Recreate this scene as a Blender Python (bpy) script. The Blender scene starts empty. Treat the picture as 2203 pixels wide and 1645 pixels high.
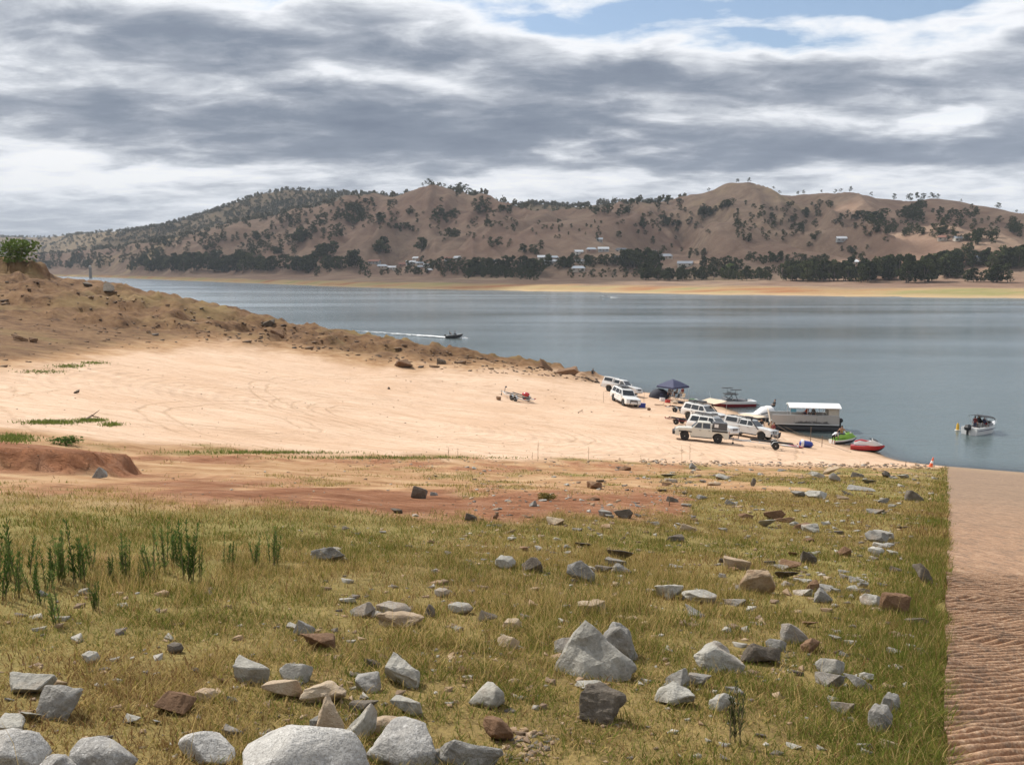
import bpy, bmesh, math, random
import numpy as np
from mathutils import Vector, Matrix, Euler

# ------------------------------------------------------------------ camera, sky, sun, exposure
scene = bpy.context.scene
COL = scene.collection
W_PX, H_PX, F_PX = 2203.0, 1645.0, 2050.0      # measured on the photograph
EYE = 18.0                                      # eye height above the lake
PITCH = math.atan(242.0 / F_PX)                 # horizon at row 580

cam_data = bpy.data.cameras.new("camera")
cam = bpy.data.objects.new("camera", cam_data)
COL.objects.link(cam)
cam.location = (0, 0, EYE)
cam.rotation_euler = (math.pi / 2 - PITCH, 0, 0)
cam_data.sensor_fit = 'HORIZONTAL'
cam_data.sensor_width = 36.0
cam_data.lens = 36.0 * F_PX / W_PX
cam_data.clip_start = 0.1
cam_data.clip_end = 60000
scene.camera = cam

SUN_AZ, SUN_EL = math.radians(-48), math.radians(47)   # azimuth from +Y towards +X
SUN_DIR = Vector((math.sin(SUN_AZ) * math.cos(SUN_EL), math.cos(SUN_AZ) * math.cos(SUN_EL), math.sin(SUN_EL)))
sun_data = bpy.data.lights.new("sun", 'SUN')
sun_data.energy = 5.0
sun_data.angle = math.radians(0.6)
sun_data.color = (1.0, 0.95, 0.87)
sun = bpy.data.objects.new("sun", sun_data)
COL.objects.link(sun)
sun.rotation_euler = SUN_DIR.to_track_quat('Z', 'Y').to_euler()

scene.view_settings.view_transform = 'Standard'
scene.view_settings.look = 'None'
scene.view_settings.exposure = 0.12
scene.view_settings.gamma = 1.0
scene.view_settings.use_curve_mapping = False
scene.render.engine = 'CYCLES'
scene.cycles.use_denoising = True
scene.cycles.use_adaptive_sampling = True
scene.cycles.adaptive_threshold = 0.02
scene.cycles.max_bounces = 6
scene.cycles.diffuse_bounces = 2
scene.cycles.glossy_bounces = 2
scene.cycles.transparent_max_bounces = 8
scene.cycles.volume_bounces = 0
scene.cycles.sample_clamp_indirect = 4.0
scene.cycles.caustics_reflective = False
scene.cycles.caustics_refractive = False


class NT:
    """small helper round a node tree"""
    def __init__(self, tree):
        self.t = tree
        self.t.nodes.clear()

    def n(self, kind, **kw):
        nd = self.t.nodes.new(kind)
        for k, v in kw.items():
            if k.startswith('i_'):
                key = k[2:].replace('_', ' ')
                nd.inputs[key].default_value = v
            else:
                setattr(nd, k, v)
        return nd

    def l(self, a, b):
        self.t.links.new(a, b)

    def math(self, op, a, b=None, clamp=False):
        nd = self.t.nodes.new('ShaderNodeMath')
        nd.operation = op
        nd.use_clamp = clamp
        for i, v in enumerate((a, b)):
            if v is None:
                continue
            if isinstance(v, (int, float)):
                nd.inputs[i].default_value = v
            else:
                self.l(v, nd.inputs[i])
        return nd.outputs[0]

    def mix(self, fac, a, b, blend='MIX'):
        nd = self.t.nodes.new('ShaderNodeMix')
        nd.data_type = 'RGBA'
        nd.blend_type = blend
        for sock, v in ((nd.inputs['Factor'], fac), (nd.inputs['A'], a), (nd.inputs['B'], b)):
            sock = [s for s in nd.inputs if s.name == sock.name and s.enabled][0]
            if isinstance(v, (int, float)):
                sock.default_value = v
            elif isinstance(v, (tuple, list)):
                sock.default_value = (*v[:3], 1)
            else:
                self.l(v, sock)
        return [o for o in nd.outputs if o.enabled][0]

    def ramp(self, fac, stops, interp='LINEAR'):
        nd = self.t.nodes.new('ShaderNodeValToRGB')
        cr = nd.color_ramp
        cr.interpolation = interp
        while len(cr.elements) < len(stops):
            cr.elements.new(0.5)
        for e, (p, c) in zip(cr.elements, stops):
            e.position = p
            e.color = (c, c, c, 1) if isinstance(c, (int, float)) else (*c[:3], 1)
        self.l(fac, nd.inputs[0])
        return nd.outputs[0]

    def noise(self, vec, scale, detail=3, rough=0.5, dist=0.0):
        nd = self.n('ShaderNodeTexNoise')
        nd.inputs['Scale'].default_value = scale
        nd.inputs['Detail'].default_value = detail
        nd.inputs['Roughness'].default_value = rough
        nd.inputs['Distortion'].default_value = dist
        if vec is not None:
            self.l(vec, nd.inputs['Vector'])
        return nd.outputs[0]

    def map(self, vec, loc=(0, 0, 0), rot=(0, 0, 0), scale=(1, 1, 1)):
        nd = self.n('ShaderNodeMapping')
        nd.inputs['Location'].default_value = loc
        nd.inputs['Rotation'].default_value = rot
        nd.inputs['Scale'].default_value = scale
        self.l(vec, nd.inputs['Vector'])
        return nd.outputs[0]


world = bpy.data.worlds.new("World")
scene.world = world
world.use_nodes = True
world.cycles.sampling_method = 'MANUAL'
world.cycles.sample_map_resolution = 512
w = NT(world.node_tree)
tc = w.n('ShaderNodeTexCoord')
sky = w.n('ShaderNodeTexSky', sky_type='NISHITA', sun_disc=False, sun_elevation=SUN_EL,
          sun_rotation=SUN_AZ, air_density=1.0, dust_density=0.6, ozone_density=1.0)
sky_bg = w.n('ShaderNodeBackground')
sky_bg.inputs['Strength'].default_value = 0.12
w.l(sky.outputs[0], sky_bg.inputs['Color'])
sep = w.n('ShaderNodeSeparateXYZ')
w.l(tc.outputs['Generated'], sep.inputs[0])
zc = w.math('ADD', w.math('MAXIMUM', sep.outputs[2], 0.0), 0.16)
comb = w.n('ShaderNodeCombineXYZ')
w.l(w.math('DIVIDE', sep.outputs[0], zc), comb.inputs[0])
w.l(w.math('DIVIDE', sep.outputs[1], zc), comb.inputs[1])
# flat-based stratocumulus: a broad field of thickness, a finer billow on top
big = w.noise(w.map(comb.outputs[0], loc=(3.1, 7.3, 0.0), rot=(0, 0, 0.1), scale=(0.75, 1.0, 1)), 1.0, 3, 0.5, 0.25)
fine = w.noise(w.map(comb.outputs[0], loc=(9.7, 2.2, 0), rot=(0, 0, 0.1), scale=(1.6, 2.2, 1)), 2.6, 8, 0.6, 0.25)
# the banks of cloud that stand over the lake: (azimuth, height, half widths, thickness)
wr = w.n('ShaderNodeTexNoise')
wr.inputs['Scale'].default_value = 2.2
wr.inputs['Detail'].default_value = 4
w.l(comb.outputs[0], wr.inputs['Vector'])
wsep = w.n('ShaderNodeSeparateColor')
w.l(wr.outputs['Color'], wsep.inputs[0])
hor = w.math('POWER', w.math('ADD', w.math('MULTIPLY', sep.outputs[0], sep.outputs[0]), w.math('MULTIPLY', sep.outputs[1], sep.outputs[1])), 0.5)
uu = w.math('ADD', w.math('ARCTAN2', sep.outputs[0], sep.outputs[1]), w.math('MULTIPLY', w.math('SUBTRACT', wsep.outputs[0], 0.5), 0.34))
vv = w.math('ADD', w.math('DIVIDE', sep.outputs[2], w.math('MAXIMUM', hor, 0.05)), w.math('MULTIPLY', w.math('SUBTRACT', wsep.outputs[1], 0.5), 0.075))
BANKS = [(350, 125, 480, 60, .13), (820, 300, 560, 62, .19), (120, 300, 300, 40, .07), (1120, 310, 260, 50, .07), (1750, 215, 420, 48, .10),
         (1850, 345, 480, 28, .15), (2150, 170, 200, 40, .05), (1300, 190, 260, 34, .10), (700, 110, 300, 40, .05), (250, 225, 260, 22, .05),
         (860, 185, 210, 26, -.15), (1310, 325, 60, 30, -.13), (1300, 80, 330, 42, -.14), (500, 8, 800, 32, -.15), (2000, 290, 90, 18, -.15),
         (150, 395, 330, 45, -.12), (1150, 400, 500, 28, -.08), (1950, 395, 400, 22, -.08), (1500, 270, 220, 22, -.07), (1700, 130, 420, 26, -.11), (1950, 38, 520, 58, -.27), (60, 130, 90, 120, -.04)]
tot = None
for (bx, by, rx, ry, am) in BANKS:
    du = w.math('MULTIPLY', w.math('SUBTRACT', uu, math.atan((bx - 1101.5) / F_PX)), F_PX / rx)
    dv = w.math('MULTIPLY', w.math('SUBTRACT', vv, (580 - by) / F_PX), F_PX / ry)
    e = w.math('EXPONENT', w.math('MULTIPLY', w.math('ADD', w.math('MULTIPLY', du, du), w.math('MULTIPLY', dv, dv)), -1.0))
    e = w.math('MULTIPLY', e, am * 1.2)
    tot = e if tot is None else w.math('ADD', tot, e)
thick = w.math('ADD', w.math('MULTIPLY', big, 0.46), w.math('MULTIPLY', fine, 0.48))
thick = w.math('ADD', w.math('ADD', thick, 0.018), tot)
cl_col = w.ramp(thick, [(0.34, (1.08, 1.08, 1.08)), (0.42, (0.90, 0.92, 0.96)), (0.485, (0.62, 0.65, 0.70)),
                        (0.56, (0.35, 0.385, 0.45)), (0.64, (0.215, 0.255, 0.325)), (0.78, (0.145, 0.18, 0.25))])
cover = w.ramp(thick, [(0.27, 0.0), (0.39, 1.0)])
# towards the horizon the layers pile up into a pale band
hz = w.ramp(sep.outputs[2], [(0.0, 1.0), (0.10, 0.0)])
cl_col = w.mix(w.math('MULTIPLY', hz, 0.30), cl_col, (0.66, 0.69, 0.70))
cover = w.math('MAXIMUM', cover, w.ramp(sep.outputs[2], [(0.0, 1.0), (0.13, 1.0), (0.20, 0.0)]))
cl_bg = w.n('ShaderNodeBackground')
cl_bg.inputs['Strength'].default_value = 1.0
w.l(cl_col, cl_bg.inputs['Color'])
msh = w.n('ShaderNodeMixShader')
w.l(cover, msh.inputs[0])
w.l(sky_bg.outputs[0], msh.inputs[1])
w.l(cl_bg.outputs[0], msh.inputs[2])
wo = w.n('ShaderNodeOutputWorld')
w.l(msh.outputs[0], wo.inputs['Surface'])

# ------------------------------------------------------------------ measuring: photograph row/column <-> place
CP, SP = math.cos(PITCH), math.sin(PITCH)


def ray(px, py):
    dx, dy = (px - W_PX / 2) / F_PX, (H_PX / 2 - py) / F_PX
    return np.array([dx, CP + dy * SP, dy * CP - SP])


def at_z(px, py, z):
    d = ray(px, py)
    return np.array([0, 0, EYE]) + d * ((z - EYE) / d[2])


def at_d(px, py, dist):
    d = ray(px, py)
    return np.array([0, 0, EYE]) + d * (dist / d[1])


def proj(X, Y, Z):
    dz = Z - EYE
    depth = np.maximum(Y * CP - dz * SP, 1e-3)
    up = Y * SP + dz * CP
    return W_PX / 2 + F_PX * X / depth, H_PX / 2 - F_PX * up / depth


def _hash(ix, iy, seed):
    h = (ix.astype(np.int64) * 374761393 + iy.astype(np.int64) * 668265263 + seed * 974634777) & 0xFFFFFFFF
    h = ((h ^ (h >> 13)) * 1274126177) & 0xFFFFFFFF
    h = h ^ (h >> 16)
    return (h & 0xFFFF) / 65535.0


def vnoise(x, y, seed=0):
    x = np.asarray(x, float); y = np.asarray(y, float)
    ix, iy = np.floor(x), np.floor(y)
    fx, fy = x - ix, y - iy
    fx = fx * fx * fx * (fx * (fx * 6 - 15) + 10)
    fy = fy * fy * fy * (fy * (fy * 6 - 15) + 10)
    a, b = _hash(ix, iy, seed), _hash(ix + 1, iy, seed)
    c, d = _hash(ix, iy + 1, seed), _hash(ix + 1, iy + 1, seed)
    return (a + (b - a) * fx) * (1 - fy) + (c + (d - c) * fx) * fy


def fbm(x, y, octv=4, seed=0, gain=0.5):
    s, amp, tot = 0.0, 1.0, 0.0
    c, sn = math.cos(0.6), math.sin(0.6)
    x = np.asarray(x, float); y = np.asarray(y, float)
    for o in range(octv):
        s = s + amp * (vnoise(x, y, seed + o * 17) * 2 - 1)
        tot += amp
        amp *= gain
        x, y = (x * c - y * sn) * 2.03 + 11.3, (x * sn + y * c) * 2.03 + 5.7
    return s / tot


def sstep(a, b, x):
    t = np.clip((np.asarray(x, float) - a) / (b - a), 0, 1)
    return t * t * (3 - 2 * t)


# ------------------------------------------------------------------ meshes and objects
def link(name, mesh, mats=(), parent=None, kind=None, label=None, category=None, group=None, smooth=False):
    o = bpy.data.objects.new(name, mesh)
    COL.objects.link(o)
    if mesh is not None and not mesh.materials:
        for m in (mats if isinstance(mats, (list, tuple)) else [mats]):
            mesh.materials.append(m)
    if smooth and mesh is not None:
        mesh.polygons.foreach_set('use_smooth', [True] * len(mesh.polygons))
    if parent is not None:
        o.parent = parent
    tag(o, label, category, group, kind)
    return o


def tag(o, label=None, category=None, group=None, kind=None):
    for k, v in (('label', label), ('category', category), ('group', group), ('kind', kind)):
        if v:
            o[k] = v
    return o


def empty(name, loc=(0, 0, 0), label=None, category=None, group=None, rot=None):
    o = bpy.data.objects.new(name, None)
    COL.objects.link(o)
    o.empty_display_size = 0.2
    o.location = loc
    if rot is not None:
        o.rotation_euler = rot
    return tag(o, label, category, group)


def grid_mesh(name, P, closed_u=False):
    """P: (rows, cols, 3) array -> quad grid"""
    R, C, _ = P.shape
    me = bpy.data.meshes.new(name)
    idx = np.arange(R * C).reshape(R, C)
    if closed_u:
        idx = np.concatenate([idx, idx[:, :1]], axis=1)
    q = np.stack([idx[:-1, :-1], idx[:-1, 1:], idx[1:, 1:], idx[1:, :-1]], axis=-1).reshape(-1, 4)
    me.vertices.add(R * C)
    me.vertices.foreach_set('co', P.reshape(-1).astype(np.float32))
    me.loops.add(q.size)
    me.loops.foreach_set('vertex_index', q.reshape(-1).astype(np.int32))
    me.polygons.add(len(q))
    me.polygons.foreach_set('loop_start', np.arange(0, q.size, 4, dtype=np.int32))
    me.polygons.foreach_set('loop_total', np.full(len(q), 4, dtype=np.int32))
    me.update(calc_edges=True)
    return me


def tri_mesh(name, V, F):
    """V (n,3), F (m,k) numpy"""
    me = bpy.data.meshes.new(name)
    k = F.shape[1]
    me.vertices.add(len(V))
    me.vertices.foreach_set('co', np.ascontiguousarray(V, dtype=np.float32).reshape(-1))
    me.loops.add(F.size)
    me.loops.foreach_set('vertex_index', np.ascontiguousarray(F, dtype=np.int32).reshape(-1))
    me.polygons.add(len(F))
    me.polygons.foreach_set('loop_start', np.arange(0, F.size, k, dtype=np.int32))
    me.polygons.foreach_set('loop_total', np.full(len(F), k, dtype=np.int32))
    me.update(calc_edges=True)
    return me


def add_attr(me, name, vals):
    vals = np.asarray(vals, dtype=np.float32)
    if vals.ndim == 1:
        a = me.attributes.new(name, 'FLOAT', 'POINT')
        a.data.foreach_set('value', vals)
    else:
        a = me.attributes.new(name, 'FLOAT_COLOR', 'POINT')
        if vals.shape[1] == 3:
            vals = np.concatenate([vals, np.ones((len(vals), 1), np.float32)], axis=1)
        a.data.foreach_set('color', vals.reshape(-1))


def material(name):
    m = bpy.data.materials.new(name)
    m.use_nodes = True
    nt = NT(m.node_tree)
    out = nt.n('ShaderNodeOutputMaterial')
    return m, nt, out


def simple_mat(name, col, rough=0.6, metal=0.0, var=0.12, scale=6.0, spec=0.5, coat=0.0, dirt=None):
    m, nt, out = material(name)
    b = nt.n('ShaderNodeBsdfPrincipled')
    g = nt.n('ShaderNodeNewGeometry')
    tcn = nt.n('ShaderNodeTexCoord')
    ns = nt.noise(tcn.outputs['Object'], scale, 4, 0.6)
    k = nt.math('ADD', nt.math('MULTIPLY', ns, var * 2), 1 - var)
    c = nt.mix(1.0, col, k, 'MULTIPLY')
    if dirt:
        sepn = nt.n('ShaderNodeSeparateXYZ')
        nt.l(tcn.outputs['Object'], sepn.inputs[0])
        lo = nt.ramp(nt.math('ADD', nt.math('MULTIPLY', sepn.outputs[2], 0.8), nt.math('MULTIPLY', ns, 0.5)), [(0.35, 0.75), (1.0, 0.0)])
        c = nt.mix(lo, c, dirt)
    nt.l(c, b.inputs['Base Color'])
    b.inputs['Roughness'].default_value = rough
    b.inputs['Metallic'].default_value = metal
    b.inputs['Specular IOR Level'].default_value = spec
    if coat:
        b.inputs['Coat Weight'].default_value = coat
        b.inputs['Coat Roughness'].default_value = 0.08
    nt.l(b.outputs[0], out.inputs[0])
    return m
# ------------------------------------------------------------------ the near land: a hillside falling to the lake
RAMP_FAR = at_z(2038, 1003, 0.0)[:2]
RAMP_NEAR = at_z(2033, 1640, 15.50)[:2]
RAMP_U = (RAMP_FAR - RAMP_NEAR) / np.linalg.norm(RAMP_FAR - RAMP_NEAR)
RAMP_LEN = float(np.linalg.norm(RAMP_FAR - RAMP_NEAR))
RAMP_R = np.array([RAMP_U[1], -RAMP_U[0]])
RAMP_SLOPE = 15.50 / RAMP_LEN


def ramp_st(X, Y):
    dx, dy = X - RAMP_NEAR[0], Y - RAMP_NEAR[1]
    return dx * RAMP_R[0] + dy * RAMP_R[1], dx * RAMP_U[0] + dy * RAMP_U[1]


def plane_z(X, Y):
    s, t = ramp_st(X, Y)
    return 15.50 - RAMP_SLOPE * t


def _ctrl():
    pts = []
    near = [(0, 1640), (550, 1640), (1100, 1640), (1600, 1640), (0, 1400), (500, 1400), (1000, 1400), (1500, 1400), (1900, 1400),
            (0, 1200), (400, 1200), (800, 1200), (1200, 1200), (1600, 1200), (1950, 1200),
            (0, 1080), (400, 1080), (800, 1090), (1200, 1090), (1600, 1090), (1950, 1080)]
    # slope on which the photographer stands, easing to the left
    for (x, y) in near:
        d = ray(x, y)
        # intersect with the ramp plane
        o = np.array([0, 0, EYE])
        n = np.array([RAMP_SLOPE * RAMP_U[0], RAMP_SLOPE * RAMP_U[1], 1.0])
        c = 15.50 + RAMP_SLOPE * (RAMP_NEAR @ RAMP_U)
        t = (c - o @ n) / (d @ n)
        pts.append(o + d * t)
    for (X, Y) in [(-6, -4), (0, -4), (6, -4), (12, -2), (-20, 0), (-14, 6), (20, 14)]:
        pts.append(np.array([X, Y, plane_z(np.array(X), np.array(Y))]))
    for t in (0.2, 0.4, 0.6, 0.8, 1.0, 1.25):      # along both sides of the ramp
        for s in (-0.5, 8, 20):
            P = RAMP_NEAR + RAMP_U * RAMP_LEN * t + RAMP_R * s
            pts.append(np.array([P[0], P[1], 15.5 * (1 - t)]))
    zpts = [(0, 985, 12.6), (250, 990, 11.8), (550, 990, 10.4), (900, 1000, 8.6), (1300, 1005, 6.4), (1650, 1005, 3.9),
            (0, 930, 12.2), (300, 900, 10.4), (600, 940, 8.8), (900, 950, 6.6), (1200, 960, 5.0), (1500, 985, 3.8), (1800, 998, 2.0),
            (1950, 1000, 0.8), (1510, 950, 2.2), (1640, 955, 1.7), (1345, 878, 1.5), (1440, 900, 1.5), (1108, 862, 2.7), (1200, 900, 3.1),
            (900, 850, 4.2), (600, 860, 7.2), (600, 790, 6.7), (300, 820, 9.4), (100, 850, 10.6), (100, 770, 10.8), (1530, 895, 0.9), (1600, 925, 0.9),
            (1450, 856, 0.45), (1330, 838, 0.8), (1260, 832, 1.5), (900, 800, 4.6)]
    for (x, y, z) in zpts:
        pts.append(at_z(x, y, z))
    shore = [(1310, 833), (1400, 843), (1500, 862), (1560, 882), (1620, 905), (1690, 930), (1800, 955), (1900, 984)]
    for (x, y) in shore:
        p = at_z(x, y, 0.0)
        pts.append(p)
        q = p.copy(); q[0] += 10; q[1] += 12; q[2] = -1.6
        pts.append(q)
        q = p.copy(); q[0] += 28; q[1] += 34; q[2] = -4.5
        pts.append(q)
    crest = [(-300, 560, 185), (-100, 590, 180), (60, 598, 176), (200, 612, 176), (350, 642, 174), (600, 692, 170), (850, 735, 163), (1000, 757, 158), (1130, 779, 154), (1230, 800, 150)]
    for (x, y, D) in crest:
        p = at_d(x, y, D)
        pts.append(p)
        q = p.copy(); q[1] += 22; q[2] = p[2] * 0.45 - 1.5
        pts.append(q)
        q = p.copy(); q[1] += 50; q[2] = -3.0
        pts.append(q)
        q = p.copy(); q[1] += 110; q[2] = -6.0
        pts.append(q)
        q = at_d(x, y + 42, D - 32)
        pts.append(q)
    for (X, Y, z) in [(-60, 20, 17.0), (-60, 60, 14.5), (-90, 110, 14.0), (120, 60, -2.0), (120, 130, -9), (60, 200, -8), (0, 240, -8), (-120, 150, 16.0)]:
        pts.append(np.array([X, Y, z], float))
    return np.array(pts)


class TPS:
    def __init__(self, P, lam=0.02):
        self.c = P[:, :2] / 50.0
        n = len(P)
        K = self.k(self.c, self.c) + lam * np.eye(n)
        Q = np.concatenate([np.ones((n, 1)), self.c], axis=1)
        A = np.zeros((n + 3, n + 3))
        A[:n, :n] = K; A[:n, n:] = Q; A[n:, :n] = Q.T
        b = np.zeros(n + 3); b[:n] = P[:, 2]
        self.w = np.linalg.solve(A, b)

    @staticmethod
    def k(a, b):
        r2 = ((a[:, None, :] - b[None, :, :]) ** 2).sum(-1) + 1e-12
        return 0.5 * r2 * np.log(r2)

    def __call__(self, X, Y):
        sh = np.shape(X)
        q = np.stack([np.ravel(X), np.ravel(Y)], -1) / 50.0
        out = np.empty(len(q))
        n = len(self.c)
        for i in range(0, len(q), 40000):
            s = q[i:i + 40000]
            out[i:i + 40000] = self.k(s, self.c) @ self.w[:n] + self.w[n] + s @ self.w[n + 1:]
        return out.reshape(sh)


_tps = TPS(_ctrl())

# eroded red bank on the left, mound line at the foot of the grass
_mA = at_z(40, 1040, 12.9)
_mB = at_z(-40, 1015, 12.9)


def spur_mask(X, Y):
    """the rough brown spur between the sand and the lake"""
    px, py = proj(X, Y, 4.0 + 0 * X)
    line = np.interp(X, [-140, -95, -62, -38, -20, 0, 10, 20], [92, 104, 122, 130, 136, 142, 146, 146])
    return sstep(-7, 7, Y - line + 7 * fbm(X / 9.0, Y / 9.0, 3, 5))


def gz(X, Y):
    X = np.asarray(X, float); Y = np.asarray(Y, float)
    z = _tps(X, Y)
    s, t = ramp_st(X, Y)
    zp = plane_z(X, Y)
    k = sstep(-7.0, -0.5, s) * (1 - sstep(9, 16, s))
    z = z * (1 - k) + zp * k
    far = sstep(3, 60, Y)
    left = sstep(0.3, -1.5, s)
    above = sstep(-0.3, 0.6, z)
    r = np.hypot(X, Y)
    z = z + left * (0.05 * fbm(X / 1.7, Y / 1.7, 3, 1) + 0.16 * fbm(X / 7.0, Y / 7.0, 3, 2) * sstep(4, 14, r))
    z = z - left * 0.03 * (1 - sstep(0, 1.2, -s))
    m = spur_mask(X, Y) * above
    rd = 1 - np.abs(fbm(X / 8.0, Y / 6.0, 4, 31))
    z = z + m * (1.5 * (rd ** 3 - 0.45) + 0.9 * fbm(X / 3.0, Y / 3.4, 4, 8, 0.62))
    # step bank with grass on top, far left
    b = sstep(-83.5, -87.5, X + 2.0 * fbm(X / 6, Y / 6, 3, 44)) * sstep(171.6, 172.8, Y + 2.0 * fbm(X / 5, Y / 30, 2, 9)) * (1 - sstep(205, 225, Y))
    z = z + b * (3.0 + 0.35 * fbm(X / 4, Y / 4, 2, 3))
    # the red eroded bank
    ex, ey = X - _mA[0], Y - _mA[1]
    q = np.exp(-((ex / 2.6) ** 2 + (ey / 2.0) ** 2)) + 0.8 * np.exp(-(((X - _mB[0]) / 2.5) ** 2 + ((Y - _mB[1]) / 1.6) ** 2))
    q = np.clip(q, 0, 1)
    z = z + 0.50 * sstep(0.25, 0.62, q + 0.42 * fbm(X / 0.9, Y / 0.9, 4, 12)) * sstep(0.02, 0.3, q)
    # stony lip where the grass ends above the sand
    # shelve the land down under the ramp
    z = z - 0.10 * sstep(0.0, 0.12, s) * (1 - sstep(9.0, 9.2, s))
    return z


def gz1(x, y):
    return float(gz(np.array([x]), np.array([y]))[0])


_GR = np.geomspace(1.0, 300, 600)
_GA = np.radians(np.linspace(-46, 46, 440))
_gA, _gR = np.meshgrid(_GA, _GR)
_GZ = gz(_gR * np.sin(_gA), _gR * np.cos(_gA))          # height of the land on a fan of places in front


def ground_hit(px, py, lo=3.0, hi=260.0):
    """first place on the land seen at a photograph position"""
    d = ray(px, py)
    az = math.atan2(d[0], d[1])
    hl = math.hypot(d[0], d[1])
    u = np.clip((az - _GA[0]) / (_GA[1] - _GA[0]), 0, len(_GA) - 1.001)
    i = int(u)
    col = _GZ[:, i] * (1 - (u - i)) + _GZ[:, i + 1] * (u - i)
    zr = EYE + d[2] / hl * _GR
    below = (zr < col) & (_GR > lo)
    if not below.any():
        return at_z(px, py, 0.0)
    j = int(np.argmax(below))
    a0, a1 = zr[j - 1] - col[j - 1], zr[j] - col[j]
    k = a0 / (a0 - a1) if a0 > a1 else 1.0
    r = _GR[j - 1] + (_GR[j] - _GR[j - 1]) * min(max(k, 0), 1)
    return np.array([r * d[0] / hl, r * d[1] / hl, EYE + d[2] / hl * r])


def ground_normal(x, y, e=0.6):
    g = gz(np.array([x + e, x - e, x, x]), np.array([y, y, y + e, y - e]))
    return Vector((-(g[0] - g[1]) / (2 * e), -(g[2] - g[3]) / (2 * e), 1)).normalized()


def bump_line(px, py, pts, half):
    xs = [p[0] for p in pts]; ys = [p[1] for p in pts]
    return np.exp(-((py - np.interp(px, xs, ys)) / half) ** 2)


def land_masks(X, Y, Z):
    """what covers the soil: sand, red clay, grass, brown spur (0..1)"""
    px, py = proj(X, Y, Z)
    s, t = ramp_st(X, Y)
    n1 = fbm(X / 3.0, Y / 6.0, 4, 21)
    n2 = fbm(X / 1.1, Y / 2.0, 4, 22)
    front = (Y > 2)
    top = np.interp(px, [0, 150, 300, 500, 650, 800, 1000, 1150, 1260, 1400], [800, 782, 762, 742, 765, 790, 800, 806, 815, 815])
    bot = np.interp(px, [0, 150, 300, 600, 900, 1300, 1700, 2040], [925, 940, 952, 970, 984, 993, 1001, 1005])
    sand = sstep(-16, 14, py - top + 16 * n1 + 6 * n2) * sstep(6, -9, py - bot + 9 * n1 + 5 * n2)
    sand = np.where(px > 1400, np.maximum(sand, sstep(6, -6, py - bot)), sand)
    sand = np.where(Z < 0.3, 1.0, sand) * front
    red = np.maximum.reduce([
        bump_line(px, py, [(0, 1025), (200, 1035), (400, 1050), (700, 1062), (900, 1085), (1200, 1086), (1480, 1088)], 34) * sstep(1530, 1440, px),
        0.8 * bump_line(px, py, [(300, 985), (600, 992), (1000, 1000), (1500, 1010)], 12) * sstep(1600, 1300, px),
        0.55 * bump_line(px, py, [(0, 1200), (300, 1205), (700, 1215)], 16) * sstep(760, 600, px)])
    n3 = fbm(X / 0.9, Y / 3.2, 4, 23)
    red = np.clip(red * 1.5 + 1.1 * n1 + 0.9 * n3 + 0.3 * n2 - 0.55, 0, 1) * sstep(0.05, 0.3, red) * (py > 955) * front
    q = np.exp(-(((X - _mA[0]) / 3.0) ** 2 + ((Y - _mA[1]) / 2.2) ** 2))
    red = np.maximum(red, sstep(0.18, 0.45, q + 0.15 * n2))
    band = sstep(1040, 1150, py + 30 * n1 + 0.10 * (px - 1100) * (px > 1100))
    grass = np.clip(0.10 + 0.90 * band + 0.75 * n1 + 0.5 * n2 - 0.35 * n3 * (1 - band), 0, 1) * (1 - np.clip(red * 1.25, 0, 1)) * (1 - sand)
    grass = np.where(front, grass, 0.7)
    spur = spur_mask(X, Y) * front
    up = sstep(-10, -40, py - top + 10 * n1) * (px < 1300)
    brown = np.clip(np.maximum(spur, up), 0, 1) * (1 - sand)
    grass = np.where(py < 955, 0.0, grass) * (s < 0.35)
    return sand, np.clip(red, 0, 1), grass, brown


TRACKS = [(at_z(1150, 985, 5)[0], at_z(1150, 985, 5)[1] - 2, 24), (at_z(560, 930, 8)[0] - 6, at_z(560, 930, 8)[1], 9), (at_z(980, 900, 5)[0], at_z(980, 900, 5)[1] - 4, 11), (at_z(980, 900, 5)[0] + 3, at_z(980, 900, 5)[1] - 3, 17),
          (at_z(850, 960, 6)[0] + 18, at_z(850, 960, 6)[1] + 30, 34), (at_z(1300, 930, 3)[0], at_z(1300, 930, 3)[1] - 25, 38), (at_z(300, 880, 9)[0], at_z(300, 880, 9)[1] + 40, 52)]


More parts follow.
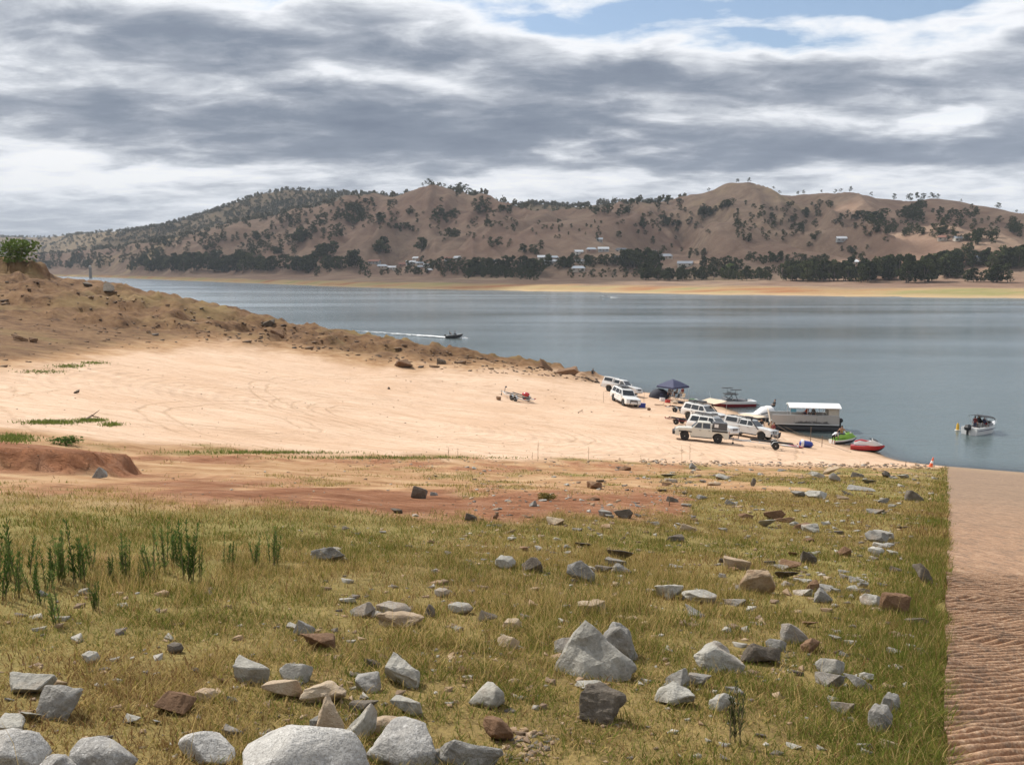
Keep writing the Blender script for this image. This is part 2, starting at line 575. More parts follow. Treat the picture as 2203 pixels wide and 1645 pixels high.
def build_ground():
    az = np.radians(np.concatenate([np.linspace(-180, -46, 40, endpoint=False), np.linspace(-46, 46, 440, endpoint=False), np.linspace(46, 180, 40, endpoint=False)]))
    r = np.concatenate([np.geomspace(1.0, 300, 600), [340, 380]])
    A, R = np.meshgrid(az, r)
    X, Y = R * np.sin(A), R * np.cos(A)
    Z = gz(X, Y)
    Z = np.where(R > 301, -8.0, Z)
    me = grid_mesh('ground', np.stack([X, Y, Z], -1), closed_u=True)
    sand, red, grass, brown = land_masks(X, Y, Z)
    add_attr(me, 'cover', np.stack([sand.ravel(), red.ravel(), brown.ravel(), grass.ravel()], -1))
    m, nt, out = material('hillside_soil')
    at = nt.n('ShaderNodeAttribute', attribute_name='cover')
    sp = nt.n('ShaderNodeSeparateColor')
    nt.l(at.outputs['Color'], sp.inputs[0])
    geo = nt.n('ShaderNodeNewGeometry')
    pos = geo.outputs['Position']
    nbig = nt.noise(pos, 0.12, 4, 0.6)
    nmid = nt.noise(pos, 1.1, 5, 0.65)
    nfin = nt.noise(pos, 9.0, 5, 0.7)
    streak = nt.noise(nt.map(pos, rot=(0, 0, -0.05), scale=(0.16, 0.5, 0.4)), 1.0, 6, 0.72, 1.2)
    # under the grass: straw litter and brown soil
    soil = nt.ramp(nmid, [(0.32, (0.11, 0.066, 0.027)), (0.5, (0.18, 0.125, 0.048)), (0.7, (0.27, 0.19, 0.08))])
    soil = nt.mix(nt.ramp(nbig, [(0.42, 0.0), (0.6, 0.55)]), soil, (0.20, 0.19, 0.05))
    thatch = nt.noise(pos, 26.0, 5, 0.8)
    soil = nt.mix(nt.ramp(thatch, [(0.42, 0.0), (0.62, 0.6)]), soil, (0.28, 0.215, 0.075))
    soil = nt.mix(nt.ramp(thatch, [(0.30, 0.7), (0.45, 0.0)]), soil, (0.10, 0.10, 0.025))
    straw = nt.ramp(nt.noise(pos, 0.6, 5, 0.7), [(0.32, (0.23, 0.12, 0.055)), (0.48, (0.36, 0.21, 0.105)), (0.68, (0.47, 0.315, 0.18))])
    litter = nt.ramp(at.outputs['Alpha'], [(0.15, 0.0), (0.6, 1.0)])
    soil = nt.mix(litter, straw, soil)
    redc = nt.ramp(nmid, [(0.3, (0.25, 0.10, 0.046)), (0.5, (0.40, 0.18, 0.092)), (0.72, (0.51, 0.275, 0.165))])
    redc = nt.mix(nt.ramp(nfin, [(0.5, 0.0), (0.75, 0.35)]), redc, (0.18, 0.07, 0.03))
    redc = nt.mix(nt.ramp(nt.noise(nt.map(pos, rot=(0, 0, 0.3), scale=(1.0, 2.2, 1)), 2.4, 7, 0.78), [(0.54, 0.0), (0.68, 0.5)]), redc, (0.17, 0.07, 0.034))
    sandc = nt.ramp(streak, [(0.30, (0.47, 0.32, 0.215)), (0.45, (0.59, 0.415, 0.29)), (0.62, (0.66, 0.475, 0.34))])
    sandc = nt.mix(nt.ramp(nt.noise(nt.map(pos, rot=(0, 0, 0.1), scale=(0.7, 1.3, 1)), 1.0, 8, 0.82), [(0.54, 0.0), (0.66, 0.7)]), sandc, (0.34, 0.21, 0.12))
    sandc = nt.mix(nt.ramp(nbig, [(0.45, 0.0), (0.66, 0.5)]), sandc, (0.50, 0.32, 0.20))
    # wheel tracks: pairs of ruts along wide turns
    sxy = nt.n('ShaderNodeSeparateXYZ')
    nt.l(pos, sxy.inputs[0])
    wob = nt.math('MULTIPLY', nt.math('SUBTRACT', nt.noise(pos, 0.15, 3, 0.5), 0.5), 2.2)
    trk = None
    for (cx, cy, rr) in TRACKS:
        dx = nt.math('SUBTRACT', sxy.outputs[0], cx)
        dy = nt.math('SUBTRACT', sxy.outputs[1], cy)
        rad = nt.math('ADD', nt.math('POWER', nt.math('ADD', nt.math('MULTIPLY', dx, dx), nt.math('MULTIPLY', dy, dy)), 0.5), wob)
        e0 = nt.math('ABSOLUTE', nt.math('SUBTRACT', nt.math('ABSOLUTE', nt.math('SUBTRACT', rad, rr)), 0.78))
        k0 = nt.math('SUBTRACT', 1.0, nt.math('MULTIPLY', e0, 4.2), clamp=True)
        trk = k0 if trk is None else nt.math('MAXIMUM', trk, k0)
    trk = nt.math('MULTIPLY', trk, nt.ramp(nt.noise(pos, 0.09, 3, 0.6), [(0.36, 0.0), (0.50, 1.0)]))
    tread = nt.math('MULTIPLY', trk, nt.ramp(nt.noise(pos, 3.5, 3, 0.8), [(0.4, 0.2), (0.6, 1.0)]))
    sandc = nt.mix(nt.math('MULTIPLY', tread, 0.8), sandc, (0.36, 0.235, 0.14))
    brn = nt.ramp(nt.noise(pos, 0.45, 8, 0.78), [(0.34, (0.055, 0.028, 0.014)), (0.49, (0.145, 0.078, 0.037)), (0.68, (0.245, 0.15, 0.074))])
    brn = nt.mix(nt.ramp(nt.noise(pos, 0.06, 4, 0.6), [(0.5, 0.0), (0.68, 0.55)]), brn, (0.22, 0.165, 0.065))
    c = nt.mix(sp.outputs[1], soil, redc)
    c = nt.mix(sp.outputs[2], c, brn)
    c = nt.mix(sp.outputs[0], c, sandc)
    nz = nt.n('ShaderNodeSeparateXYZ')
    nt.l(geo.outputs['Normal'], nz.inputs[0])
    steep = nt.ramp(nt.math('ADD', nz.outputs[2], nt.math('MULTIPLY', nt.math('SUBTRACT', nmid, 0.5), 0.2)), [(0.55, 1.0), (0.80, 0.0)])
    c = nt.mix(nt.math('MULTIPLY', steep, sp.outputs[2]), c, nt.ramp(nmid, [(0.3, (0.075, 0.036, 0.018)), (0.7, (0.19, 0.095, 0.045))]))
    # wet margin at the waterline
    sx = nt.n('ShaderNodeSeparateXYZ')
    nt.l(pos, sx.inputs[0])
    wet = nt.ramp(nt.math('ADD', sx.outputs[2], nt.math('MULTIPLY', nmid, 0.18)), [(0.12, 1.0), (0.32, 0.0)])
    c = nt.mix(nt.math('MULTIPLY', wet, 0.75), c, (0.20, 0.125, 0.07))
    b = nt.n('ShaderNodeBsdfPrincipled')
    nt.l(c, b.inputs['Base Color'])
    b.inputs['Roughness'].default_value = 0.95
    b.inputs['Specular IOR Level'].default_value = 0.15
    # tyre ruts and trampling
    wv = nt.n('ShaderNodeTexWave', wave_type='RINGS', rings_direction='SPHERICAL')
    wv.inputs['Scale'].default_value = 0.32
    wv.inputs['Distortion'].default_value = 3.0
    wv.inputs['Detail'].default_value = 3.0
    wv.inputs['Detail Scale'].default_value = 0.6
    nt.l(nt.map(pos, loc=(12, -76, 0)), wv.inputs['Vector'])
    hgt = nt.math('ADD', nt.math('MULTIPLY', nfin, 0.05), nt.math('MULTIPLY', nmid, 0.22))
    hgt = nt.math('ADD', hgt, nt.math('MULTIPLY', nt.math('MULTIPLY', wv.outputs['Fac'], sp.outputs[0]), 0.05))
    hgt = nt.math('ADD', hgt, nt.math('MULTIPLY', streak, 0.06))
    hgt = nt.math('SUBTRACT', hgt, nt.math('MULTIPLY', trk, 0.06))
    crk = nt.noise(nt.map(pos, rot=(0, 0, 0.3), scale=(1.0, 2.2, 1)), 1.6, 7, 0.72, 0.8)
    hgt = nt.math('ADD', hgt, nt.math('MULTIPLY', nt.math('MULTIPLY', crk, sp.outputs[1]), 0.45))
    bp = nt.n('ShaderNodeBump')
    bp.inputs['Strength'].default_value = 1.0
    bp.inputs['Distance'].default_value = 0.75
    nt.l(hgt, bp.inputs['Height'])
    nt.l(bp.outputs[0], b.inputs['Normal'])
    nt.l(b.outputs[0], out.inputs[0])
    link('ground', me, m, kind='structure', smooth=True)


build_ground()


# ------------------------------------------------------------------ the boat ramp: ribbed then plain exposed-aggregate concrete
def build_ramp():
    # the grid follows the ribs, which run slantwise across the ramp
    t = np.concatenate([np.arange(-18, -7, 0.25), np.arange(-7, 9.5, 0.0125), np.geomspace(9.5, RAMP_LEN + 14, 150)])
    s = np.concatenate([np.linspace(0.0, 2.4, 64), np.linspace(2.6, 9.0, 12)])
    Q, S = np.meshgrid(t, s, indexing='ij')
    T = Q + S * 1.0 * (1 - sstep(9.5, 30, Q))
    edge = (S < 0.01) * 0.03 * fbm(T / 0.9, T * 0 + 3, 3, 55)
    S2 = S + edge
    X = RAMP_NEAR[0] + RAMP_U[0] * T + RAMP_R[0] * S2
    Y = RAMP_NEAR[1] + RAMP_U[1] * T + RAMP_R[1] * S2
    Z = plane_z(X, Y)
    ph = Q / 0.110 + 0.14 * fbm(Q / 1.2, S2 / 0.9, 2, 61) + 0.10 * fbm(Q / 0.11, S2 / 0.10, 2, 66)
    f = ph - np.floor(ph)
    saw = np.sin(np.pi * f) ** 0.6
    fade = 1 - sstep(7.2, 9.4, T + 0.5 * fbm(T / 0.6, S2 / 0.9, 2, 63))
    Z = Z + 0.075 * saw * fade * (0.9 + 0.4 * fbm(T / 0.25, S2 / 0.25, 2, 62)) + 0.005 * fbm(T / 0.05, S2 / 0.06, 2, 64) - 0.005
    me = grid_mesh('boat_ramp', np.stack([X, Y, Z], -1))
    m, nt, out = material('aggregate_concrete')
    geo = nt.n('ShaderNodeNewGeometry')
    pos = geo.outputs['Position']
    agg = nt.n('ShaderNodeTexVoronoi')
    agg.inputs['Scale'].default_value = 60
    nt.l(pos, agg.inputs['Vector'])
    n1 = nt.noise(pos, 0.5, 5, 0.6)
    n2 = nt.noise(pos, 55, 4, 0.7)
    base = nt.ramp(n2, [(0.3, (0.24, 0.125, 0.068)), (0.52, (0.35, 0.20, 0.115)), (0.72, (0.47, 0.30, 0.185))])
    stone = nt.ramp(agg.outputs['Color'], [(0.2, (0.26, 0.15, 0.09)), (0.6, (0.38, 0.23, 0.13)), (0.92, (0.60, 0.48, 0.36))])
    c = nt.mix(0.4, base, stone)
    sx = nt.n('ShaderNodeSeparateXYZ')
    nt.l(pos, sx.inputs[0])
    grey = nt.ramp(nt.math('ADD', nt.math('MULTIPLY', sx.outputs[2], 0.1), nt.math('MULTIPLY', n1, 0.35)), [(0.35, 0.55), (1.35, 0.55), ])
    lowgrey = nt.ramp(nt.math('ADD', nt.math('MULTIPLY', sx.outputs[2], 0.07), nt.math('MULTIPLY', n1, 0.2)), [(0.80, 0.55), (1.0, 0.0)])
    c = nt.mix(lowgrey, c, nt.ramp(n2, [(0.3, (0.165, 0.115, 0.078)), (0.7, (0.33, 0.25, 0.18))]))
    sandy = nt.ramp(nt.math('ADD', nt.math('MULTIPLY', sx.outputs[2], 0.12), nt.math('MULTIPLY', n1, 0.3)), [(0.18, 0.8), (0.55, 0.0)])
    c = nt.mix(sandy, c, (0.40, 0.285, 0.18))
    blot = nt.noise(pos, 0.9, 6, 0.7)
    c = nt.mix(nt.ramp(blot, [(0.34, 0.55), (0.5, 0.0)]), c, (0.15, 0.095, 0.06))
    c = nt.mix(1.0, c, (0.88, 0.85, 0.80), 'MULTIPLY')
    grit = nt.noise(nt.map(pos, rot=(0, 0, 0.43), scale=(1.0, 0.4, 1)), 7.0, 6, 0.85)
    c = nt.mix(nt.ramp(grit, [(0.38, 0.8), (0.50, 0.0)]), c, (0.13, 0.085, 0.056))
    c = nt.mix(nt.ramp(grit, [(0.54, 0.0), (0.66, 0.5)]), c, (0.52, 0.38, 0.26))
    b = nt.n('ShaderNodeBsdfPrincipled')
    nt.l(c, b.inputs['Base Color'])
    b.inputs['Roughness'].default_value = 0.9
    bp = nt.n('ShaderNodeBump')
    bp.inputs['Strength'].default_value = 0.5
    bp.inputs['Distance'].default_value = 0.006
    nt.l(nt.math('ADD', n2, nt.math('MULTIPLY', agg.outputs['Distance'], 1.2)), bp.inputs['Height'])
    nt.l(bp.outputs[0], b.inputs['Normal'])
    nt.l(b.outputs[0], out.inputs[0])
    link('boat_ramp', me, m, kind='structure', smooth=True)


build_ramp()

# ------------------------------------------------------------------ the far side: shore flats, bare hills, wooded mountain
def AZ(px):
    return np.arctan((np.asarray(px, float) - W_PX / 2) / F_PX)


def EL(py):
    """tangent of the elevation seen at a row (centre column)"""
    return (580.0 - np.asarray(py, float)) / F_PX


A_X = [-500, -200, 0, 150, 300, 420, 520, 620, 700, 780, 850, 925, 1000, 1045, 1090, 1130, 1200, 1270, 1330, 1400, 1460, 1520, 1560, 1600, 1650, 1700, 1750, 1800, 1850, 1900, 1930, 2000, 2050, 2100, 2150, 2203, 2400, 2700]
A_Y = [560, 556, 552, 545, 528, 508, 482, 462, 446, 436, 428, 419, 420, 432, 452, 463, 466, 460, 447, 440, 430, 417, 411, 413, 424, 432, 430, 428, 433, 440, 446, 441, 443, 455, 467, 479, 500, 510]
B_X = [-500, -200, 0, 100, 200, 300, 350, 400, 450, 500, 560, 620, 680, 740, 800, 860, 920, 980, 1040, 1100, 1150, 1200, 1250, 1300, 1340, 1400, 1460, 1600, 2000, 2300, 2700]
B_Y = [505, 508, 510, 512, 503, 495, 488, 476, 461, 443, 424, 412, 413, 419, 422, 425, 434, 446, 448, 446, 440, 446, 448, 440, 437, 442, 446, 450, 470, 490, 500]
SH_X = [-600, 0, 140, 250, 500, 800, 1200, 1600, 2203, 2700]
SH_Y = [593, 593, 594, 597, 607, 618.5, 626.5, 634, 642, 650]
D_A = ([-600, 0, 300, 620, 925, 1150, 1330, 1560, 1900, 2203, 2700], [1900, 2200, 2300, 2300, 1900, 1650, 1750, 1700, 1500, 1400, 1300])
D_B = ([-600, 0, 400, 620, 900, 1150, 1500, 2203, 2700], [3900, 4000, 4000, 3700, 3300, 2600, 2500, 2400, 2300])


def far_h(AZv, Yv):
    """height of the far land; AZv azimuth (rad), Yv depth along the view axis"""
    px = W_PX / 2 + F_PX * np.tan(AZv)
    X = Yv * np.tan(AZv)
    sh_y = np.interp(px, SH_X, SH_Y)
    D0 = EYE * F_PX / (sh_y - 580.0)
    D0 = D0 + 16 * fbm(X / 70.0, X * 0, 3, 70)
    dA = np.maximum(np.interp(px, *D_A), D0 * 1.28 + 250)
    dB = np.maximum(np.interp(px, *D_B), dA * 1.35 + 200)
    cA = EYE + np.interp(px, A_X, A_Y) * 0 + EL(np.interp(px, A_X, A_Y)) * dA
    cB = EYE + EL(np.interp(px, B_X, B_Y)) * dB
    t = Yv - D0
    flat = 5.0 * sstep(0, 90, t) + 9.0 * sstep(80, 420, t) - 6.0 * sstep(0, -60, t)
    # bare hills
    foot = D0 + np.clip(0.22 * (dA - D0), 60, 330)
    q = np.clip((Yv - foot) / np.maximum(dA - foot, 50), 0, 3)
    prof = np.where(q < 1, 0.62 * sstep(0, 1, q) + 0.38 * q, 1 - 0.8 * sstep(0, 0.9, q - 1))
    hillA = 8 + (cA - 8) * prof
    # spurs and gullies running down the slope
    wx = X + 90 * fbm(X / 400, Yv / 400, 2, 81)
    u = wx / 150 + 0.55 * q * np.sin(wx / 260.0)
    sp = np.abs(fbm(u, q * 0.9 + Yv / 900, 3, 83))
    sp2 = np.abs(fbm(u * 2.3 + 4, q * 1.8, 3, 84))
    amp = np.clip(q, 0, 1) * (1 - np.clip(q, 0, 1)) * 4
    hillA = hillA + amp * np.maximum(cA - 10, 10) * (0.60 * (0.30 - sp) + 0.30 * (0.3 - sp2))
    hillA = hillA + 3.0 * fbm(X / 45, Yv / 45, 4, 85) * sstep(0, 0.2, q)
    # wooded mountain behind
    qb = np.clip((Yv - dA * 1.08) / np.maximum(dB - dA * 1.08, 80), 0, 3)
    profb = np.where(qb < 1, 0.45 * sstep(0, 1, qb) + 0.55 * qb, 1 - 0.7 * sstep(0, 1.2, qb - 1))
    hillB = 12 + (cB - 12) * profb
    spb = np.abs(fbm(X / 330 + 0.3 * qb, qb * 1.2, 4, 91))
    hillB = hillB + np.clip(qb, 0, 1) * (1 - np.clip(qb, 0, 1)) * 4 * np.maximum(cB - 10, 0) * 0.34 * (0.28 - spb)
    h = np.maximum(hillA, np.where(qb > 0, hillB, -50))
    return np.maximum(flat + 0.6 * fbm(X / 30, Yv / 30, 3, 88), np.where(q > 0, h - 6 * (1 - sstep(0, 0.15, q)), -50))


def far_hit(px, py, lo=430.0, hi=7000.0):
    d = ray(px, py)
    Ys = np.geomspace(lo, hi, 1600)
    P = np.array([0, 0, EYE])[None] + d[None] * (Ys / d[1])[:, None]
    az = np.arctan2(P[:, 0], P[:, 1])
    below = P[:, 2] < far_h(az, P[:, 1])
    if not below.any():
        return None
    return P[int(np.argmax(below))]


def far_crest(px, lo=900.0, hi=2400.0):
    """skyline point of the bare hills at a column"""
    az = float(AZ(px))
    Ys = np.linspace(lo, hi, 600)
    h = far_h(np.full_like(Ys, az), Ys)
    i = int(np.argmax((h - EYE) / Ys))
    return np.array([Ys[i] * math.tan(az), Ys[i], h[i]])


def build_far():
    az = np.linspace(math.radians(-41), math.radians(41), 620)
    Yr = np.geomspace(430, 9500, 460)
    A, Yv = np.meshgrid(az, Yr)
    Hh = far_h(A, Yv)
    X = Yv * np.tan(A)
    me = grid_mesh('hills', np.stack([X, Yv, Hh], -1))
    px = W_PX / 2 + F_PX * np.tan(A)
    dA = np.maximum(np.interp(px, *D_A), EYE * F_PX / (np.interp(px, SH_X, SH_Y) - 580.0) * 1.28 + 250)
    wood = sstep(1.02, 1.12, Yv / dA)
    D0 = EYE * F_PX / (np.interp(px, SH_X, SH_Y) - 580.0)
    bank = sstep(110, 60, Yv - D0 + 30 * fbm(X / 40, Yv / 25, 3, 95))
    add_attr(me, 'zone', np.stack([wood.ravel(), bank.ravel(), wood.ravel() * 0], -1))
    m, nt, out = material('dry_hill_grass')
    at = nt.n('ShaderNodeAttribute', attribute_name='zone')
    sp = nt.n('ShaderNodeSeparateColor')
    nt.l(at.outputs['Color'], sp.inputs[0])
    geo = nt.n('ShaderNodeNewGeometry')
    pos = geo.outputs['Position']
    n1 = nt.noise(pos, 0.004, 6, 0.62)
    n2 = nt.noise(pos, 0.03, 6, 0.7)
    n3 = nt.noise(nt.map(pos, scale=(0.35, 1, 1)), 0.022, 5, 0.62)
    hill = nt.ramp(n2, [(0.3, (0.15, 0.102, 0.075)), (0.5, (0.24, 0.168, 0.12)), (0.72, (0.33, 0.24, 0.168))])
    hill = nt.mix(nt.ramp(n1, [(0.42, 0.0), (0.62, 0.5)]), hill, (0.185, 0.105, 0.075))
    hill = nt.mix(nt.ramp(n1, [(0.30, 0.5), (0.42, 0.0)]), hill, (0.42, 0.31, 0.15))
    wd = nt.ramp(n2, [(0.35, (0.13, 0.10, 0.065)), (0.65, (0.21, 0.155, 0.095))])
    c = nt.mix(sp.outputs[0], hill, wd)
    bk = nt.ramp(n3, [(0.36, (0.31, 0.15, 0.075)), (0.44, (0.35, 0.215, 0.11)), (0.53, (0.37, 0.27, 0.14)), (0.62, (0.27, 0.24, 0.105))])
    sx = nt.n('ShaderNodeSeparateXYZ')
    nt.l(pos, sx.inputs[0])
    low = nt.ramp(nt.math('ADD', nt.math('MULTIPLY', sx.outputs[2], 0.2), nt.math('MULTIPLY', n2, 0.5)), [(0.30, 0.85), (0.55, 0.0)])
    bk = nt.mix(low, bk, (0.44, 0.32, 0.19))
    c = nt.mix(sp.outputs[1], c, bk)
    b = nt.n('ShaderNodeBsdfPrincipled')
    nt.l(c, b.inputs['Base Color'])
    b.inputs['Roughness'].default_value = 1.0
    b.inputs['Specular IOR Level'].default_value = 0.05
    bp = nt.n('ShaderNodeBump')
    bp.inputs['Strength'].default_value = 0.7
    bp.inputs['Distance'].default_value = 6.0
    nt.l(n2, bp.inputs['Height'])
    nt.l(bp.outputs[0], b.inputs['Normal'])
    nt.l(b.outputs[0], out.inputs[0])
    link('hills', me, m, kind='structure', smooth=True)


build_far()


# ------------------------------------------------------------------ the lake
def build_water():
    az = np.linspace(math.radians(-44), math.radians(44), 300)
    Yr = np.geomspace(62, 4200, 420)
    A, Yv = np.meshgrid(az, Yr)
    X = Yv * np.tan(A)
    me = grid_mesh('water', np.stack([X, Yv, np.zeros_like(X)], -1))
    near = Yv < 290
    dep = np.full(X.shape, 8.0)
    dep[near] = -gz(X[near], Yv[near])
    s, t = ramp_st(X, Yv)
    on = (s > 0) & (s < 9)
    dep = np.where(on, -plane_z(X, Yv), dep)
    f = Yv > 420
    dep = np.where(f, -far_h(A, Yv), dep)
    add_attr(me, 'depth', np.clip(dep, -2, 10).ravel())
    m, nt, out = material('lake_water')
    at = nt.n('ShaderNodeAttribute', attribute_name='depth')
    geo = nt.n('ShaderNodeNewGeometry')
    pos = geo.outputs['Position']
    turb = nt.ramp(at.outputs['Fac'], [(0.0, 0.12), (0.25, 0.62), (0.8, 0.93), (1.0, 1.0)])
    body = nt.n('ShaderNodeBsdfDiffuse')
    body.inputs['Color'].default_value = (0.085, 0.112, 0.112, 1)
    tr = nt.n('ShaderNodeBsdfTransparent')
    tr.inputs['Color'].default_value = (0.72, 0.70, 0.58, 1)
    under = nt.n('ShaderNodeMixShader')
    nt.l(turb, under.inputs[0])
    nt.l(tr.outputs[0], under.inputs[1])
    nt.l(body.outputs[0], under.inputs[2])
    gl = nt.n('ShaderNodeBsdfGlossy')
    gl.inputs['Color'].default_value = (0.86, 0.92, 0.96, 1)
    wind = nt.noise(nt.map(pos, rot=(0, 0, 0.1), scale=(0.004, 0.02, 1)), 1.0, 5, 0.6, 0.4)
    nt.l(nt.ramp(wind, [(0.3, 0.13), (0.7, 0.22)]), gl.inputs['Roughness'])
    bp = nt.n('ShaderNodeBump')
    bp.inputs['Distance'].default_value = 0.12
    sxw = nt.n('ShaderNodeSeparateXYZ')
    nt.l(pos, sxw.inputs[0])
    calm = nt.ramp(nt.math('MULTIPLY', sxw.outputs[1], 0.001), [(0.09, 1.0), (0.25, 0.5), (0.6, 0.25)])
    nt.l(nt.math('MULTIPLY', nt.ramp(wind, [(0.35, 0.35), (0.65, 0.75)]), calm), bp.inputs['Strength'])
    rip = nt.noise(nt.map(pos, rot=(0, 0, 0.25), scale=(0.8, 1.6, 1)), 0.9, 5, 0.6)
    rip2 = nt.noise(nt.map(pos, rot=(0, 0, -0.2), scale=(0.10, 0.30, 1)), 1.0, 4, 0.55)
    nt.l(nt.math('ADD', rip, nt.math('MULTIPLY', rip2, 1.5)), bp.inputs['Height'])
    nt.l(bp.outputs[0], gl.inputs['Normal'])
    fr = nt.n('ShaderNodeFresnel')
    fr.inputs['IOR'].default_value = 1.33
    nt.l(bp.outputs[0], fr.inputs['Normal'])
    k = nt.math('MULTIPLY', fr.outputs[0], 0.95, clamp=True)
    mx = nt.n('ShaderNodeMixShader')
    nt.l(k, mx.inputs[0])
    nt.l(under.outputs[0], mx.inputs[1])
    nt.l(gl.outputs[0], mx.inputs[2])
    nt.l(mx.outputs[0], out.inputs[0])
    link('water', me, m, kind='structure', smooth=True)


build_water()
# ------------------------------------------------------------------ mesh builder for things
class MB:
    def __init__(self):
        self.v, self.f, self.m = [], [], []

    def add(self, verts, faces, mat=0):
        o = len(self.v)
        self.v.extend([tuple(p) for p in verts])
        self.f.extend([tuple(i + o for i in f) for f in faces])
        self.m.extend([mat] * len(faces))

    def box(self, c, size, mat=0, rot=None, taper=(1, 1)):
        hx, hy, hz = size[0] / 2, size[1] / 2, size[2] / 2
        P = [Vector((sx * hx * (taper[0] if sz > 0 else 1), sy * hy * (taper[1] if sz > 0 else 1), sz * hz)) for sz in (-1, 1) for sy in (-1, 1) for sx in (-1, 1)]
        if rot is not None:
            R = Euler(rot).to_matrix()
            P = [R @ p for p in P]
        P = [p + Vector(c) for p in P]
        self.add(P, [(0, 2, 3, 1), (4, 5, 7, 6), (0, 1, 5, 4), (2, 6, 7, 3), (0, 4, 6, 2), (1, 3, 7, 5)], mat)

    def tube(self, pts, rad, seg=6, mat=0, caps=True):
        pts = [Vector(p) for p in pts]
        if isinstance(rad, (int, float)):
            rad = [rad] * len(pts)
        rings = []
        prev = None
        for i, p in enumerate(pts):
            d = (pts[min(i + 1, len(pts) - 1)] - pts[max(i - 1, 0)])
            d = d.normalized() if d.length > 1e-9 else Vector((0, 0, 1))
            if prev is None:
                a = d.orthogonal().normalized()
            else:
                a = (prev - d * prev.dot(d))
                a = a.normalized() if a.length > 1e-6 else d.orthogonal().normalized()
            prev = a
            b = d.cross(a)
            rings.append([p + (a * math.cos(2 * math.pi * k / seg) + b * math.sin(2 * math.pi * k / seg)) * rad[i] for k in range(seg)])
        V = [q for r in rings for q in r]
        F = []
        for i in range(len(pts) - 1):
            for k in range(seg):
                F.append((i * seg + k, i * seg + (k + 1) % seg, (i + 1) * seg + (k + 1) % seg, (i + 1) * seg + k))
        if caps:
            F.append(tuple(range(seg - 1, -1, -1)))
            F.append(tuple((len(pts) - 1) * seg + k for k in range(seg)))
        self.add(V, F, mat)

    def lathe(self, prof, seg=16, axis='z', c=(0, 0, 0), mat=0):
        V, F = [], []
        for (r, h) in prof:
            for k in range(seg):
                a = 2 * math.pi * k / seg
                x, y = r * math.cos(a), r * math.sin(a)
                p = {'z': (x, y, h), 'y': (x, h, y), 'x': (h, x, y)}[axis]
                V.append((p[0] + c[0], p[1] + c[1], p[2] + c[2]))
        for i in range(len(prof) - 1):
            for k in range(seg):
                f = (i * seg + k, i * seg + (k + 1) % seg, (i + 1) * seg + (k + 1) % seg, (i + 1) * seg + k)
                F.append(f if axis != 'y' else f[::-1])
        F.append(tuple(range(seg - 1, -1, -1)))
        F.append(tuple((len(prof) - 1) * seg + k for k in range(seg)))
        self.add(V, F, mat)

    def loft(self, rings, mat=0, caps=True, closed=True):
        n = len(rings[0])
        V = [p for r in rings for p in r]
        F = []
        m = n if closed else n - 1
        for i in range(len(rings) - 1):
            for k in range(m):
                F.append((i * n + k, i * n + (k + 1) % n, (i + 1) * n + (k + 1) % n, (i + 1) * n + k))
        if caps:
            F.append(tuple(range(n - 1, -1, -1)))
            F.append(tuple((len(rings) - 1) * n + k for k in range(n)))
        self.add(V, F, mat)

    def poly(self, pts, mat=0, thick=0.0, normal=None):
        """flat panel, with thickness along its normal"""
        pts = [Vector(p) for p in pts]
        n = len(pts)
        if thick == 0:
            self.add(pts, [tuple(range(n))], mat)
            return
        nn = Vector(normal).normalized() if normal is not None else (pts[1] - pts[0]).cross(pts[2] - pts[0]).normalized()
        V = pts + [p + nn * thick for p in pts]
        F = [tuple(range(n - 1, -1, -1)), tuple(range(n, 2 * n))]
        for k in range(n):
            F.append((k, (k + 1) % n, n + (k + 1) % n, n + k))
        self.add(V, F, mat)

    def mesh(self, name, bevel=0.0, smooth_angle=None, merge=False):
        me = bpy.data.meshes.new(name)
        me.from_pydata(self.v, [], self.f)
        if any(self.m):
            me.polygons.foreach_set('material_index', self.m)
        bm = bmesh.new()
        bm.from_mesh(me)
        if merge:
            bmesh.ops.remove_doubles(bm, verts=bm.verts, dist=1e-4)
        bmesh.ops.recalc_face_normals(bm, faces=bm.faces)
        if bevel:
            es = [e for e in bm.edges if len(e.link_faces) == 2 and e.calc_face_angle(0) > 0.5]
            bmesh.ops.bevel(bm, geom=es, offset=bevel, segments=2, affect='EDGES', profile=0.6, clamp_overlap=True)
        if smooth_angle:
            for f in bm.faces:
                f.smooth = True
            for e in bm.edges:
                if len(e.link_faces) == 2 and e.calc_face_angle(0) > smooth_angle:
                    e.smooth = False
        bm.to_mesh(me)
        bm.free()
        return me

    def build(self, name, mats, parent=None, bevel=0.0, smooth_angle=None, merge=False, **kw):
        return link(name, self.mesh(name, bevel, smooth_angle, merge), mats, parent, **kw)


def copy_tree(o, parent=None):
    c = o.copy()
    COL.objects.link(c)
    if parent is not None:
        c.parent = parent
    for ch in o.children:
        copy_tree(ch, c)
    return c


# ------------------------------------------------------------------ trees
def leaf_material(name, stops, trans=0.15):
    m, nt, out = material(name)
    g = nt.n('ShaderNodeNewGeometry')
    oi = nt.n('ShaderNodeObjectInfo')
    n1 = nt.noise(g.outputs['Position'], 0.35, 3, 0.6)
    k = nt.math('ADD', nt.math('MULTIPLY', n1, 0.55), nt.math('MULTIPLY', oi.outputs['Random'], 0.45))
    c = nt.ramp(k, stops)
    d = nt.n('ShaderNodeBsdfDiffuse')
    t = nt.n('ShaderNodeBsdfTranslucent')
    nt.l(c, d.inputs[0])
    nt.l(c, t.inputs[0])
    mx = nt.n('ShaderNodeMixShader')
    mx.inputs[0].default_value = trans
    nt.l(d.outputs[0], mx.inputs[1])
    nt.l(t.outputs[0], mx.inputs[2])
    nt.l(mx.outputs[0], out.inputs[0])
    return m


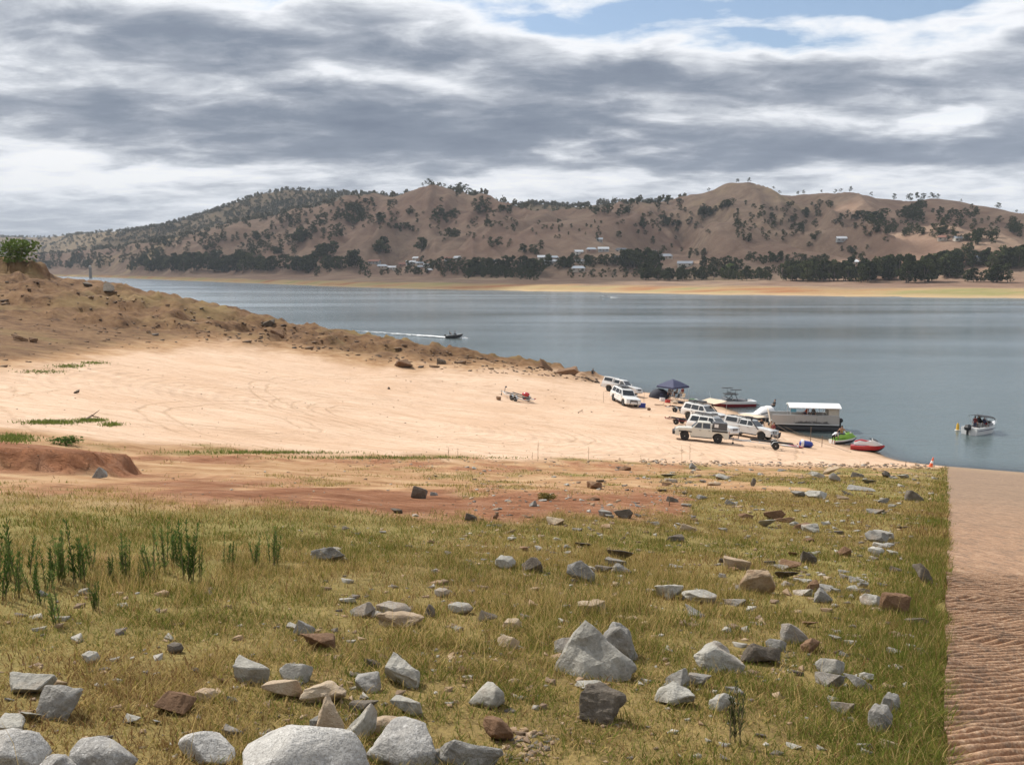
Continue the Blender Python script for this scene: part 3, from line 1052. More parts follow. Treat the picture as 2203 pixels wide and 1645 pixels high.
M_LEAF = leaf_material('gum_leaves', [(0.25, (0.026, 0.034, 0.015)), (0.5, (0.050, 0.060, 0.025)), (0.75, (0.095, 0.105, 0.045))])
M_LEAF_WOOD = leaf_material('mountain_leaves', [(0.25, (0.060, 0.066, 0.036)), (0.5, (0.095, 0.095, 0.055)), (0.75, (0.15, 0.13, 0.08))])
M_LEAF_PALE = leaf_material('willow_leaves', [(0.25, (0.08, 0.12, 0.03)), (0.5, (0.12, 0.17, 0.045)), (0.75, (0.17, 0.22, 0.07))])
M_BARK = simple_mat('grey_bark', (0.17, 0.135, 0.105), 0.9, var=0.3, scale=3)


def leaf_cloud(rng, centres, n, leaf, squash=0.8):
    """many leaf-sized quads round clump centres (c, radius)"""
    V, F = [], []
    for (c, rad) in centres:
        d = rng.normal(size=(n, 3))
        d /= np.linalg.norm(d, axis=1)[:, None]
        d[:, 2] *= squash
        P = np.array(c)[None] + d * rad * rng.uniform(0.45, 1.0, (n, 1)) ** 0.5
        a = rng.normal(size=(n, 3)); a /= np.linalg.norm(a, axis=1)[:, None]
        b = np.cross(a, rng.normal(size=(n, 3))); b /= np.linalg.norm(b, axis=1)[:, None]
        sz = leaf * rng.uniform(0.6, 1.4, (n, 1))
        q = np.stack([P - a * sz, P + b * sz * 0.7, P + a * sz, P - b * sz * 0.7], axis=1)
        V.append(q.reshape(-1, 3))
    V = np.concatenate(V)
    F = np.arange(len(V)).reshape(-1, 4)
    return V, F


def tree_meshes(seed, clumps=9, leaves=46, leaf=0.050, spread=0.33, base=0.34, top=0.93, lean=0.05):
    """crown and trunk of a tree one unit tall"""
    rng = np.random.default_rng(seed)
    cs = []
    for i in range(clumps):
        a = rng.uniform(0, 2 * math.pi)
        h = base + (top - base) * (i + 0.5) / clumps
        env = math.sin(math.pi * min(1, (h - base + 0.12) / (top - base + 0.14))) ** 0.7
        rr = spread * env * rng.uniform(0.35, 0.95)
        cs.append(((rr * math.cos(a) + lean * h, rr * math.sin(a), h), rng.uniform(0.10, 0.19)))
    cs.append(((lean, 0, top - 0.06), 0.13))
    V, F = leaf_cloud(rng, cs, leaves, leaf)
    crown = tri_mesh('crown', V, F)
    mb = MB()
    th = base * rng.uniform(0.8, 1.1)
    mb.tube([(0, 0, -0.04), (lean * 0.3, 0.004, th * 0.5), (lean * th, 0, th)], [0.026, 0.020, 0.016], 6)
    for (c, r) in cs[::2]:
        mid = Vector((c[0] * 0.45 + lean * 0.3, c[1] * 0.45, th + (c[2] - th) * 0.6))
        mb.tube([(lean * th * 0.95, 0, th * 0.92), mid, c], [0.013, 0.009, 0.003], 5)
    trunk = mb.mesh('trunk')
    return crown, trunk


GUMS = [tree_meshes(100 + i, clumps=7 + i % 5, spread=0.28 + 0.03 * (i % 4), base=[0.30, 0.22, 0.36, 0.18][i % 4], lean=0.03 * (i % 3) - 0.03) for i in range(9)]
ROUND = [tree_meshes(200 + i, clumps=11, leaves=50, spread=0.42, base=0.16, top=0.90, lean=0.0) for i in range(4)]
TALL = [tree_meshes(250 + i, clumps=10, leaves=46, spread=0.19, base=0.2, top=0.95, lean=0.01) for i in range(3)]

def tree_words(zone, fam, H, px, py, wd):
    size = 'tall' if H > 14 else ('low' if H < 8 else 'mid-sized')
    crown = {'r': 'round-crowned', 't': 'narrow upright', 'g': 'open-crowned'}[fam]
    wide = ' broad' if wd > 1.12 and fam != 't' else ''
    if zone == 'sky':
        return '%s%s gum on the skyline of the %s hill' % (size, wide, 'humped' if px < 1100 else ('highest bare' if px < 1680 else 'long farther')), 'trees on the hill skyline'
    if zone == 'hill':
        where = 'the slope below the wooded mountain' if px < 700 else ('the humped hill above the settlement' if px < 1120 else ('the bare saddle between the hills' if px < 1320 else ('the gullied slope of the highest bare hill' if px < 1700 else 'the farther brown hill')))
        return '%s%s %s gum on %s' % (size, wide, crown, where), 'trees scattered on the hills'
    if zone == 'pad':
        where = 'by the white-roofed shore house paddocks' if px > 1600 else ('above the grey sheds' if px > 1300 else 'behind the intake tower')
        return '%s%s %s tree in the pale paddock %s' % (size, wide, crown, where), 'paddock trees'
    if zone == 'town':
        where = 'the houses below the humped hill' if px < 1150 else ('the white-roofed houses on the rise' if px < 1345 else ('the grey sheds' if px < 1650 else 'the blue-grey roofed house'))
        return '%s%s %s tree growing among %s' % (size, wide, crown, where), 'trees among the houses'
    where = 'in the dense grove beside the intake tower bay' if px < 610 else ('in the grove beside the pale track' if px < 800 else ('on the shore below the settlement' if px < 1200 else ('in the spaced row along the shore below the sheds' if px < 1420 else ('in the shore belt around the pale willow' if px < 1670 else ('in the grove around the white-roofed shore house' if px < 1900 else 'in the last grove along the shore')))))
    return '%s%s %s tree %s' % (size, wide, crown, where), 'trees along the far shore'


TREE_SPECS = []      # (x, base row, columns spread, rows spread, count, height in px, zone)
C = TREE_SPECS.append
C((440, 584, 160, 3, 34, 34, 'shore')); C((440, 570, 140, 6, 26, 26, 'shore')); C((160, 577, 85, 3, 16, 17, 'shore')); C((160, 556, 75, 8, 10, 13, 'pad'))
C((260, 540, 70, 8, 9, 12, 'pad')); C((450, 520, 130, 25, 26, 13, 'hill')); C((330, 552, 30, 6, 6, 16, 'pad'))
C((642, 583, 36, 2, 9, 34, 'shore')); C((722, 580, 34, 2, 7, 27, 'shore')); C((762, 578, 6, 1, 2, 46, 'shore')); C((782, 586, 8, 1, 2, 22, 'shore'))
C((985, 582, 110, 9, 30, 21, 'town')); C((1075, 594, 75, 3, 18, 22, 'shore')); C((640, 522, 22, 8, 7, 24, 'hill')); C((565, 518, 18, 7, 4, 17, 'hill')); C((702, 556, 20, 4, 6, 30, 'hill'))
C((820, 545, 16, 4, 4, 27, 'hill')); C((610, 548, 20, 5, 4, 18, 'hill')); C((775, 478, 55, 14, 16, 18, 'hill')); C((775, 458, 30, 6, 8, 18, 'hill')); C((870, 492, 24, 6, 5, 14, 'hill'))
C((905, 540, 4, 3, 2, 28, 'hill')); C((978, 514, 16, 3, 4, 21, 'hill')); C((955, 474, 26, 8, 8, 18, 'hill')); C((1055, 487, 10, 3, 3, 14, 'hill')); C((1065, 532, 12, 3, 3, 20, 'hill'))
C((985, 425, 0, 0, 1, 18, 'hill')); C((1035, 448, 16, 10, 5, 20, 'hill')); C((840, 440, 14, 4, 4, 10, 'hill')); C((890, 460, 12, 6, 3, 12, 'hill'))
for (x, h) in [(912, 9), (925, 15), (958, 8), (972, 9), (992, 22), (1004, 20), (1014, 16), (1518, 8), (1578, 9), (1603, 10), (1655, 7), (1668, 8), (1707, 8), (1719, 9), (1757, 7), (1786, 9), (1797, 9), (1818, 12), (1862, 10), (1912, 13), (1945, 16), (1958, 18), (1972, 14), (1990, 13), (2003, 10), (2053, 6), (2172, 6)]:
    C((x, 0, 0, 0, 1, h, 'sky'))
C((1080, 600, 80, 4, 14, 20, 'shore')); C((1085, 585, 80, 6, 22, 27, 'town')); C((1200, 576, 40, 4, 13, 24, 'town')); C((1285, 570, 55, 4, 15, 21, 'town')); C((1380, 578, 40, 5, 12, 38, 'town'))
C((1400, 603, 20, 2, 5, 34, 'shore'))
for x in (1228, 1252, 1276, 1297, 1322, 1346, 1368):
    C((x, 599, 2, 1, 1, 22, 'shore'))
C((1515, 602, 85, 3, 20, 25, 'shore')); C((1550, 578, 50, 4, 11, 22, 'town')); C((1495, 553, 20, 4, 5, 16, 'pad')); C((1428, 549, 2, 1, 1, 22, 'pad')); C((1466, 546, 2, 1, 1, 15, 'pad'))
C((1135, 548, 22, 6, 5, 19, 'hill')); C((1165, 538, 3, 1, 1, 22, 'hill')); C((1288, 514, 4, 8, 2, 11, 'hill')); C((1332, 514, 3, 1, 1, 18, 'hill')); C((1374, 506, 3, 1, 1, 13, 'hill')); C((1405, 523, 3, 1, 1, 16, 'hill'))
C((1338, 465, 12, 3, 3, 14, 'hill')); C((1388, 484, 10, 8, 4, 17, 'hill')); C((1442, 490, 18, 4, 5, 20, 'hill')); C((1518, 466, 14, 6, 6, 18, 'hill')); C((1560, 450, 16, 6, 5, 16, 'hill')); C((1592, 488, 12, 6, 3, 16, 'hill'))
C((1070, 457, 30, 4, 6, 15, 'hill')); C((1410, 440, 60, 4, 12, 13, 'hill')); C((1300, 455, 60, 6, 14, 14, 'hill'))
C((1630, 602, 30, 2, 8, 24, 'shore')); C((1725, 604, 45, 2, 12, 38, 'shore')); C((1830, 605, 60, 2, 16, 40, 'shore')); C((1917, 602, 18, 2, 6, 44, 'shore')); C((1978, 607, 32, 2, 9, 48, 'shore')); C((2042, 598, 18, 2, 6, 40, 'shore'))
C((2100, 607, 20, 1, 4, 25, 'shore')); C((2150, 608, 20, 1, 4, 32, 'shore')); C((2176, 607, 2, 1, 1, 12, 'shore')); C((1690, 567, 92, 4, 26, 20, 'pad')); C((1811, 543, 2, 1, 1, 14, 'pad')); C((1835, 547, 12, 2, 3, 16, 'pad'))
C((1866, 540, 2, 1, 1, 14, 'pad')); C((1842, 562, 18, 2, 4, 16, 'pad')); C((2070, 570, 58, 5, 20, 27, 'town')); C((2168, 577, 36, 5, 14, 34, 'town')); C((2082, 545, 10, 3, 4, 20, 'town'))
C((1770, 448, 24, 6, 5, 12, 'hill')); C((1745, 462, 16, 5, 4, 13, 'hill')); C((1855, 472, 12, 8, 4, 18, 'hill')); C((1886, 482, 16, 8, 6, 22, 'hill')); C((1962, 468, 26, 14, 10, 21, 'hill')); C((2058, 462, 45, 8, 12, 12, 'hill'))
C((1905, 498, 24, 6, 7, 14, 'hill')); C((1965, 508, 22, 6, 6, 14, 'hill')); C((2030, 508, 22, 8, 7, 18, 'hill')); C((2085, 518, 28, 8, 10, 18, 'hill')); C((2132, 516, 12, 4, 4, 16, 'hill')); C((2188, 508, 10, 6, 4, 20, 'hill'))
C((1811, 490, 2, 1, 1, 12, 'hill')); C((1748, 517, 6, 2, 2, 16, 'hill')); C((1715, 494, 14, 4, 4, 13, 'hill')); C((1655, 470, 20, 10, 4, 13, 'hill')); C((1905, 523, 4, 1, 1, 14, 'hill'))
C((1660, 510, 30, 6, 4, 11, 'hill')); C((1610, 520, 12, 4, 3, 14, 'hill')); C((560, 545, 40, 8, 6, 14, 'hill')); C((700, 510, 40, 12, 8, 17, 'hill')); C((660, 485, 40, 14, 12, 14, 'hill')); C((1180, 500, 40, 20, 4, 8, 'hill'))

C((800, 480, 330, 32, 60, 11, 'hill')); C((1250, 500, 160, 22, 16, 10, 'hill')); C((1560, 480, 170, 34, 46, 12, 'hill')); C((1930, 485, 270, 34, 70, 13, 'hill')); C((480, 530, 170, 24, 34, 13, 'hill')); C((640, 470, 110, 22, 36, 12, 'hill'))
C((700, 440, 120, 10, 30, 10, 'hill')); C((1500, 590, 600, 10, 40, 16, 'town')); C((900, 590, 260, 5, 24, 16, 'shore')); C((300, 565, 260, 8, 40, 18, 'shore'))


def build_trees():
    rng = np.random.default_rng(7)
    items = []
    for (x, y, sx, sy, n, h, zone) in TREE_SPECS:
        if n > 1:
            n = int(n * {'shore': 1.5, 'town': 1.5, 'hill': 1.7, 'pad': 1.4}.get(zone, 1))
            h = h * 1.12
        for k in range(n):
            px = x + (rng.uniform(-1, 1) * sx if n > 1 else 0)
            py = y + (rng.normal() * 0.6 * sy if n > 1 else 0)
            hh = h * (rng.uniform(0.68, 1.12) if n > 1 else 1.0)
            if zone == 'sky':
                p = far_crest(px)
            else:
                p = far_hit(px, py)
                if p is None:
                    continue
            D = p[1]
            H = hh * math.hypot(p[0], p[1]) / F_PX * 0.97
            items.append((hh, px, p, min(H, 26.0), zone, int(rng.integers(0, 1000)), float(rng.uniform(0, 6.28)), float(rng.uniform(0.9, 1.25)) * (1.25 if zone in ('hill', 'sky') else 1.0)))
    items.sort(key=lambda t: -t[0])
    protos = {'g': GUMS, 'r': ROUND, 't': TALL}
    restV, restF, off = [], [], 0
    for i, (hh, px, p, H, zone, k, rot, wd) in enumerate(items):
        fam = 'r' if zone in ('shore', 'town') and k % 3 else ('t' if k % 7 == 0 else 'g')
        if zone == 'sky':
            fam = 'r' if k % 2 else 'g'
        crown, trunk = protos[fam][k % len(protos[fam])]
        if i < 296:
            lab, grp = tree_words(zone, fam, H, px, 0, wd)
            e = empty('gum_tree' if fam != 'r' else 'leafy_tree', (p[0], p[1], p[2] - 0.15), lab, 'tree', grp, (0, 0, rot))
            e.scale = (H * wd, H * wd, H)
            link('crown', crown, M_LEAF, e)
            link('trunk', trunk, M_BARK, e)
        else:
            n = len(crown.vertices)
            V = np.empty(n * 3, np.float32)
            crown.vertices.foreach_get('co', V)
            V = V.reshape(-1, 4, 3)[::2]
            c, s = math.cos(rot), math.sin(rot)
            V = V.reshape(-1, 3)
            Q = np.stack([(V[:, 0] * c - V[:, 1] * s) * H * wd + p[0], (V[:, 0] * s + V[:, 1] * c) * H * wd + p[1], V[:, 2] * H + p[2] - 0.15], -1)
            restV.append(Q)
    V = np.concatenate(restV)
    me = tri_mesh('hillside_trees', V, np.arange(len(V)).reshape(-1, 4))
    link('hillside_trees', me, M_LEAF, label='small far trees dotted over the brown hills and flats', category='trees', kind='stuff')
    # the wooded mountain behind: a far-off wood
    V = []
    cnt = 0
    tries = 0
    while cnt < 5200 and tries < 60:
        tries += 1
        n = 3000
        px = np.where(rng.uniform(size=n) < 0.8, rng.uniform(-150, 1000, n), rng.uniform(1000, 1480, n))
        az = np.arctan((px - W_PX / 2) / F_PX)
        D0 = EYE * F_PX / (np.interp(px, SH_X, SH_Y) - 580.0)
        dA = np.maximum(np.interp(px, *D_A), D0 * 1.28 + 250)
        dB = np.maximum(np.interp(px, *D_B), dA * 1.35 + 200)
        Y = dA * 0.93 + (dB * 1.03 - dA * 0.93) * rng.uniform(0, 1, n)
        dens = 0.35 + 0.65 * sstep(-0.3, 0.35, fbm(Y * np.tan(az) / 260, Y / 260, 3, 99))
        keep = rng.uniform(size=n) < dens * sstep(0.90, 1.12, Y / dA)
        az, Y = az[keep], Y[keep]
        Z = far_h(az, Y)
        X = Y * np.tan(az)
        for x_, y_, z_ in zip(X, Y, Z):
            V.append((x_, y_, z_))
            cnt += 1
    V = np.array(V)
    m = 26
    H = rng.uniform(9, 17, (len(V), 1, 1))
    d = rng.normal(size=(len(V), m, 3)); d /= np.linalg.norm(d, axis=2)[:, :, None]
    ctr = V[:, None, :] + np.concatenate([d[:, :, :2] * 0.42 * H, np.abs(d[:, :, 2:3]) * 0.62 * H + 0.30 * H], axis=2) * rng.uniform(0.6, 1.0, (len(V), m, 1))
    ctr[:, :, :] = V[:, None, :] + (ctr - V[:, None, :])
    a = rng.normal(size=(len(V), m, 3)); a /= np.linalg.norm(a, axis=2)[:, :, None]
    b = np.cross(a, rng.normal(size=(len(V), m, 3))); b /= np.linalg.norm(b, axis=2)[:, :, None]
    sz = 0.16 * H
    q = np.stack([ctr - a * sz, ctr + b * sz, ctr + a * sz, ctr - b * sz], axis=2).reshape(-1, 3)
    me = tri_mesh('mountain_forest', q, np.arange(len(q)).reshape(-1, 4))
    link('mountain_forest', me, M_LEAF_WOOD, label='dry open forest covering the mountain behind the bare hills', category='forest', kind='stuff')
    # the pale willow by the shore houses
    p = far_hit(1570, 592)
    H = 26 * p[1] / F_PX
    e = empty('willow_tree', p, 'pale bright green tree among darker trees on far shore', 'tree')
    e.scale = (H * 1.5, H * 1.5, H)
    link('crown', tree_meshes(330, 13, 60, 0.05, 0.42, 0.1, 0.9, 0)[0], M_LEAF_PALE, e)
    link('trunk', GUMS[0][1], M_BARK, e)


build_trees()

# ------------------------------------------------------------------ houses of the settlement, intake tower
M_WALLS = [simple_mat('cream_wall', (0.52, 0.48, 0.41), 0.8), simple_mat('brick_wall', (0.30, 0.19, 0.14), 0.9), simple_mat('grey_board', (0.33, 0.33, 0.32), 0.8), simple_mat('fawn_wall', (0.42, 0.36, 0.29), 0.8)]
M_ROOFS = {'w': simple_mat('white_roof', (0.72, 0.73, 0.74), 0.45), 'g': simple_mat('grey_roof', (0.34, 0.36, 0.39), 0.5), 'd': simple_mat('dark_roof', (0.10, 0.115, 0.135), 0.5),
           'r': simple_mat('tile_roof', (0.28, 0.13, 0.09), 0.8), 's': simple_mat('steel_roof', (0.50, 0.54, 0.58), 0.4), 'b': simple_mat('blue_roof', (0.16, 0.20, 0.27), 0.5)}
M_PANE = simple_mat('window_pane', (0.03, 0.04, 0.05), 0.12, spec=0.8)
M_DOOR = simple_mat('painted_door', (0.20, 0.10, 0.07), 0.6)
ROOF_WORD = {'w': 'white', 'g': 'grey', 'd': 'dark', 'r': 'red tiled', 's': 'silver', 'b': 'blue grey'}
HOUSES = [(1245, 547, 17, 'w'), (1272, 542, 20, 's'), (1298, 541, 22, 'w'), (1337, 543, 24, 'd'), (1168, 559, 22, 'w'), (1192, 560, 18, 's'), (1184, 568, 26, 'w'),
          (1244, 583, 28, 's'), (1247, 567, 18, 'w'), (1330, 561, 26, 'w'), (1404, 548, 14, 'w'), (1430, 557, 32, 'g'), (1474, 573, 31, 'g'), (1404, 571, 26, 'd'),
          (1812, 519, 24, 'w'), (2027, 517, 18, 'r'), (2060, 519, 17, 'g'), (1706, 585, 30, 'w'), (2114, 563, 36, 'b'), (1834, 570, 24, 'w'), (466, 547, 15, 'w'), (436, 553, 11, 's'),
          (806, 567, 24, 'r'), (822, 577, 22, 's'), (843, 580, 18, 'w'), (866, 573, 17, 'r'), (884, 569, 20, 'w'), (903, 571, 17, 's'), (921, 576, 18, 'w'), (905, 579, 15, 'g'),
          (963, 562, 14, 'r'), (984, 560, 16, 'w'), (1060, 568, 15, 's'), (925, 586, 14, 'w'), (1290, 520, 12, 's'), (895, 560, 14, 'w')]


def house(i, px, py, wpx, roof):
    rng = random.Random(500 + i)
    p = far_hit(px, py)
    L = max(7.0, wpx * p[1] / F_PX)
    Wd = min(9.0, L * 0.55)
    h = 2.9
    rh = 1.5 + 0.12 * Wd
    where = ['among the shore trees', 'on the open slope', 'at the edge of the grove'][i % 3]
    kind = 'long' if wpx > 24 else 'small'
    e = empty('far_house', (p[0], p[1], p[2] + 0.1), '%s far house with %s roof %s' % (kind, ROOF_WORD[roof], 'in the settlement across the lake' if 790 < px < 1440 else ('on the bare hill slope across the lake' if py < 555 else 'beside the trees across the lake')),
              'house', 'houses across the lake', (0, 0, math.radians(rng.uniform(-18, 18))))
    wl = M_WALLS[i % 4]
    mb = MB()
    mb.box((0, 0, h / 2 - 0.7), (L, Wd, h + 1.4))
    mb.add([(-L / 2, -Wd / 2, h), (-L / 2, Wd / 2, h), (-L / 2, 0, h + rh * 0.93)], [(0, 1, 2)])
    mb.add([(L / 2, -Wd / 2, h), (L / 2, Wd / 2, h), (L / 2, 0, h + rh * 0.93)], [(0, 2, 1)])
    mb.build('wall', wl, e)
    mb = MB()
    ov = 0.6
    hip = L * 0.18 if i % 2 else 0.0
    for s in (-1, 1):
        mb.poly([(-L / 2 - ov, s * (Wd / 2 + ov), h - 0.12), (L / 2 + ov, s * (Wd / 2 + ov), h - 0.12), (L / 2 + ov - hip, 0, h + rh), (-L / 2 - ov + hip, 0, h + rh)], 0, 0.14, (0, s * 0.4, 1))
    if hip:
        for s in (-1, 1):
            mb.poly([(s * (L / 2 + ov), -Wd / 2 - ov, h - 0.12), (s * (L / 2 + ov), Wd / 2 + ov, h - 0.12), (s * (L / 2 + ov - hip), 0, h + rh)], 0, 0.14, (s * 0.4, 0, 1))
    rf = mb.build('roof', M_ROOFS[roof], e)
    if i % 3 == 0:
        mb = MB(); mb.box((L * 0.2, 0.4, h + rh + 0.3), (0.7, 0.7, 1.2)); mb.build('chimney', M_WALLS[1], rf)
    n = max(2, int(L / 4))
    for k in range(n):
        x = -L / 2 + (k + 0.5) * L / n
        mb = MB()
        if k == n // 2:
            mb.box((x, -Wd / 2 - 0.03, 1.05), (1.0, 0.07, 2.1)); mb.build('door', M_DOOR, e)
        else:
            mb.box((x, -Wd / 2 - 0.03, 1.6), (min(1.9, L / n * 0.55), 0.07, 1.2)); mb.build('window', M_PANE, e)
    return e


for i, hs in enumerate(HOUSES):
    house(i, *hs)


def intake_tower():
    p = at_z(195, 598.5, 0.0)
    e = empty('intake_tower', (p[0], p[1], -2), 'slender concrete water intake tower standing in the lake off far shore', 'tower')
    mb = MB()
    mb.lathe([(3.6, 0), (3.1, 3), (2.9, 20), (2.9, 24)], 14)
    mb.build('shaft', simple_mat('tower_concrete', (0.20, 0.18, 0.155), 0.9, var=0.25, scale=0.3), e, smooth_angle=0.6)
    mb = MB()
    mb.lathe([(3.0, 23.4), (4.0, 23.8), (4.0, 24.8)], 14); mb.build('platform', M_WALLS[2], e)
    mb = MB()
    mb.box((0, 0, 26.3), (4.6, 4.6, 3.0)); mb.build('gatehouse', M_WALLS[3], e)
    mb = MB()
    mb.lathe([(3.6, 27.8), (0.3, 29.2)], 4); mb.build('roof', M_ROOFS['g'], e)


intake_tower()


# ------------------------------------------------------------------ added cloud bank, out of view overhead, placed to shade the hills
def build_shade_cloud():
    hgt = 1450.0
    sx, sy = SUN_DIR.x / SUN_DIR.z * hgt, SUN_DIR.y / SUN_DIR.z * hgt
    n = 90
    X = np.linspace(-3300, 1900, n) + sx
    Y = np.linspace(820, 4100, n) + sy
    XX, YY = np.meshgrid(X, Y)
    d = fbm((XX - sx) / 620, (YY - sy) / 560, 4, 120) + 0.62
    ex = np.minimum(np.minimum(sstep(0, 500, XX - X[0]), sstep(0, 500, X[-1] - XX)), np.minimum(sstep(0, 160, YY - Y[0]), sstep(0, 400, Y[-1] - YY)))
    d = d * 1.0 + ex * 1.0 - 1.0
    th = np.clip(d, 0, 1)
    V, F = [], []
    top = np.stack([XX, YY, hgt + 30 + 160 * th ** 0.7 + 30 * fbm(XX / 120, YY / 120, 3, 121)], -1).reshape(-1, 3)
    bot = np.stack([XX, YY, hgt - 25 * th + 14 * fbm(XX / 160, YY / 160, 3, 122)], -1).reshape(-1, 3)
    idx = np.arange(n * n).reshape(n, n)
    q = np.stack([idx[:-1, :-1], idx[:-1, 1:], idx[1:, 1:], idx[1:, :-1]], -1).reshape(-1, 4)
    keep = (th.reshape(-1)[q] > 0).any(axis=1)
    q = q[keep]
    me = tri_mesh('cloud', np.concatenate([top, bot]), np.concatenate([q, q[:, ::-1] + n * n]))
    m, nt, out = material('shade_cloud_vapour')
    df = nt.n('ShaderNodeBsdfDiffuse'); df.inputs[0].default_value = (0.9, 0.9, 0.9, 1)
    tl = nt.n('ShaderNodeBsdfTranslucent'); tl.inputs[0].default_value = (0.9, 0.92, 0.95, 1)
    mx = nt.n('ShaderNodeMixShader'); mx.inputs[0].default_value = 0.7
    nt.l(df.outputs[0], mx.inputs[1]); nt.l(tl.outputs[0], mx.inputs[2])
    # thin enough that part of the sunlight comes straight through
    tp = nt.n('ShaderNodeBsdfTransparent')
    m3 = nt.n('ShaderNodeMixShader'); m3.inputs[0].default_value = 0.48
    nt.l(mx.outputs[0], m3.inputs[1]); nt.l(tp.outputs[0], m3.inputs[2])
    nt.l(m3.outputs[0], out.inputs[0])
    link('cloud', me, m, kind='stuff', label='broad grey cloud bank added out of view to shade the hills', category='cloud', smooth=True)


build_shade_cloud()
# ------------------------------------------------------------------ rocks
def rock_material(name, stops, speck=0.0, scale=5.0, stain=None):
    m, nt, out = material(name)
    tcn = nt.n('ShaderNodeTexCoord')
    g = nt.n('ShaderNodeNewGeometry')
    oi = nt.n('ShaderNodeObjectInfo')
    pos = g.outputs['Position']
    n1 = nt.noise(pos, scale, 6, 0.65)
    n2 = nt.noise(pos, scale * 9, 4, 0.75)
    k = nt.math('ADD', nt.math('ADD', nt.math('MULTIPLY', n1, 0.6), nt.math('MULTIPLY', n2, 0.4)), nt.math('MULTIPLY', nt.math('SUBTRACT', oi.outputs['Random'], 0.5), 0.16))
    c = nt.ramp(k, stops)
    if speck:
        vo = nt.n('ShaderNodeTexVoronoi')
        vo.inputs['Scale'].default_value = 190
        nt.l(pos, vo.inputs['Vector'])
        sp = nt.ramp(vo.outputs['Color'], [(0.25, 0.0), (0.45, 1.0)])
        c = nt.mix(nt.math('MULTIPLY', nt.math('MULTIPLY', nt.math('SUBTRACT', 1.0, sp), speck), nt.math('MULTIPLY', n1, 0.95)), c, (0.11, 0.10, 0.09))
        c = nt.mix(nt.ramp(nt.noise(pos, 40, 3, 0.7), [(0.56, 0.0), (0.64, speck * 0.7)]), c, (0.62, 0.60, 0.57))
    lich = nt.ramp(nt.noise(pos, scale * 1.6, 5, 0.7), [(0.53, 0.0), (0.66, 0.5 if speck else 0.0)])
    c = nt.mix(lich, c, (0.085, 0.078, 0.068))
    if stain:
        c = nt.mix(nt.ramp(nt.noise(pos, 2.2, 3, 0.6), [(0.55, 0.0), (0.7, 0.6)]), c, stain)
    b = nt.n('ShaderNodeBsdfPrincipled')
    nt.l(c, b.inputs['Base Color'])
    b.inputs['Roughness'].default_value = 0.88
    b.inputs['Specular IOR Level'].default_value = 0.25
    bp = nt.n('ShaderNodeBump')
    bp.inputs['Strength'].default_value = 0.85
    bp.inputs['Distance'].default_value = 0.05
    nt.l(nt.math('ADD', n1, nt.math('MULTIPLY', n2, 0.35)), bp.inputs['Height'])
    nt.l(bp.outputs[0], b.inputs['Normal'])
    nt.l(b.outputs[0], out.inputs[0])
    return m


M_ROCK = {
    'n': rock_material('granite', [(0.3, (0.22, 0.21, 0.20)), (0.5, (0.39, 0.37, 0.34)), (0.7, (0.53, 0.51, 0.475))], speck=0.8, scale=3.5),
    'g': rock_material('grey_stone', [(0.3, (0.15, 0.142, 0.128)), (0.5, (0.255, 0.24, 0.215)), (0.7, (0.38, 0.36, 0.325))], speck=0.25, stain=(0.30, 0.22, 0.15)),
    'p': rock_material('pale_stone', [(0.3, (0.23, 0.215, 0.185)), (0.5, (0.36, 0.34, 0.295)), (0.7, (0.50, 0.475, 0.42))], speck=0.15, stain=(0.36, 0.25, 0.17)),
    'd': rock_material('dark_stone', [(0.3, (0.065, 0.052, 0.040)), (0.5, (0.125, 0.103, 0.080)), (0.7, (0.215, 0.185, 0.15))]),
    'b': rock_material('brown_stone', [(0.3, (0.10, 0.055, 0.030)), (0.5, (0.19, 0.110, 0.062)), (0.7, (0.30, 0.19, 0.115))]),
    't': rock_material('tan_stone', [(0.3, (0.27, 0.195, 0.125)), (0.5, (0.40, 0.305, 0.21)), (0.7, (0.50, 0.41, 0.30))], stain=(0.33, 0.17, 0.08)),
}


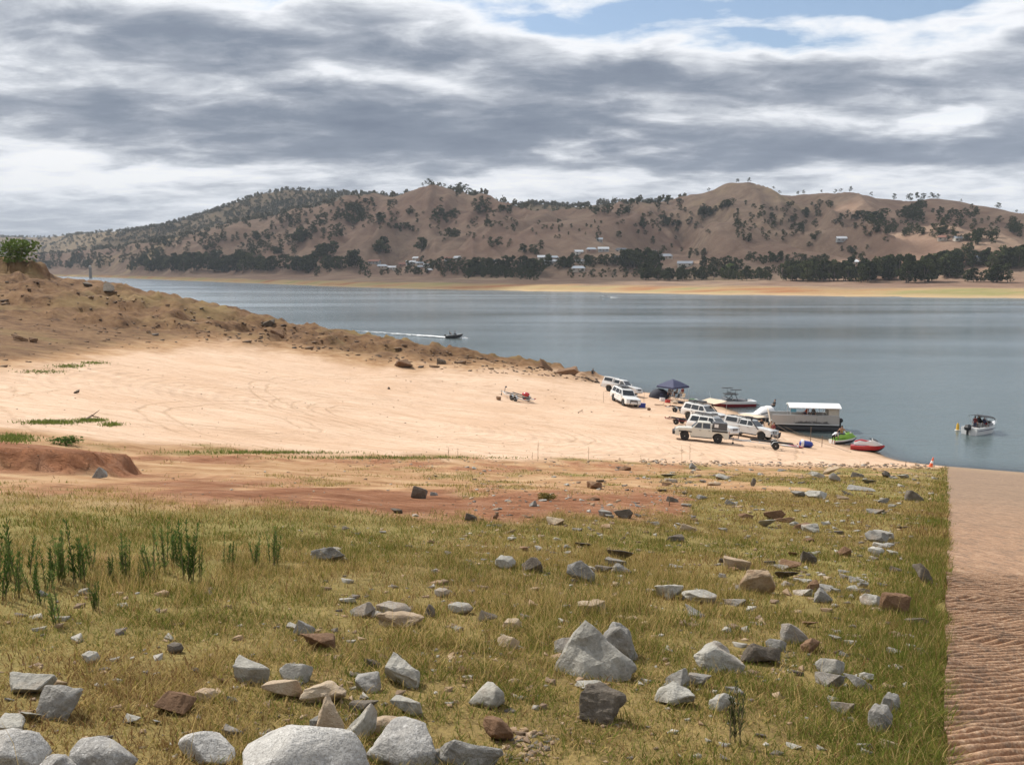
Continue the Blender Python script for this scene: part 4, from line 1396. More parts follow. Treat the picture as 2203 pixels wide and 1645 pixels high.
def rock_mesh(seed, n=13, rough=0.03, sub=2, flat=1.0, rounded=False, wedge=0.0, pts=None):
    rnd = random.Random(seed)
    bm = bmesh.new()
    if rounded:
        bmesh.ops.create_icosphere(bm, subdivisions=4, radius=0.5)
        cuts = []
        for j in range(9):
            dv = Vector((rnd.uniform(-1, 1), rnd.uniform(-1, 0.6), rnd.uniform(-0.1, 1))).normalized()
            cuts.append((dv.x, dv.y, dv.z, rnd.uniform(0.27, 0.42)))
        for v in bm.verts:
            p = v.co
            k = 1 + 0.34 * float(fbm(p.x * 1.7 + seed, p.y * 1.7 + p.z * 1.3, 2, seed)) + 0.09 * float(fbm(p.x * 6 + seed, p.z * 6 + p.y * 4, 2, seed + 3))
            q = p * k
            # a few broken planes
            for j, (nx, ny, nz, dd) in enumerate(cuts):
                s = q.x * nx + q.y * ny + q.z * nz - dd
                if s > 0:
                    q = q - Vector((nx, ny, nz)) * s * 0.97
            q = q * (1 + 0.05 * float(fbm(p.x * 5 + seed, p.y * 5 + p.z * 4.1, 4, seed + 9, 0.65)))
            v.co = q
        for f in bm.faces:
            f.smooth = True
    else:
        for q in (pts or []):
            bm.verts.new(q)
        for i in range(0 if pts else n):
            while True:
                p = Vector((rnd.uniform(-1, 1), rnd.uniform(-1, 1), rnd.uniform(-1, 1)))
                if 0.55 < max(abs(p.x), abs(p.y), abs(p.z)) and p.length < 1.35:
                    break
            p = Vector((p.x * 0.5, p.y * 0.45, p.z * 0.5 * flat))
            if wedge:
                p.x *= (1 - wedge * max(0, p.z) * 1.6)
                p.y *= (1 - wedge * 0.6 * max(0, p.z) * 1.6)
            bm.verts.new(p)
        r = bmesh.ops.convex_hull(bm, input=bm.verts)
        junk = list({e for e in r['geom_interior'] + r['geom_unused'] if isinstance(e, bmesh.types.BMVert)})
        if junk:
            bmesh.ops.delete(bm, geom=junk, context='VERTS')
        bmesh.ops.dissolve_limit(bm, angle_limit=0.22, verts=bm.verts, edges=bm.edges)
        bmesh.ops.bevel(bm, geom=list(bm.edges), offset=0.022, segments=1, affect='EDGES', clamp_overlap=True)
        bmesh.ops.triangulate(bm, faces=bm.faces)
        for _ in range(sub):
            bmesh.ops.subdivide_edges(bm, edges=[e for e in bm.edges if e.calc_length() > 0.09], cuts=1, use_grid_fill=False)
            bmesh.ops.triangulate(bm, faces=bm.faces)
        if rough and sub:
            co = np.array([v.co[:] for v in bm.verts])
            dsp = fbm(co[:, 0] * 4 + seed, co[:, 1] * 4 + co[:, 2] * 3.1, 3, seed) * rough
            bm.normal_update()
            for v, d in zip(bm.verts, dsp):
                v.co += v.normal * float(d)
    # fit to a unit box standing on zero
    co = np.array([v.co[:] for v in bm.verts])
    lo, hi = co.min(0), co.max(0)
    for v in bm.verts:
        v.co = Vector(((v.co.x - (lo[0] + hi[0]) / 2) / (hi[0] - lo[0]), (v.co.y - (lo[1] + hi[1]) / 2) / (hi[0] - lo[0]), (v.co.z - lo[2]) / (hi[2] - lo[2])))
    bmesh.ops.recalc_face_normals(bm, faces=bm.faces)
    me = bpy.data.meshes.new('rock')
    bm.to_mesh(me)
    bm.free()
    return me



PYRAMID = [(-.5, -.12, 0), (-.44, .2, .04), (.5, -.16, .06), (.5, .12, .22), (-.05, -.36, 0), (.1, .34, .1), (-.03, 0, 1), (-.07, .06, .97), (.22, -.1, .52), (-.26, -.1, .52), (.34, -.02, .38), (.46, -.15, .24), (-.3, -.28, 0), (.25, -.3, 0.02)]
ANG = [rock_mesh(10 + i, 9 + i % 6, 0.05, 2) for i in range(9)]
SLAB = [rock_mesh(40 + i, 10, 0.035, 2, flat=0.8) for i in range(4)]
PEAK = [rock_mesh(60 + i, 12, 0.045, 2, wedge=0.55) for i in range(4)]
RND = [rock_mesh(80 + i, rounded=True) for i in range(5)]
FAM = {'a': ANG, 's': SLAB, 'k': PEAK, 'r': RND}
COLW = {'n': 'speckled granite', 'g': 'grey', 'p': 'pale grey', 'd': 'dark', 'b': 'brown', 't': 'tan'}
SHW = {'a': 'angular', 's': 'flat', 'k': 'pointed', 'r': 'rounded'}
# (column, row of its foot, width, height, colour, shape, label)
ROCKS = [
    (22, 1668, 135, 98, 'n', 'r', 'rounded pale granite boulder at the end of the boulder row, farthest from the ramp'),
    (222, 1690, 135, 105, 'n', 'r', 'larger of two rounded granite boulders touching each other'),
    (125, 1690, 80, 70, 'n', 'r', 'smaller of two rounded granite boulders touching each other'),
    (450, 1648, 128, 80, 'n', 'r', 'low rounded granite boulder with dark side, grass tuft beside it'),
    (652, 1732, 235, 176, 'n', 'r', 'largest speckled granite boulder in the row of boulders'),
    (712, 1600, 58, 78, 't', 'k', 'upright tan and grey split stone behind the largest boulder'),
    (765, 1605, 72, 70, 'p', 'a', 'pale hollow-sided stone leaning between two granite boulders'),
    (868, 1660, 138, 112, 'n', 'r', 'granite boulder with white top and big brown shaded face'),
    (995, 1665, 140, 92, 'g', 'a', 'blocky grey boulder with dark undercut end beside brown pebbles'),
    (1070, 1602, 66, 44, 'b', 'a', 'dark rust red stone above the brown pebbles'),
    (825, 1580, 76, 34, 't', 'r', 'tan stone half hidden behind the white topped boulder'),
    (690, 1580, 48, 30, 'g', 'r', 'small round grey stone behind the largest boulder'),
    (1286, 1562, 94, 68, 'd', 'a', 'dark pitted rock standing alone below the big pale pyramid rock'),
    (1275, 1478, 184, 112, 'p', 'k', 'big pale pyramid rock with a reddish stain on its face'),
    (1336, 1432, 78, 72, 'g', 'k', 'grey pointed rock tucked behind the big pale pyramid rock'),
    (1215, 1412, 52, 34, 'g', 'a', 'small grey rock touching the back of the pale pyramid rock'),
    (1275, 1483, 70, 14, 'p', 's', 'flat pale stone under the edge of the pyramid rock'),
    (1535, 1450, 104, 52, 'p', 'k', 'low pale ridge-shaped rock between the pyramid rock and ramp'),
    (1632, 1432, 76, 38, 'd', 'a', 'dark rock with a pale ledge beside a patch of gravel'),
    (1450, 1524, 80, 40, 'p', 's', 'flat-topped pale grey block in the grass'),
    (1550, 1533, 50, 34, 'p', 'k', 'small pale rock beside a leafy dark weed'),
    (1455, 1492, 48, 46, 'g', 'k', 'small peaked grey rock behind the flat-topped block'),
    (1502, 1482, 46, 26, 'g', 's', None), (1786, 1455, 56, 30, 'p', 'r', 'white weathered stone lying on top of a grey one'), (1786, 1482, 58, 28, 'g', 's', None), (1846, 1487, 52, 28, 'g', 'a', None),
    (1908, 1545, 36, 42, 'g', 'r', 'upper of two smooth grey stones lying one below the other'), (1892, 1592, 46, 56, 'g', 'r', 'lower of two smooth grey stones lying one below the other'),
    (1815, 1542, 42, 26, 'g', 's', None), (1791, 1513, 20, 12, 'p', 's', None), (1700, 1390, 56, 40, 'g', 'k', None), (1668, 1402, 42, 22, 'g', 'r', None), (1742, 1408, 40, 28, 'b', 'k', None),
    (1632, 1288, 68, 50, 't', 'k', 'tilted tan-topped rock with grey broken face near the ramp'),
    (1980, 1265, 40, 40, 'd', 'a', 'dark cube-like rock standing beside the ramp edge'),
    (1922, 1330, 52, 42, 'b', 'a', 'rust brown rock with dark broken side near the ramp edge'),
    (1873, 1312, 46, 26, 'p', 'r', 'pale stone leaning on the rust brown rock'),
    (1770, 1303, 36, 30, 'g', 'k', None), (1796, 1280, 22, 12, 'g', 's', None), (1747, 1277, 30, 24, 'b', 'k', None), (1580, 1228, 54, 24, 't', 's', None), (1700, 1230, 46, 20, 'b', 's', None),
    (1738, 1217, 32, 24, 'd', 'a', None), (1690, 1248, 44, 16, 'd', 's', None),
    (1250, 1262, 58, 46, 'g', 'k', 'wedge-shaped rock with dark side rising from tall grass'),
    (1143, 1236, 50, 32, 'd', 'a', 'dark block with a flat slanted top in the grass'), (1084, 1227, 46, 26, 'p', 'r', 'whitish rounded stone beside the dark slanted block'),
    (1332, 1210, 56, 22, 'd', 's', 'nearly black slab lying across two grey stones'), (1322, 1222, 46, 18, 'g', 's', None), (1338, 1238, 44, 22, 'g', 'k', None),
    (1438, 1293, 62, 30, 'p', 's', 'smooth pale block half sunk in tall grass'), (1503, 1300, 72, 26, 'p', 'r', 'long low whitish stone beside the smooth pale block'), (1275, 1321, 66, 24, 't', 's', 'flat orange-tan stone among tall dry stalks'),
    (780, 1332, 54, 30, 'g', 'k', None), (846, 1330, 74, 28, 'p', 'r', None), (866, 1352, 100, 30, 't', 's', 'long tan slab lying in the grass between grey stones'), (990, 1323, 52, 22, 'p', 'r', None), (950, 1287, 32, 18, 'p', 'r', None), (925, 1333, 26, 28, 'd', 'k', None),
    (655, 1372, 44, 30, 'g', 'k', None), (638, 1356, 46, 10, 'p', 's', None), (682, 1403, 72, 32, 'b', 'a', 'dark brown overhanging rock with shaded hollow'),
    (862, 1485, 86, 58, 'p', 'a', 'square pale block with a dark shaded end among grass'),
    (635, 1472, 66, 36, 'p', 'r', None), (538, 1476, 72, 46, 'p', 's', None), (612, 1505, 86, 36, 't', 's', None), (698, 1515, 88, 40, 't', 's', 'long straight-sided tan stone lying in the grass'), (790, 1494, 52, 36, 'g', 'a', None),
    (444, 1512, 46, 24, 't', 'r', None), (498, 1517, 22, 16, 'g', 'a', None), (195, 1430, 34, 22, 'p', 'r', None), (376, 1408, 32, 20, 'd', 'r', None),
    (56, 1498, 88, 38, 'p', 's', 'long pale tilted slab with brown soil beneath'), (132, 1556, 86, 60, 'g', 'a', 'blocky grey rock with flat bright face above granite boulders'), (24, 1574, 62, 20, 'p', 's', None), (66, 1552, 42, 16, 'p', 's', None),
    (372, 1538, 72, 38, 'b', 'k', 'brown peaked stone in the dry grass'), (876, 1540, 74, 34, 'p', 's', None), (782, 1540, 60, 26, 'd', 's', None), (1045, 1530, 72, 48, 'p', 'r', 'white rounded stone in bright green grass'),
    (1102, 1360, 40, 24, 't', 'r', None), (1090, 1402, 46, 28, 't', 'r', None), (708, 1212, 76, 28, 'g', 's', 'broad flat-topped grey rock on the red clay'),
    (1338, 1119, 40, 22, 'd', 'a', 'dark square-ended rock beside a pale flat one'), (1302, 1115, 32, 16, 'g', 's', None), (902, 1078, 34, 26, 'd', 'a', 'dark squarish block standing on the red clay'), (852, 1105, 26, 9, 'd', 's', None),
    (1012, 1124, 26, 16, 'd', 'a', None), (1067, 1119, 14, 13, 'b', 'k', None), (1146, 1093, 18, 14, 'g', 'k', None), (216, 1034, 30, 22, 'g', 'k', 'lone grey rock at the foot of the red clay bank'),
    (1755, 1074, 44, 15, 'p', 'r', None), (1797, 1042, 22, 20, 'g', 'k', None), (1852, 1057, 52, 8, 'g', 's', None), (1960, 1082, 38, 22, 'd', 'k', None), (1845, 1030, 28, 12, 'd', 'k', None), (1905, 1030, 26, 14, 'd', 'k', None),
    (1885, 1170, 46, 22, 'g', 'r', 'smooth grey humped stone above a flat whitish one'), (1896, 1180, 34, 9, 'p', 's', None), (1815, 1200, 28, 20, 'b', 'a', None), (1884, 1194, 32, 14, 'p', 'r', None),
    (1660, 1121, 44, 22, 'b', 'a', None), (1602, 1118, 30, 12, 'b', 'a', None), (1650, 1136, 32, 15, 'p', 's', None), (1622, 1050, 12, 18, 'd', 'k', None), (1490, 1012, 16, 14, 'g', 'k', None), (1110, 865, 0, 0, 'd', 'a', None),
    (165, 849, 14, 9, 'd', 'a', 'lone small brown stone on the open sand'), (1072, 862, 11, 8, 'b', 'a', 'brown stone on the sand beside the tandem trailer'), (836, 838, 8, 5, 'd', 'a', None), (1396, 884, 8, 6, 'b', 'r', 'round brown stone on the sand before the parked wagon'),
    (580, 702, 26, 14, 'd', 'a', 'dark rock on the crest of the brown spur'), (230, 626, 30, 9, 'd', 's', 'dark outcrop high on the brown spur'), (190, 618, 24, 8, 'd', 's', None), (600, 726, 34, 14, 'b', 'a', None), (950, 786, 20, 12, 'd', 'a', None),
    (40, 735, 34, 12, 'b', 'a', 'cluster of red brown clods below the spur'), (70, 738, 18, 9, 'b', 'a', None), (870, 792, 50, 16, 'b', 'a', None), (1170, 795, 36, 14, 'b', 'a', None), (1220, 808, 50, 18, 'b', 'a', None),
]
FIELDS = [(1050, 2015, 1120, 1250, 50, 10, 30), (1250, 2015, 1012, 1120, 44, 8, 24), (600, 1250, 1130, 1220, 16, 8, 18), (1400, 2015, 1250, 1420, 20, 12, 32), (700, 1500, 1290, 1480, 15, 12, 34),
          (0, 700, 1400, 1600, 8, 12, 30), (1500, 2000, 1430, 1640, 12, 14, 36), (850, 1250, 1000, 1130, 10, 7, 15)]


def zone_words(px, py):
    if py < 820:
        return 'on the brown spur above the lake'
    if py < 960:
        return 'lying on the pale sand'
    if px > 1820:
        return 'in the grass beside the boat ramp'
    if py < 1125:
        return 'at the foot of the grassy slope above the sand'
    if px < 800:
        return 'in the grass near the tall green weeds' if py < 1450 else 'in the grass behind the granite boulders'
    if py < 1260:
        return 'in the stony band across the grass slope'
    return 'in the grass around the big pyramid rock'


def build_rocks():
    rnd = random.Random(99)
    items = [r for r in ROCKS if r[2] > 0]
    for (x0, x1, y0, y1, n, w0, w1) in FIELDS:
        for _ in range(n):
            w_ = (w0 + (w1 - w0) * rnd.random() ** 1.6) * 1.45
            items.append((rnd.uniform(x0, x1), rnd.uniform(y0, y1), w_, w_ * rnd.uniform(0.26, 0.5), rnd.choice('gggppptbdd'), rnd.choice('assak'), None))
    for i, (x, y, w_, h_, colr, shp, lab) in enumerate(items):
        p = ground_hit(x, min(y, 1720) - 0.25 * h_)
        dist = math.sqrt(p[0] ** 2 + p[1] ** 2 + (EYE - p[2]) ** 2)
        wm, hm = w_ * dist / F_PX, h_ * dist / F_PX
        if y > 1640:
            hm *= 0.66
        fam = FAM[shp]
        me = fam[(i * 5 + 1) % len(fam)]
        if lab and w_ > 60:      # the big ones are shaped one by one
            me = rock_mesh(700 + i, 12, 0.05, 3, pts=PYRAMID) if 'pyramid rock with' in lab else rock_mesh(700 + i, 11 + i % 5, 0.07, 3, rounded=(shp == 'r'), wedge=0.5 if shp == 'k' else 0.0)
        mname = (me.name, colr)
        m2 = ROCKCACHE.get(mname)
        if m2 is None:
            m2 = me.copy()
            m2.materials.clear()
            m2.materials.append(M_ROCK[colr])
            ROCKCACHE[mname] = m2
        size = 'small' if w_ < 26 else 'middling'
        label = lab or '%s %s %s stone %s' % (size, COLW[colr], SHW[shp], zone_words(x, y))
        o = link('boulder' if w_ > 100 else 'rock', m2, (), None, None, label, 'rock', 'rocks ' + zone_words(x, y))
        o.location = (p[0], p[1], p[2] - hm * 0.15)
        o.scale = (wm, wm * rnd.uniform(0.7, 0.95), hm * 1.12)
        # tilt with the slope
        nrm = ground_normal(p[0], p[1])
        q = Vector((0, 0, 1)).rotation_difference(nrm)
        o.rotation_euler = (q.to_matrix() @ Euler((rnd.uniform(-.12, .12), rnd.uniform(-.12, .12), rnd.uniform(-0.35, 0.35) + (3.14 if rnd.random() < 0.5 else 0))).to_matrix()).to_euler()
    # pebbles and chips: far too many to count
    rng = np.random.default_rng(31)
    hull = rock_mesh(900, 9, 0, 0)
    n0 = len(hull.vertices)
    hv = np.empty(n0 * 3, np.float32); hull.vertices.foreach_get('co', hv); hv = hv.reshape(-1, 3) - np.array([0, 0, 0.42])
    hull.calc_loop_triangles()
    hf = np.empty(len(hull.loop_triangles) * 3, np.int32); hull.loop_triangles.foreach_get('vertices', hf); hf = hf.reshape(-1, 3)
    groups = [(1380, 2010, 993, 1006, 420, 4, 11), (700, 1400, 985, 1004, 160, 3, 8), (1000, 2015, 1010, 1260, 1500, 4, 16), (0, 1500, 790, 980, 300, 2, 5), (850, 1250, 960, 985, 40, 2, 5), (600, 1100, 1130, 1215, 260, 3, 11), (1085, 1190, 1570, 1645, 110, 9, 30),
              (1650, 1710, 1400, 1450, 60, 4, 12), (1150, 1260, 1545, 1600, 30, 5, 16), (0, 2000, 1250, 1640, 560, 7, 34), (700, 2000, 1230, 1500, 260, 10, 34), (600, 680, 1040, 1100, 12, 3, 8), (300, 1500, 1010, 1110, 200, 3, 9)]
    VV, FF, CC, off = [], [], [], 0
    pal = np.array([(0.26, 0.24, 0.205), (0.34, 0.315, 0.27), (0.18, 0.12, 0.075), (0.27, 0.18, 0.105), (0.13, 0.108, 0.088), (0.33, 0.235, 0.145)])
    for (x0, x1, y0, y1, n, w0, w1) in groups:
        for _ in range(n):
            x, y = rng.uniform(x0, x1), rng.uniform(y0, y1)
            if x1 > 1900 and y < 1008 and x > 1300:
                y = np.interp(x, [1300, 1700, 2040], [993, 1001, 1005]) + rng.normal() * 3.0
            p = ground_hit(x, y)
            if ramp_st(p[0], p[1])[0] > -0.1:
                continue
            dist = math.hypot(p[0], p[1])
            s = (w0 + (w1 - w0) * rng.uniform() ** 2.2) * dist / F_PX
            a = rng.uniform(0, 6.28)
            c_, s_ = math.cos(a), math.sin(a)
            q = hv * np.array([s, s * rng.uniform(0.6, 0.9), s * rng.uniform(0.3, 0.6)])
            VV.append(np.stack([q[:, 0] * c_ - q[:, 1] * s_ + p[0], q[:, 0] * s_ + q[:, 1] * c_ + p[1], q[:, 2] + p[2]], -1))
            FF.append(hf + off)
            off += n0
            brownish = y > 1560 and 1000 < x < 1300
            CC.append(np.repeat((pal[rng.choice([2, 3, 4, 5, 3])] if brownish or y < 985 or y < 1008 and x > 1300 and rng.uniform() < 0.6 else pal[rng.integers(0, 6)])[None], n0, 0))
    # loose brown clods and outcrop lumps over the spur
    for _ in range(520):
        x = rng.uniform(0, 1290)
        top = np.interp(x, [0, 60, 200, 350, 600, 850, 1000, 1130, 1230, 1290], [600, 600, 614, 645, 695, 738, 760, 782, 803, 815])
        bot = np.interp(x, [0, 150, 300, 500, 650, 800, 1000, 1150, 1260, 1300], [790, 770, 752, 735, 755, 780, 800, 806, 820, 825])
        y = rng.uniform(top + 2, bot)
        p = ground_hit(x, y)
        dist = math.hypot(p[0], p[1])
        s = rng.uniform(2.2, 5.5) ** 1.2 * dist / F_PX
        if rng.uniform() < 0.07:
            s *= 2.2
        a = rng.uniform(0, 6.28)
        c_, s_ = math.cos(a), math.sin(a)
        q = hv * np.array([s * 1.5, s * 1.0, s * rng.uniform(0.35, 0.6)])
        VV.append(np.stack([q[:, 0] * c_ - q[:, 1] * s_ + p[0], q[:, 0] * s_ + q[:, 1] * c_ + p[1], q[:, 2] + p[2]], -1))
        FF.append(hf + off); off += n0
        col = np.array([(0.11, 0.068, 0.04), (0.17, 0.105, 0.06), (0.085, 0.06, 0.042), (0.22, 0.145, 0.085)])[rng.integers(0, 4)]
        CC.append(np.repeat(col[None], n0, 0))
    me = tri_mesh('loose_stones', np.concatenate(VV), np.concatenate(FF))
    add_attr(me, 'tint', np.concatenate(CC))
    m, nt, out = material('loose_stone')
    at = nt.n('ShaderNodeAttribute', attribute_name='tint')
    g = nt.n('ShaderNodeNewGeometry')
    b = nt.n('ShaderNodeBsdfPrincipled')
    b.inputs['Roughness'].default_value = 0.9
    nt.l(nt.mix(1.0, at.outputs['Color'], nt.math('ADD', nt.math('MULTIPLY', nt.noise(g.outputs['Position'], 30, 3, 0.7), 0.8), 0.6), 'MULTIPLY'), b.inputs['Base Color'])
    nt.l(b.outputs[0], out.inputs[0])
    link('loose_stones', me, m, kind='stuff', label='small chips and pebbles strewn through grass and along its edge', category='stones')


ROCKCACHE = {}
build_rocks()


# ------------------------------------------------------------------ grass: one field of single blades
def build_grass():
    rng = np.random.default_rng(5)
    # rows of (nearest, farthest, count tried, blade length, blade width, sections)
    bands = [(3.4, 7.0, 150000, 0.055, 0.0048, 2), (7.0, 11.0, 200000, 0.060, 0.0068, 1), (11.0, 18.0, 230000, 0.066, 0.010, 1), (18.0, 30.0, 200000, 0.072, 0.017, 1),
             (30.0, 50.0, 120000, 0.085, 0.030, 1), (50.0, 92.0, 50000, 0.10, 0.05, 1)]
    VV, FF, CC, off = [], [], [], 0
    for (r0, r1, n, L, Wd, sec) in bands:
        az = np.radians(np.concatenate([rng.uniform(-33, 26.5, n), rng.uniform(-62, -33, n * 3 // 10 if r1 < 60 else 0)]))
        n = len(az)
        r = np.sqrt(rng.uniform(r0 ** 2, r1 ** 2, n))
        X, Y = r * np.sin(az), r * np.cos(az)
        # clumping
        j = rng.normal(size=(n, 2)) * 0.02
        X, Y = X + j[:, 0], Y + j[:, 1]
        s, t = ramp_st(X, Y)
        Z = gz(X, Y)
        sand, red, grass, brown = land_masks(X, Y, Z)
        tuft = fbm(X / 0.35, Y / 0.35, 3, 140)
        patch = fbm(X / 2.2, Y / 2.2, 3, 141)
        edge = sstep(-1.0, -0.1, s) * (s < 0.35)
        ok = (rng.uniform(size=n) < np.clip(grass * (0.62 + 0.9 * tuft) + edge * 0.8, 0, 1)) & (s < 0.06 + 0.22 * fbm(t / 1.3, t * 0 + 9, 3, 143) + 0.06 * tuft)
        X, Y, Z, tuft, patch, edge, grass = [a[ok] for a in (X, Y, Z, tuft, patch, edge, grass)]
        n = len(X)
        px, py = proj(X, Y, Z)
        tall = np.exp(-(((px - 1300) / 260) ** 2 + ((py - 1300) / 75) ** 2)) + 0.7 * np.exp(-(((px - 950) / 200) ** 2 + ((py - 1400) / 60) ** 2)) + 0.6 * np.exp(-(((px - 350) / 420) ** 2 + ((py - 1270) / 60) ** 2))
        ln = L * rng.uniform(0.45, 1.35, n) * (1 + 0.8 * np.clip(tuft, 0, 1)) * (1 + 1.6 * np.clip(tall, 0, 1) * (rng.uniform(size=n) < 0.4)) * (1 + 0.6 * edge)
        stalk = rng.uniform(size=n) < 0.0025 * (1 + 12 * tall)
        ln = np.where(stalk, rng.uniform(0.16, 0.34, n), ln)
        a = rng.uniform(0, 2 * math.pi, n)
        lean = rng.uniform(0.15, 1.15, n)
        lean = np.where(stalk, rng.uniform(0.2, 0.9, n), lean)
        wd = Wd * rng.uniform(0.6, 1.3, n)
        wd = np.where(stalk, wd * 0.55, wd)
        d = np.stack([np.cos(a) * np.sin(lean), np.sin(a) * np.sin(lean), np.cos(lean)], -1)
        side = np.stack([-np.sin(a + rng.normal(size=n)), np.cos(a + rng.normal(size=n)), np.zeros(n)], -1)
        base = np.stack([X, Y, Z - 0.006], -1)
        # colour
        g = np.clip(0.34 + 0.95 * patch + 0.45 * edge + 0.25 * rng.normal(size=n) * 0.8 - 0.10 * (py < 1110), 0, 1)
        green = np.array([0.135, 0.155, 0.032]); olive = np.array([0.255, 0.215, 0.056]); straw = np.array([0.44, 0.32, 0.135]); brn = np.array([0.20, 0.115, 0.05])
        u = rng.uniform(size=(n, 1))
        col = np.where(u < g[:, None] * 0.75, green, np.where(u < 0.30 + 0.55 * g[:, None], olive, straw))
        dry = np.clip(-tuft * 0.6 - patch * 0.8, 0, 1)[:, None]
        col = np.where(rng.uniform(size=(n, 1)) < 0.10 + 0.75 * dry, brn, col)
        col = np.where(stalk[:, None], straw * 1.15, col) * rng.uniform(0.75, 1.25, (n, 1))
        if sec == 2:
            mid = base + d * (ln * 0.55)[:, None]
            d2 = d + np.stack([np.cos(a), np.sin(a), -0.35 * np.ones(n)], -1) * 0.45
            tip = mid + d2 * (ln * 0.5)[:, None]
            hw = side * wd[:, None] * 0.5
            V = np.stack([base - hw, base + hw, mid + hw * 0.8, mid - hw * 0.8, tip], 1).reshape(-1, 3)
            i5 = np.arange(n) * 5
            F = np.concatenate([np.stack([i5, i5 + 1, i5 + 2], -1), np.stack([i5, i5 + 2, i5 + 3], -1), np.stack([i5 + 3, i5 + 2, i5 + 4], -1)])
            C5 = np.repeat(col, 5, 0)
        else:
            tip = base + d * ln[:, None]
            hw = side * wd[:, None] * 0.5
            V = np.stack([base - hw, base + hw, tip], 1).reshape(-1, 3)
            F = np.arange(n * 3).reshape(-1, 3)
            C5 = np.repeat(col, 3, 0)
        VV.append(V); FF.append(F + off); CC.append(C5); off += len(V)
    # a few low green mats out on the sand
    pts = []
    for (x, y, sx, sy, k) in [(110, 909, 55, 4, 900), (195, 905, 35, 4, 500), (240, 914, 24, 4, 300), (150, 788, 40, 4, 350), (205, 781, 30, 3, 200), (570, 974, 170, 3, 900), (30, 944, 45, 9, 900), (860, 985, 260, 3, 900), (90, 800, 60, 4, 250)]:
        for _ in range(k):
            q = ground_hit(x + rng.normal() * sx * 0.5, y + rng.normal() * sy * 0.5)
            pts.append(q)
    base = np.array(pts); k = len(base)
    a = rng.uniform(0, 6.28, k); dist = np.hypot(base[:, 0], base[:, 1])
    wd = 0.0005 * dist
    hw = np.stack([np.cos(a), np.sin(a), 0 * a], -1) * wd[:, None]
    tip = base + np.stack([np.sin(a * 3) * 0.06, np.cos(a * 3) * 0.06, rng.uniform(0.05, 0.16, k)], -1)
    VV.append(np.stack([base - hw, base + hw, tip], 1).reshape(-1, 3)); FF.append(np.arange(k * 3).reshape(-1, 3) + off)
    CC.append(np.repeat(np.array([[0.14, 0.17, 0.045]]) * rng.uniform(0.7, 1.5, (k, 1)), 3, 0)); off += k * 3
    me = tri_mesh('grass', np.concatenate(VV), np.concatenate(FF))
    add_attr(me, 'tint', np.concatenate(CC))
    m, nt, out = material('grass_blade')
    at = nt.n('ShaderNodeAttribute', attribute_name='tint')
    d = nt.n('ShaderNodeBsdfDiffuse'); t = nt.n('ShaderNodeBsdfTranslucent')
    nt.l(at.outputs['Color'], d.inputs[0]); nt.l(at.outputs['Color'], t.inputs[0])
    mx = nt.n('ShaderNodeMixShader'); mx.inputs[0].default_value = 0.35
    nt.l(d.outputs[0], mx.inputs[1]); nt.l(t.outputs[0], mx.inputs[2])
    nt.l(mx.outputs[0], out.inputs[0])
    link('grass', me, m, kind='stuff', label='short yellow green grass covering the slope', category='grass')


build_grass()

# ------------------------------------------------------------------ tall weeds, bush, dead stalks
M_WEED = leaf_material('weed_leaf', [(0.3, (0.065, 0.115, 0.028)), (0.5, (0.10, 0.160, 0.042)), (0.7, (0.15, 0.205, 0.060))], 0.3)
M_STEM = simple_mat('weed_stem', (0.14, 0.12, 0.05), 0.8, var=0.3, scale=20)
M_DRYSTEM = simple_mat('dry_stem', (0.22, 0.16, 0.09), 0.9, var=0.3, scale=20)


def weed_meshes(seed, stems=7, spread=0.10):
    rng = np.random.default_rng(seed)
    st = MB()
    V = []
    for s in range(stems):
        bx, by = rng.normal(size=2) * spread * 0.45
        h = rng.uniform(0.55, 1.0) if s else 1.0
        lx, ly = rng.normal(size=2) * 0.06
        st.tube([(bx, by, -0.05), (bx + lx * 0.5, by + ly * 0.5, h * 0.5), (bx + lx, by + ly, h)], [0.011, 0.008, 0.003], 4)
        for k in range(52):
            t = rng.uniform(0.12, 1.0)
            b = np.array([bx + lx * t, by + ly * t, h * t])
            a = rng.uniform(0, 6.28)
            up = rng.uniform(0.55, 1.2)
            L = rng.uniform(0.08, 0.17) * (1.15 - 0.5 * t)
            d = np.array([math.cos(a) * math.cos(up), math.sin(a) * math.cos(up), math.sin(up)])
            sd = np.array([-math.sin(a), math.cos(a), 0]) * 0.011
            V.append([b - sd * 0.5, b + d * L * 0.5 - sd, b + d * L, b + d * L * 0.5 + sd])
    V = np.array(V).reshape(-1, 3)
    return tri_mesh('leaves', V, np.arange(len(V)).reshape(-1, 4)), st.mesh('stems')


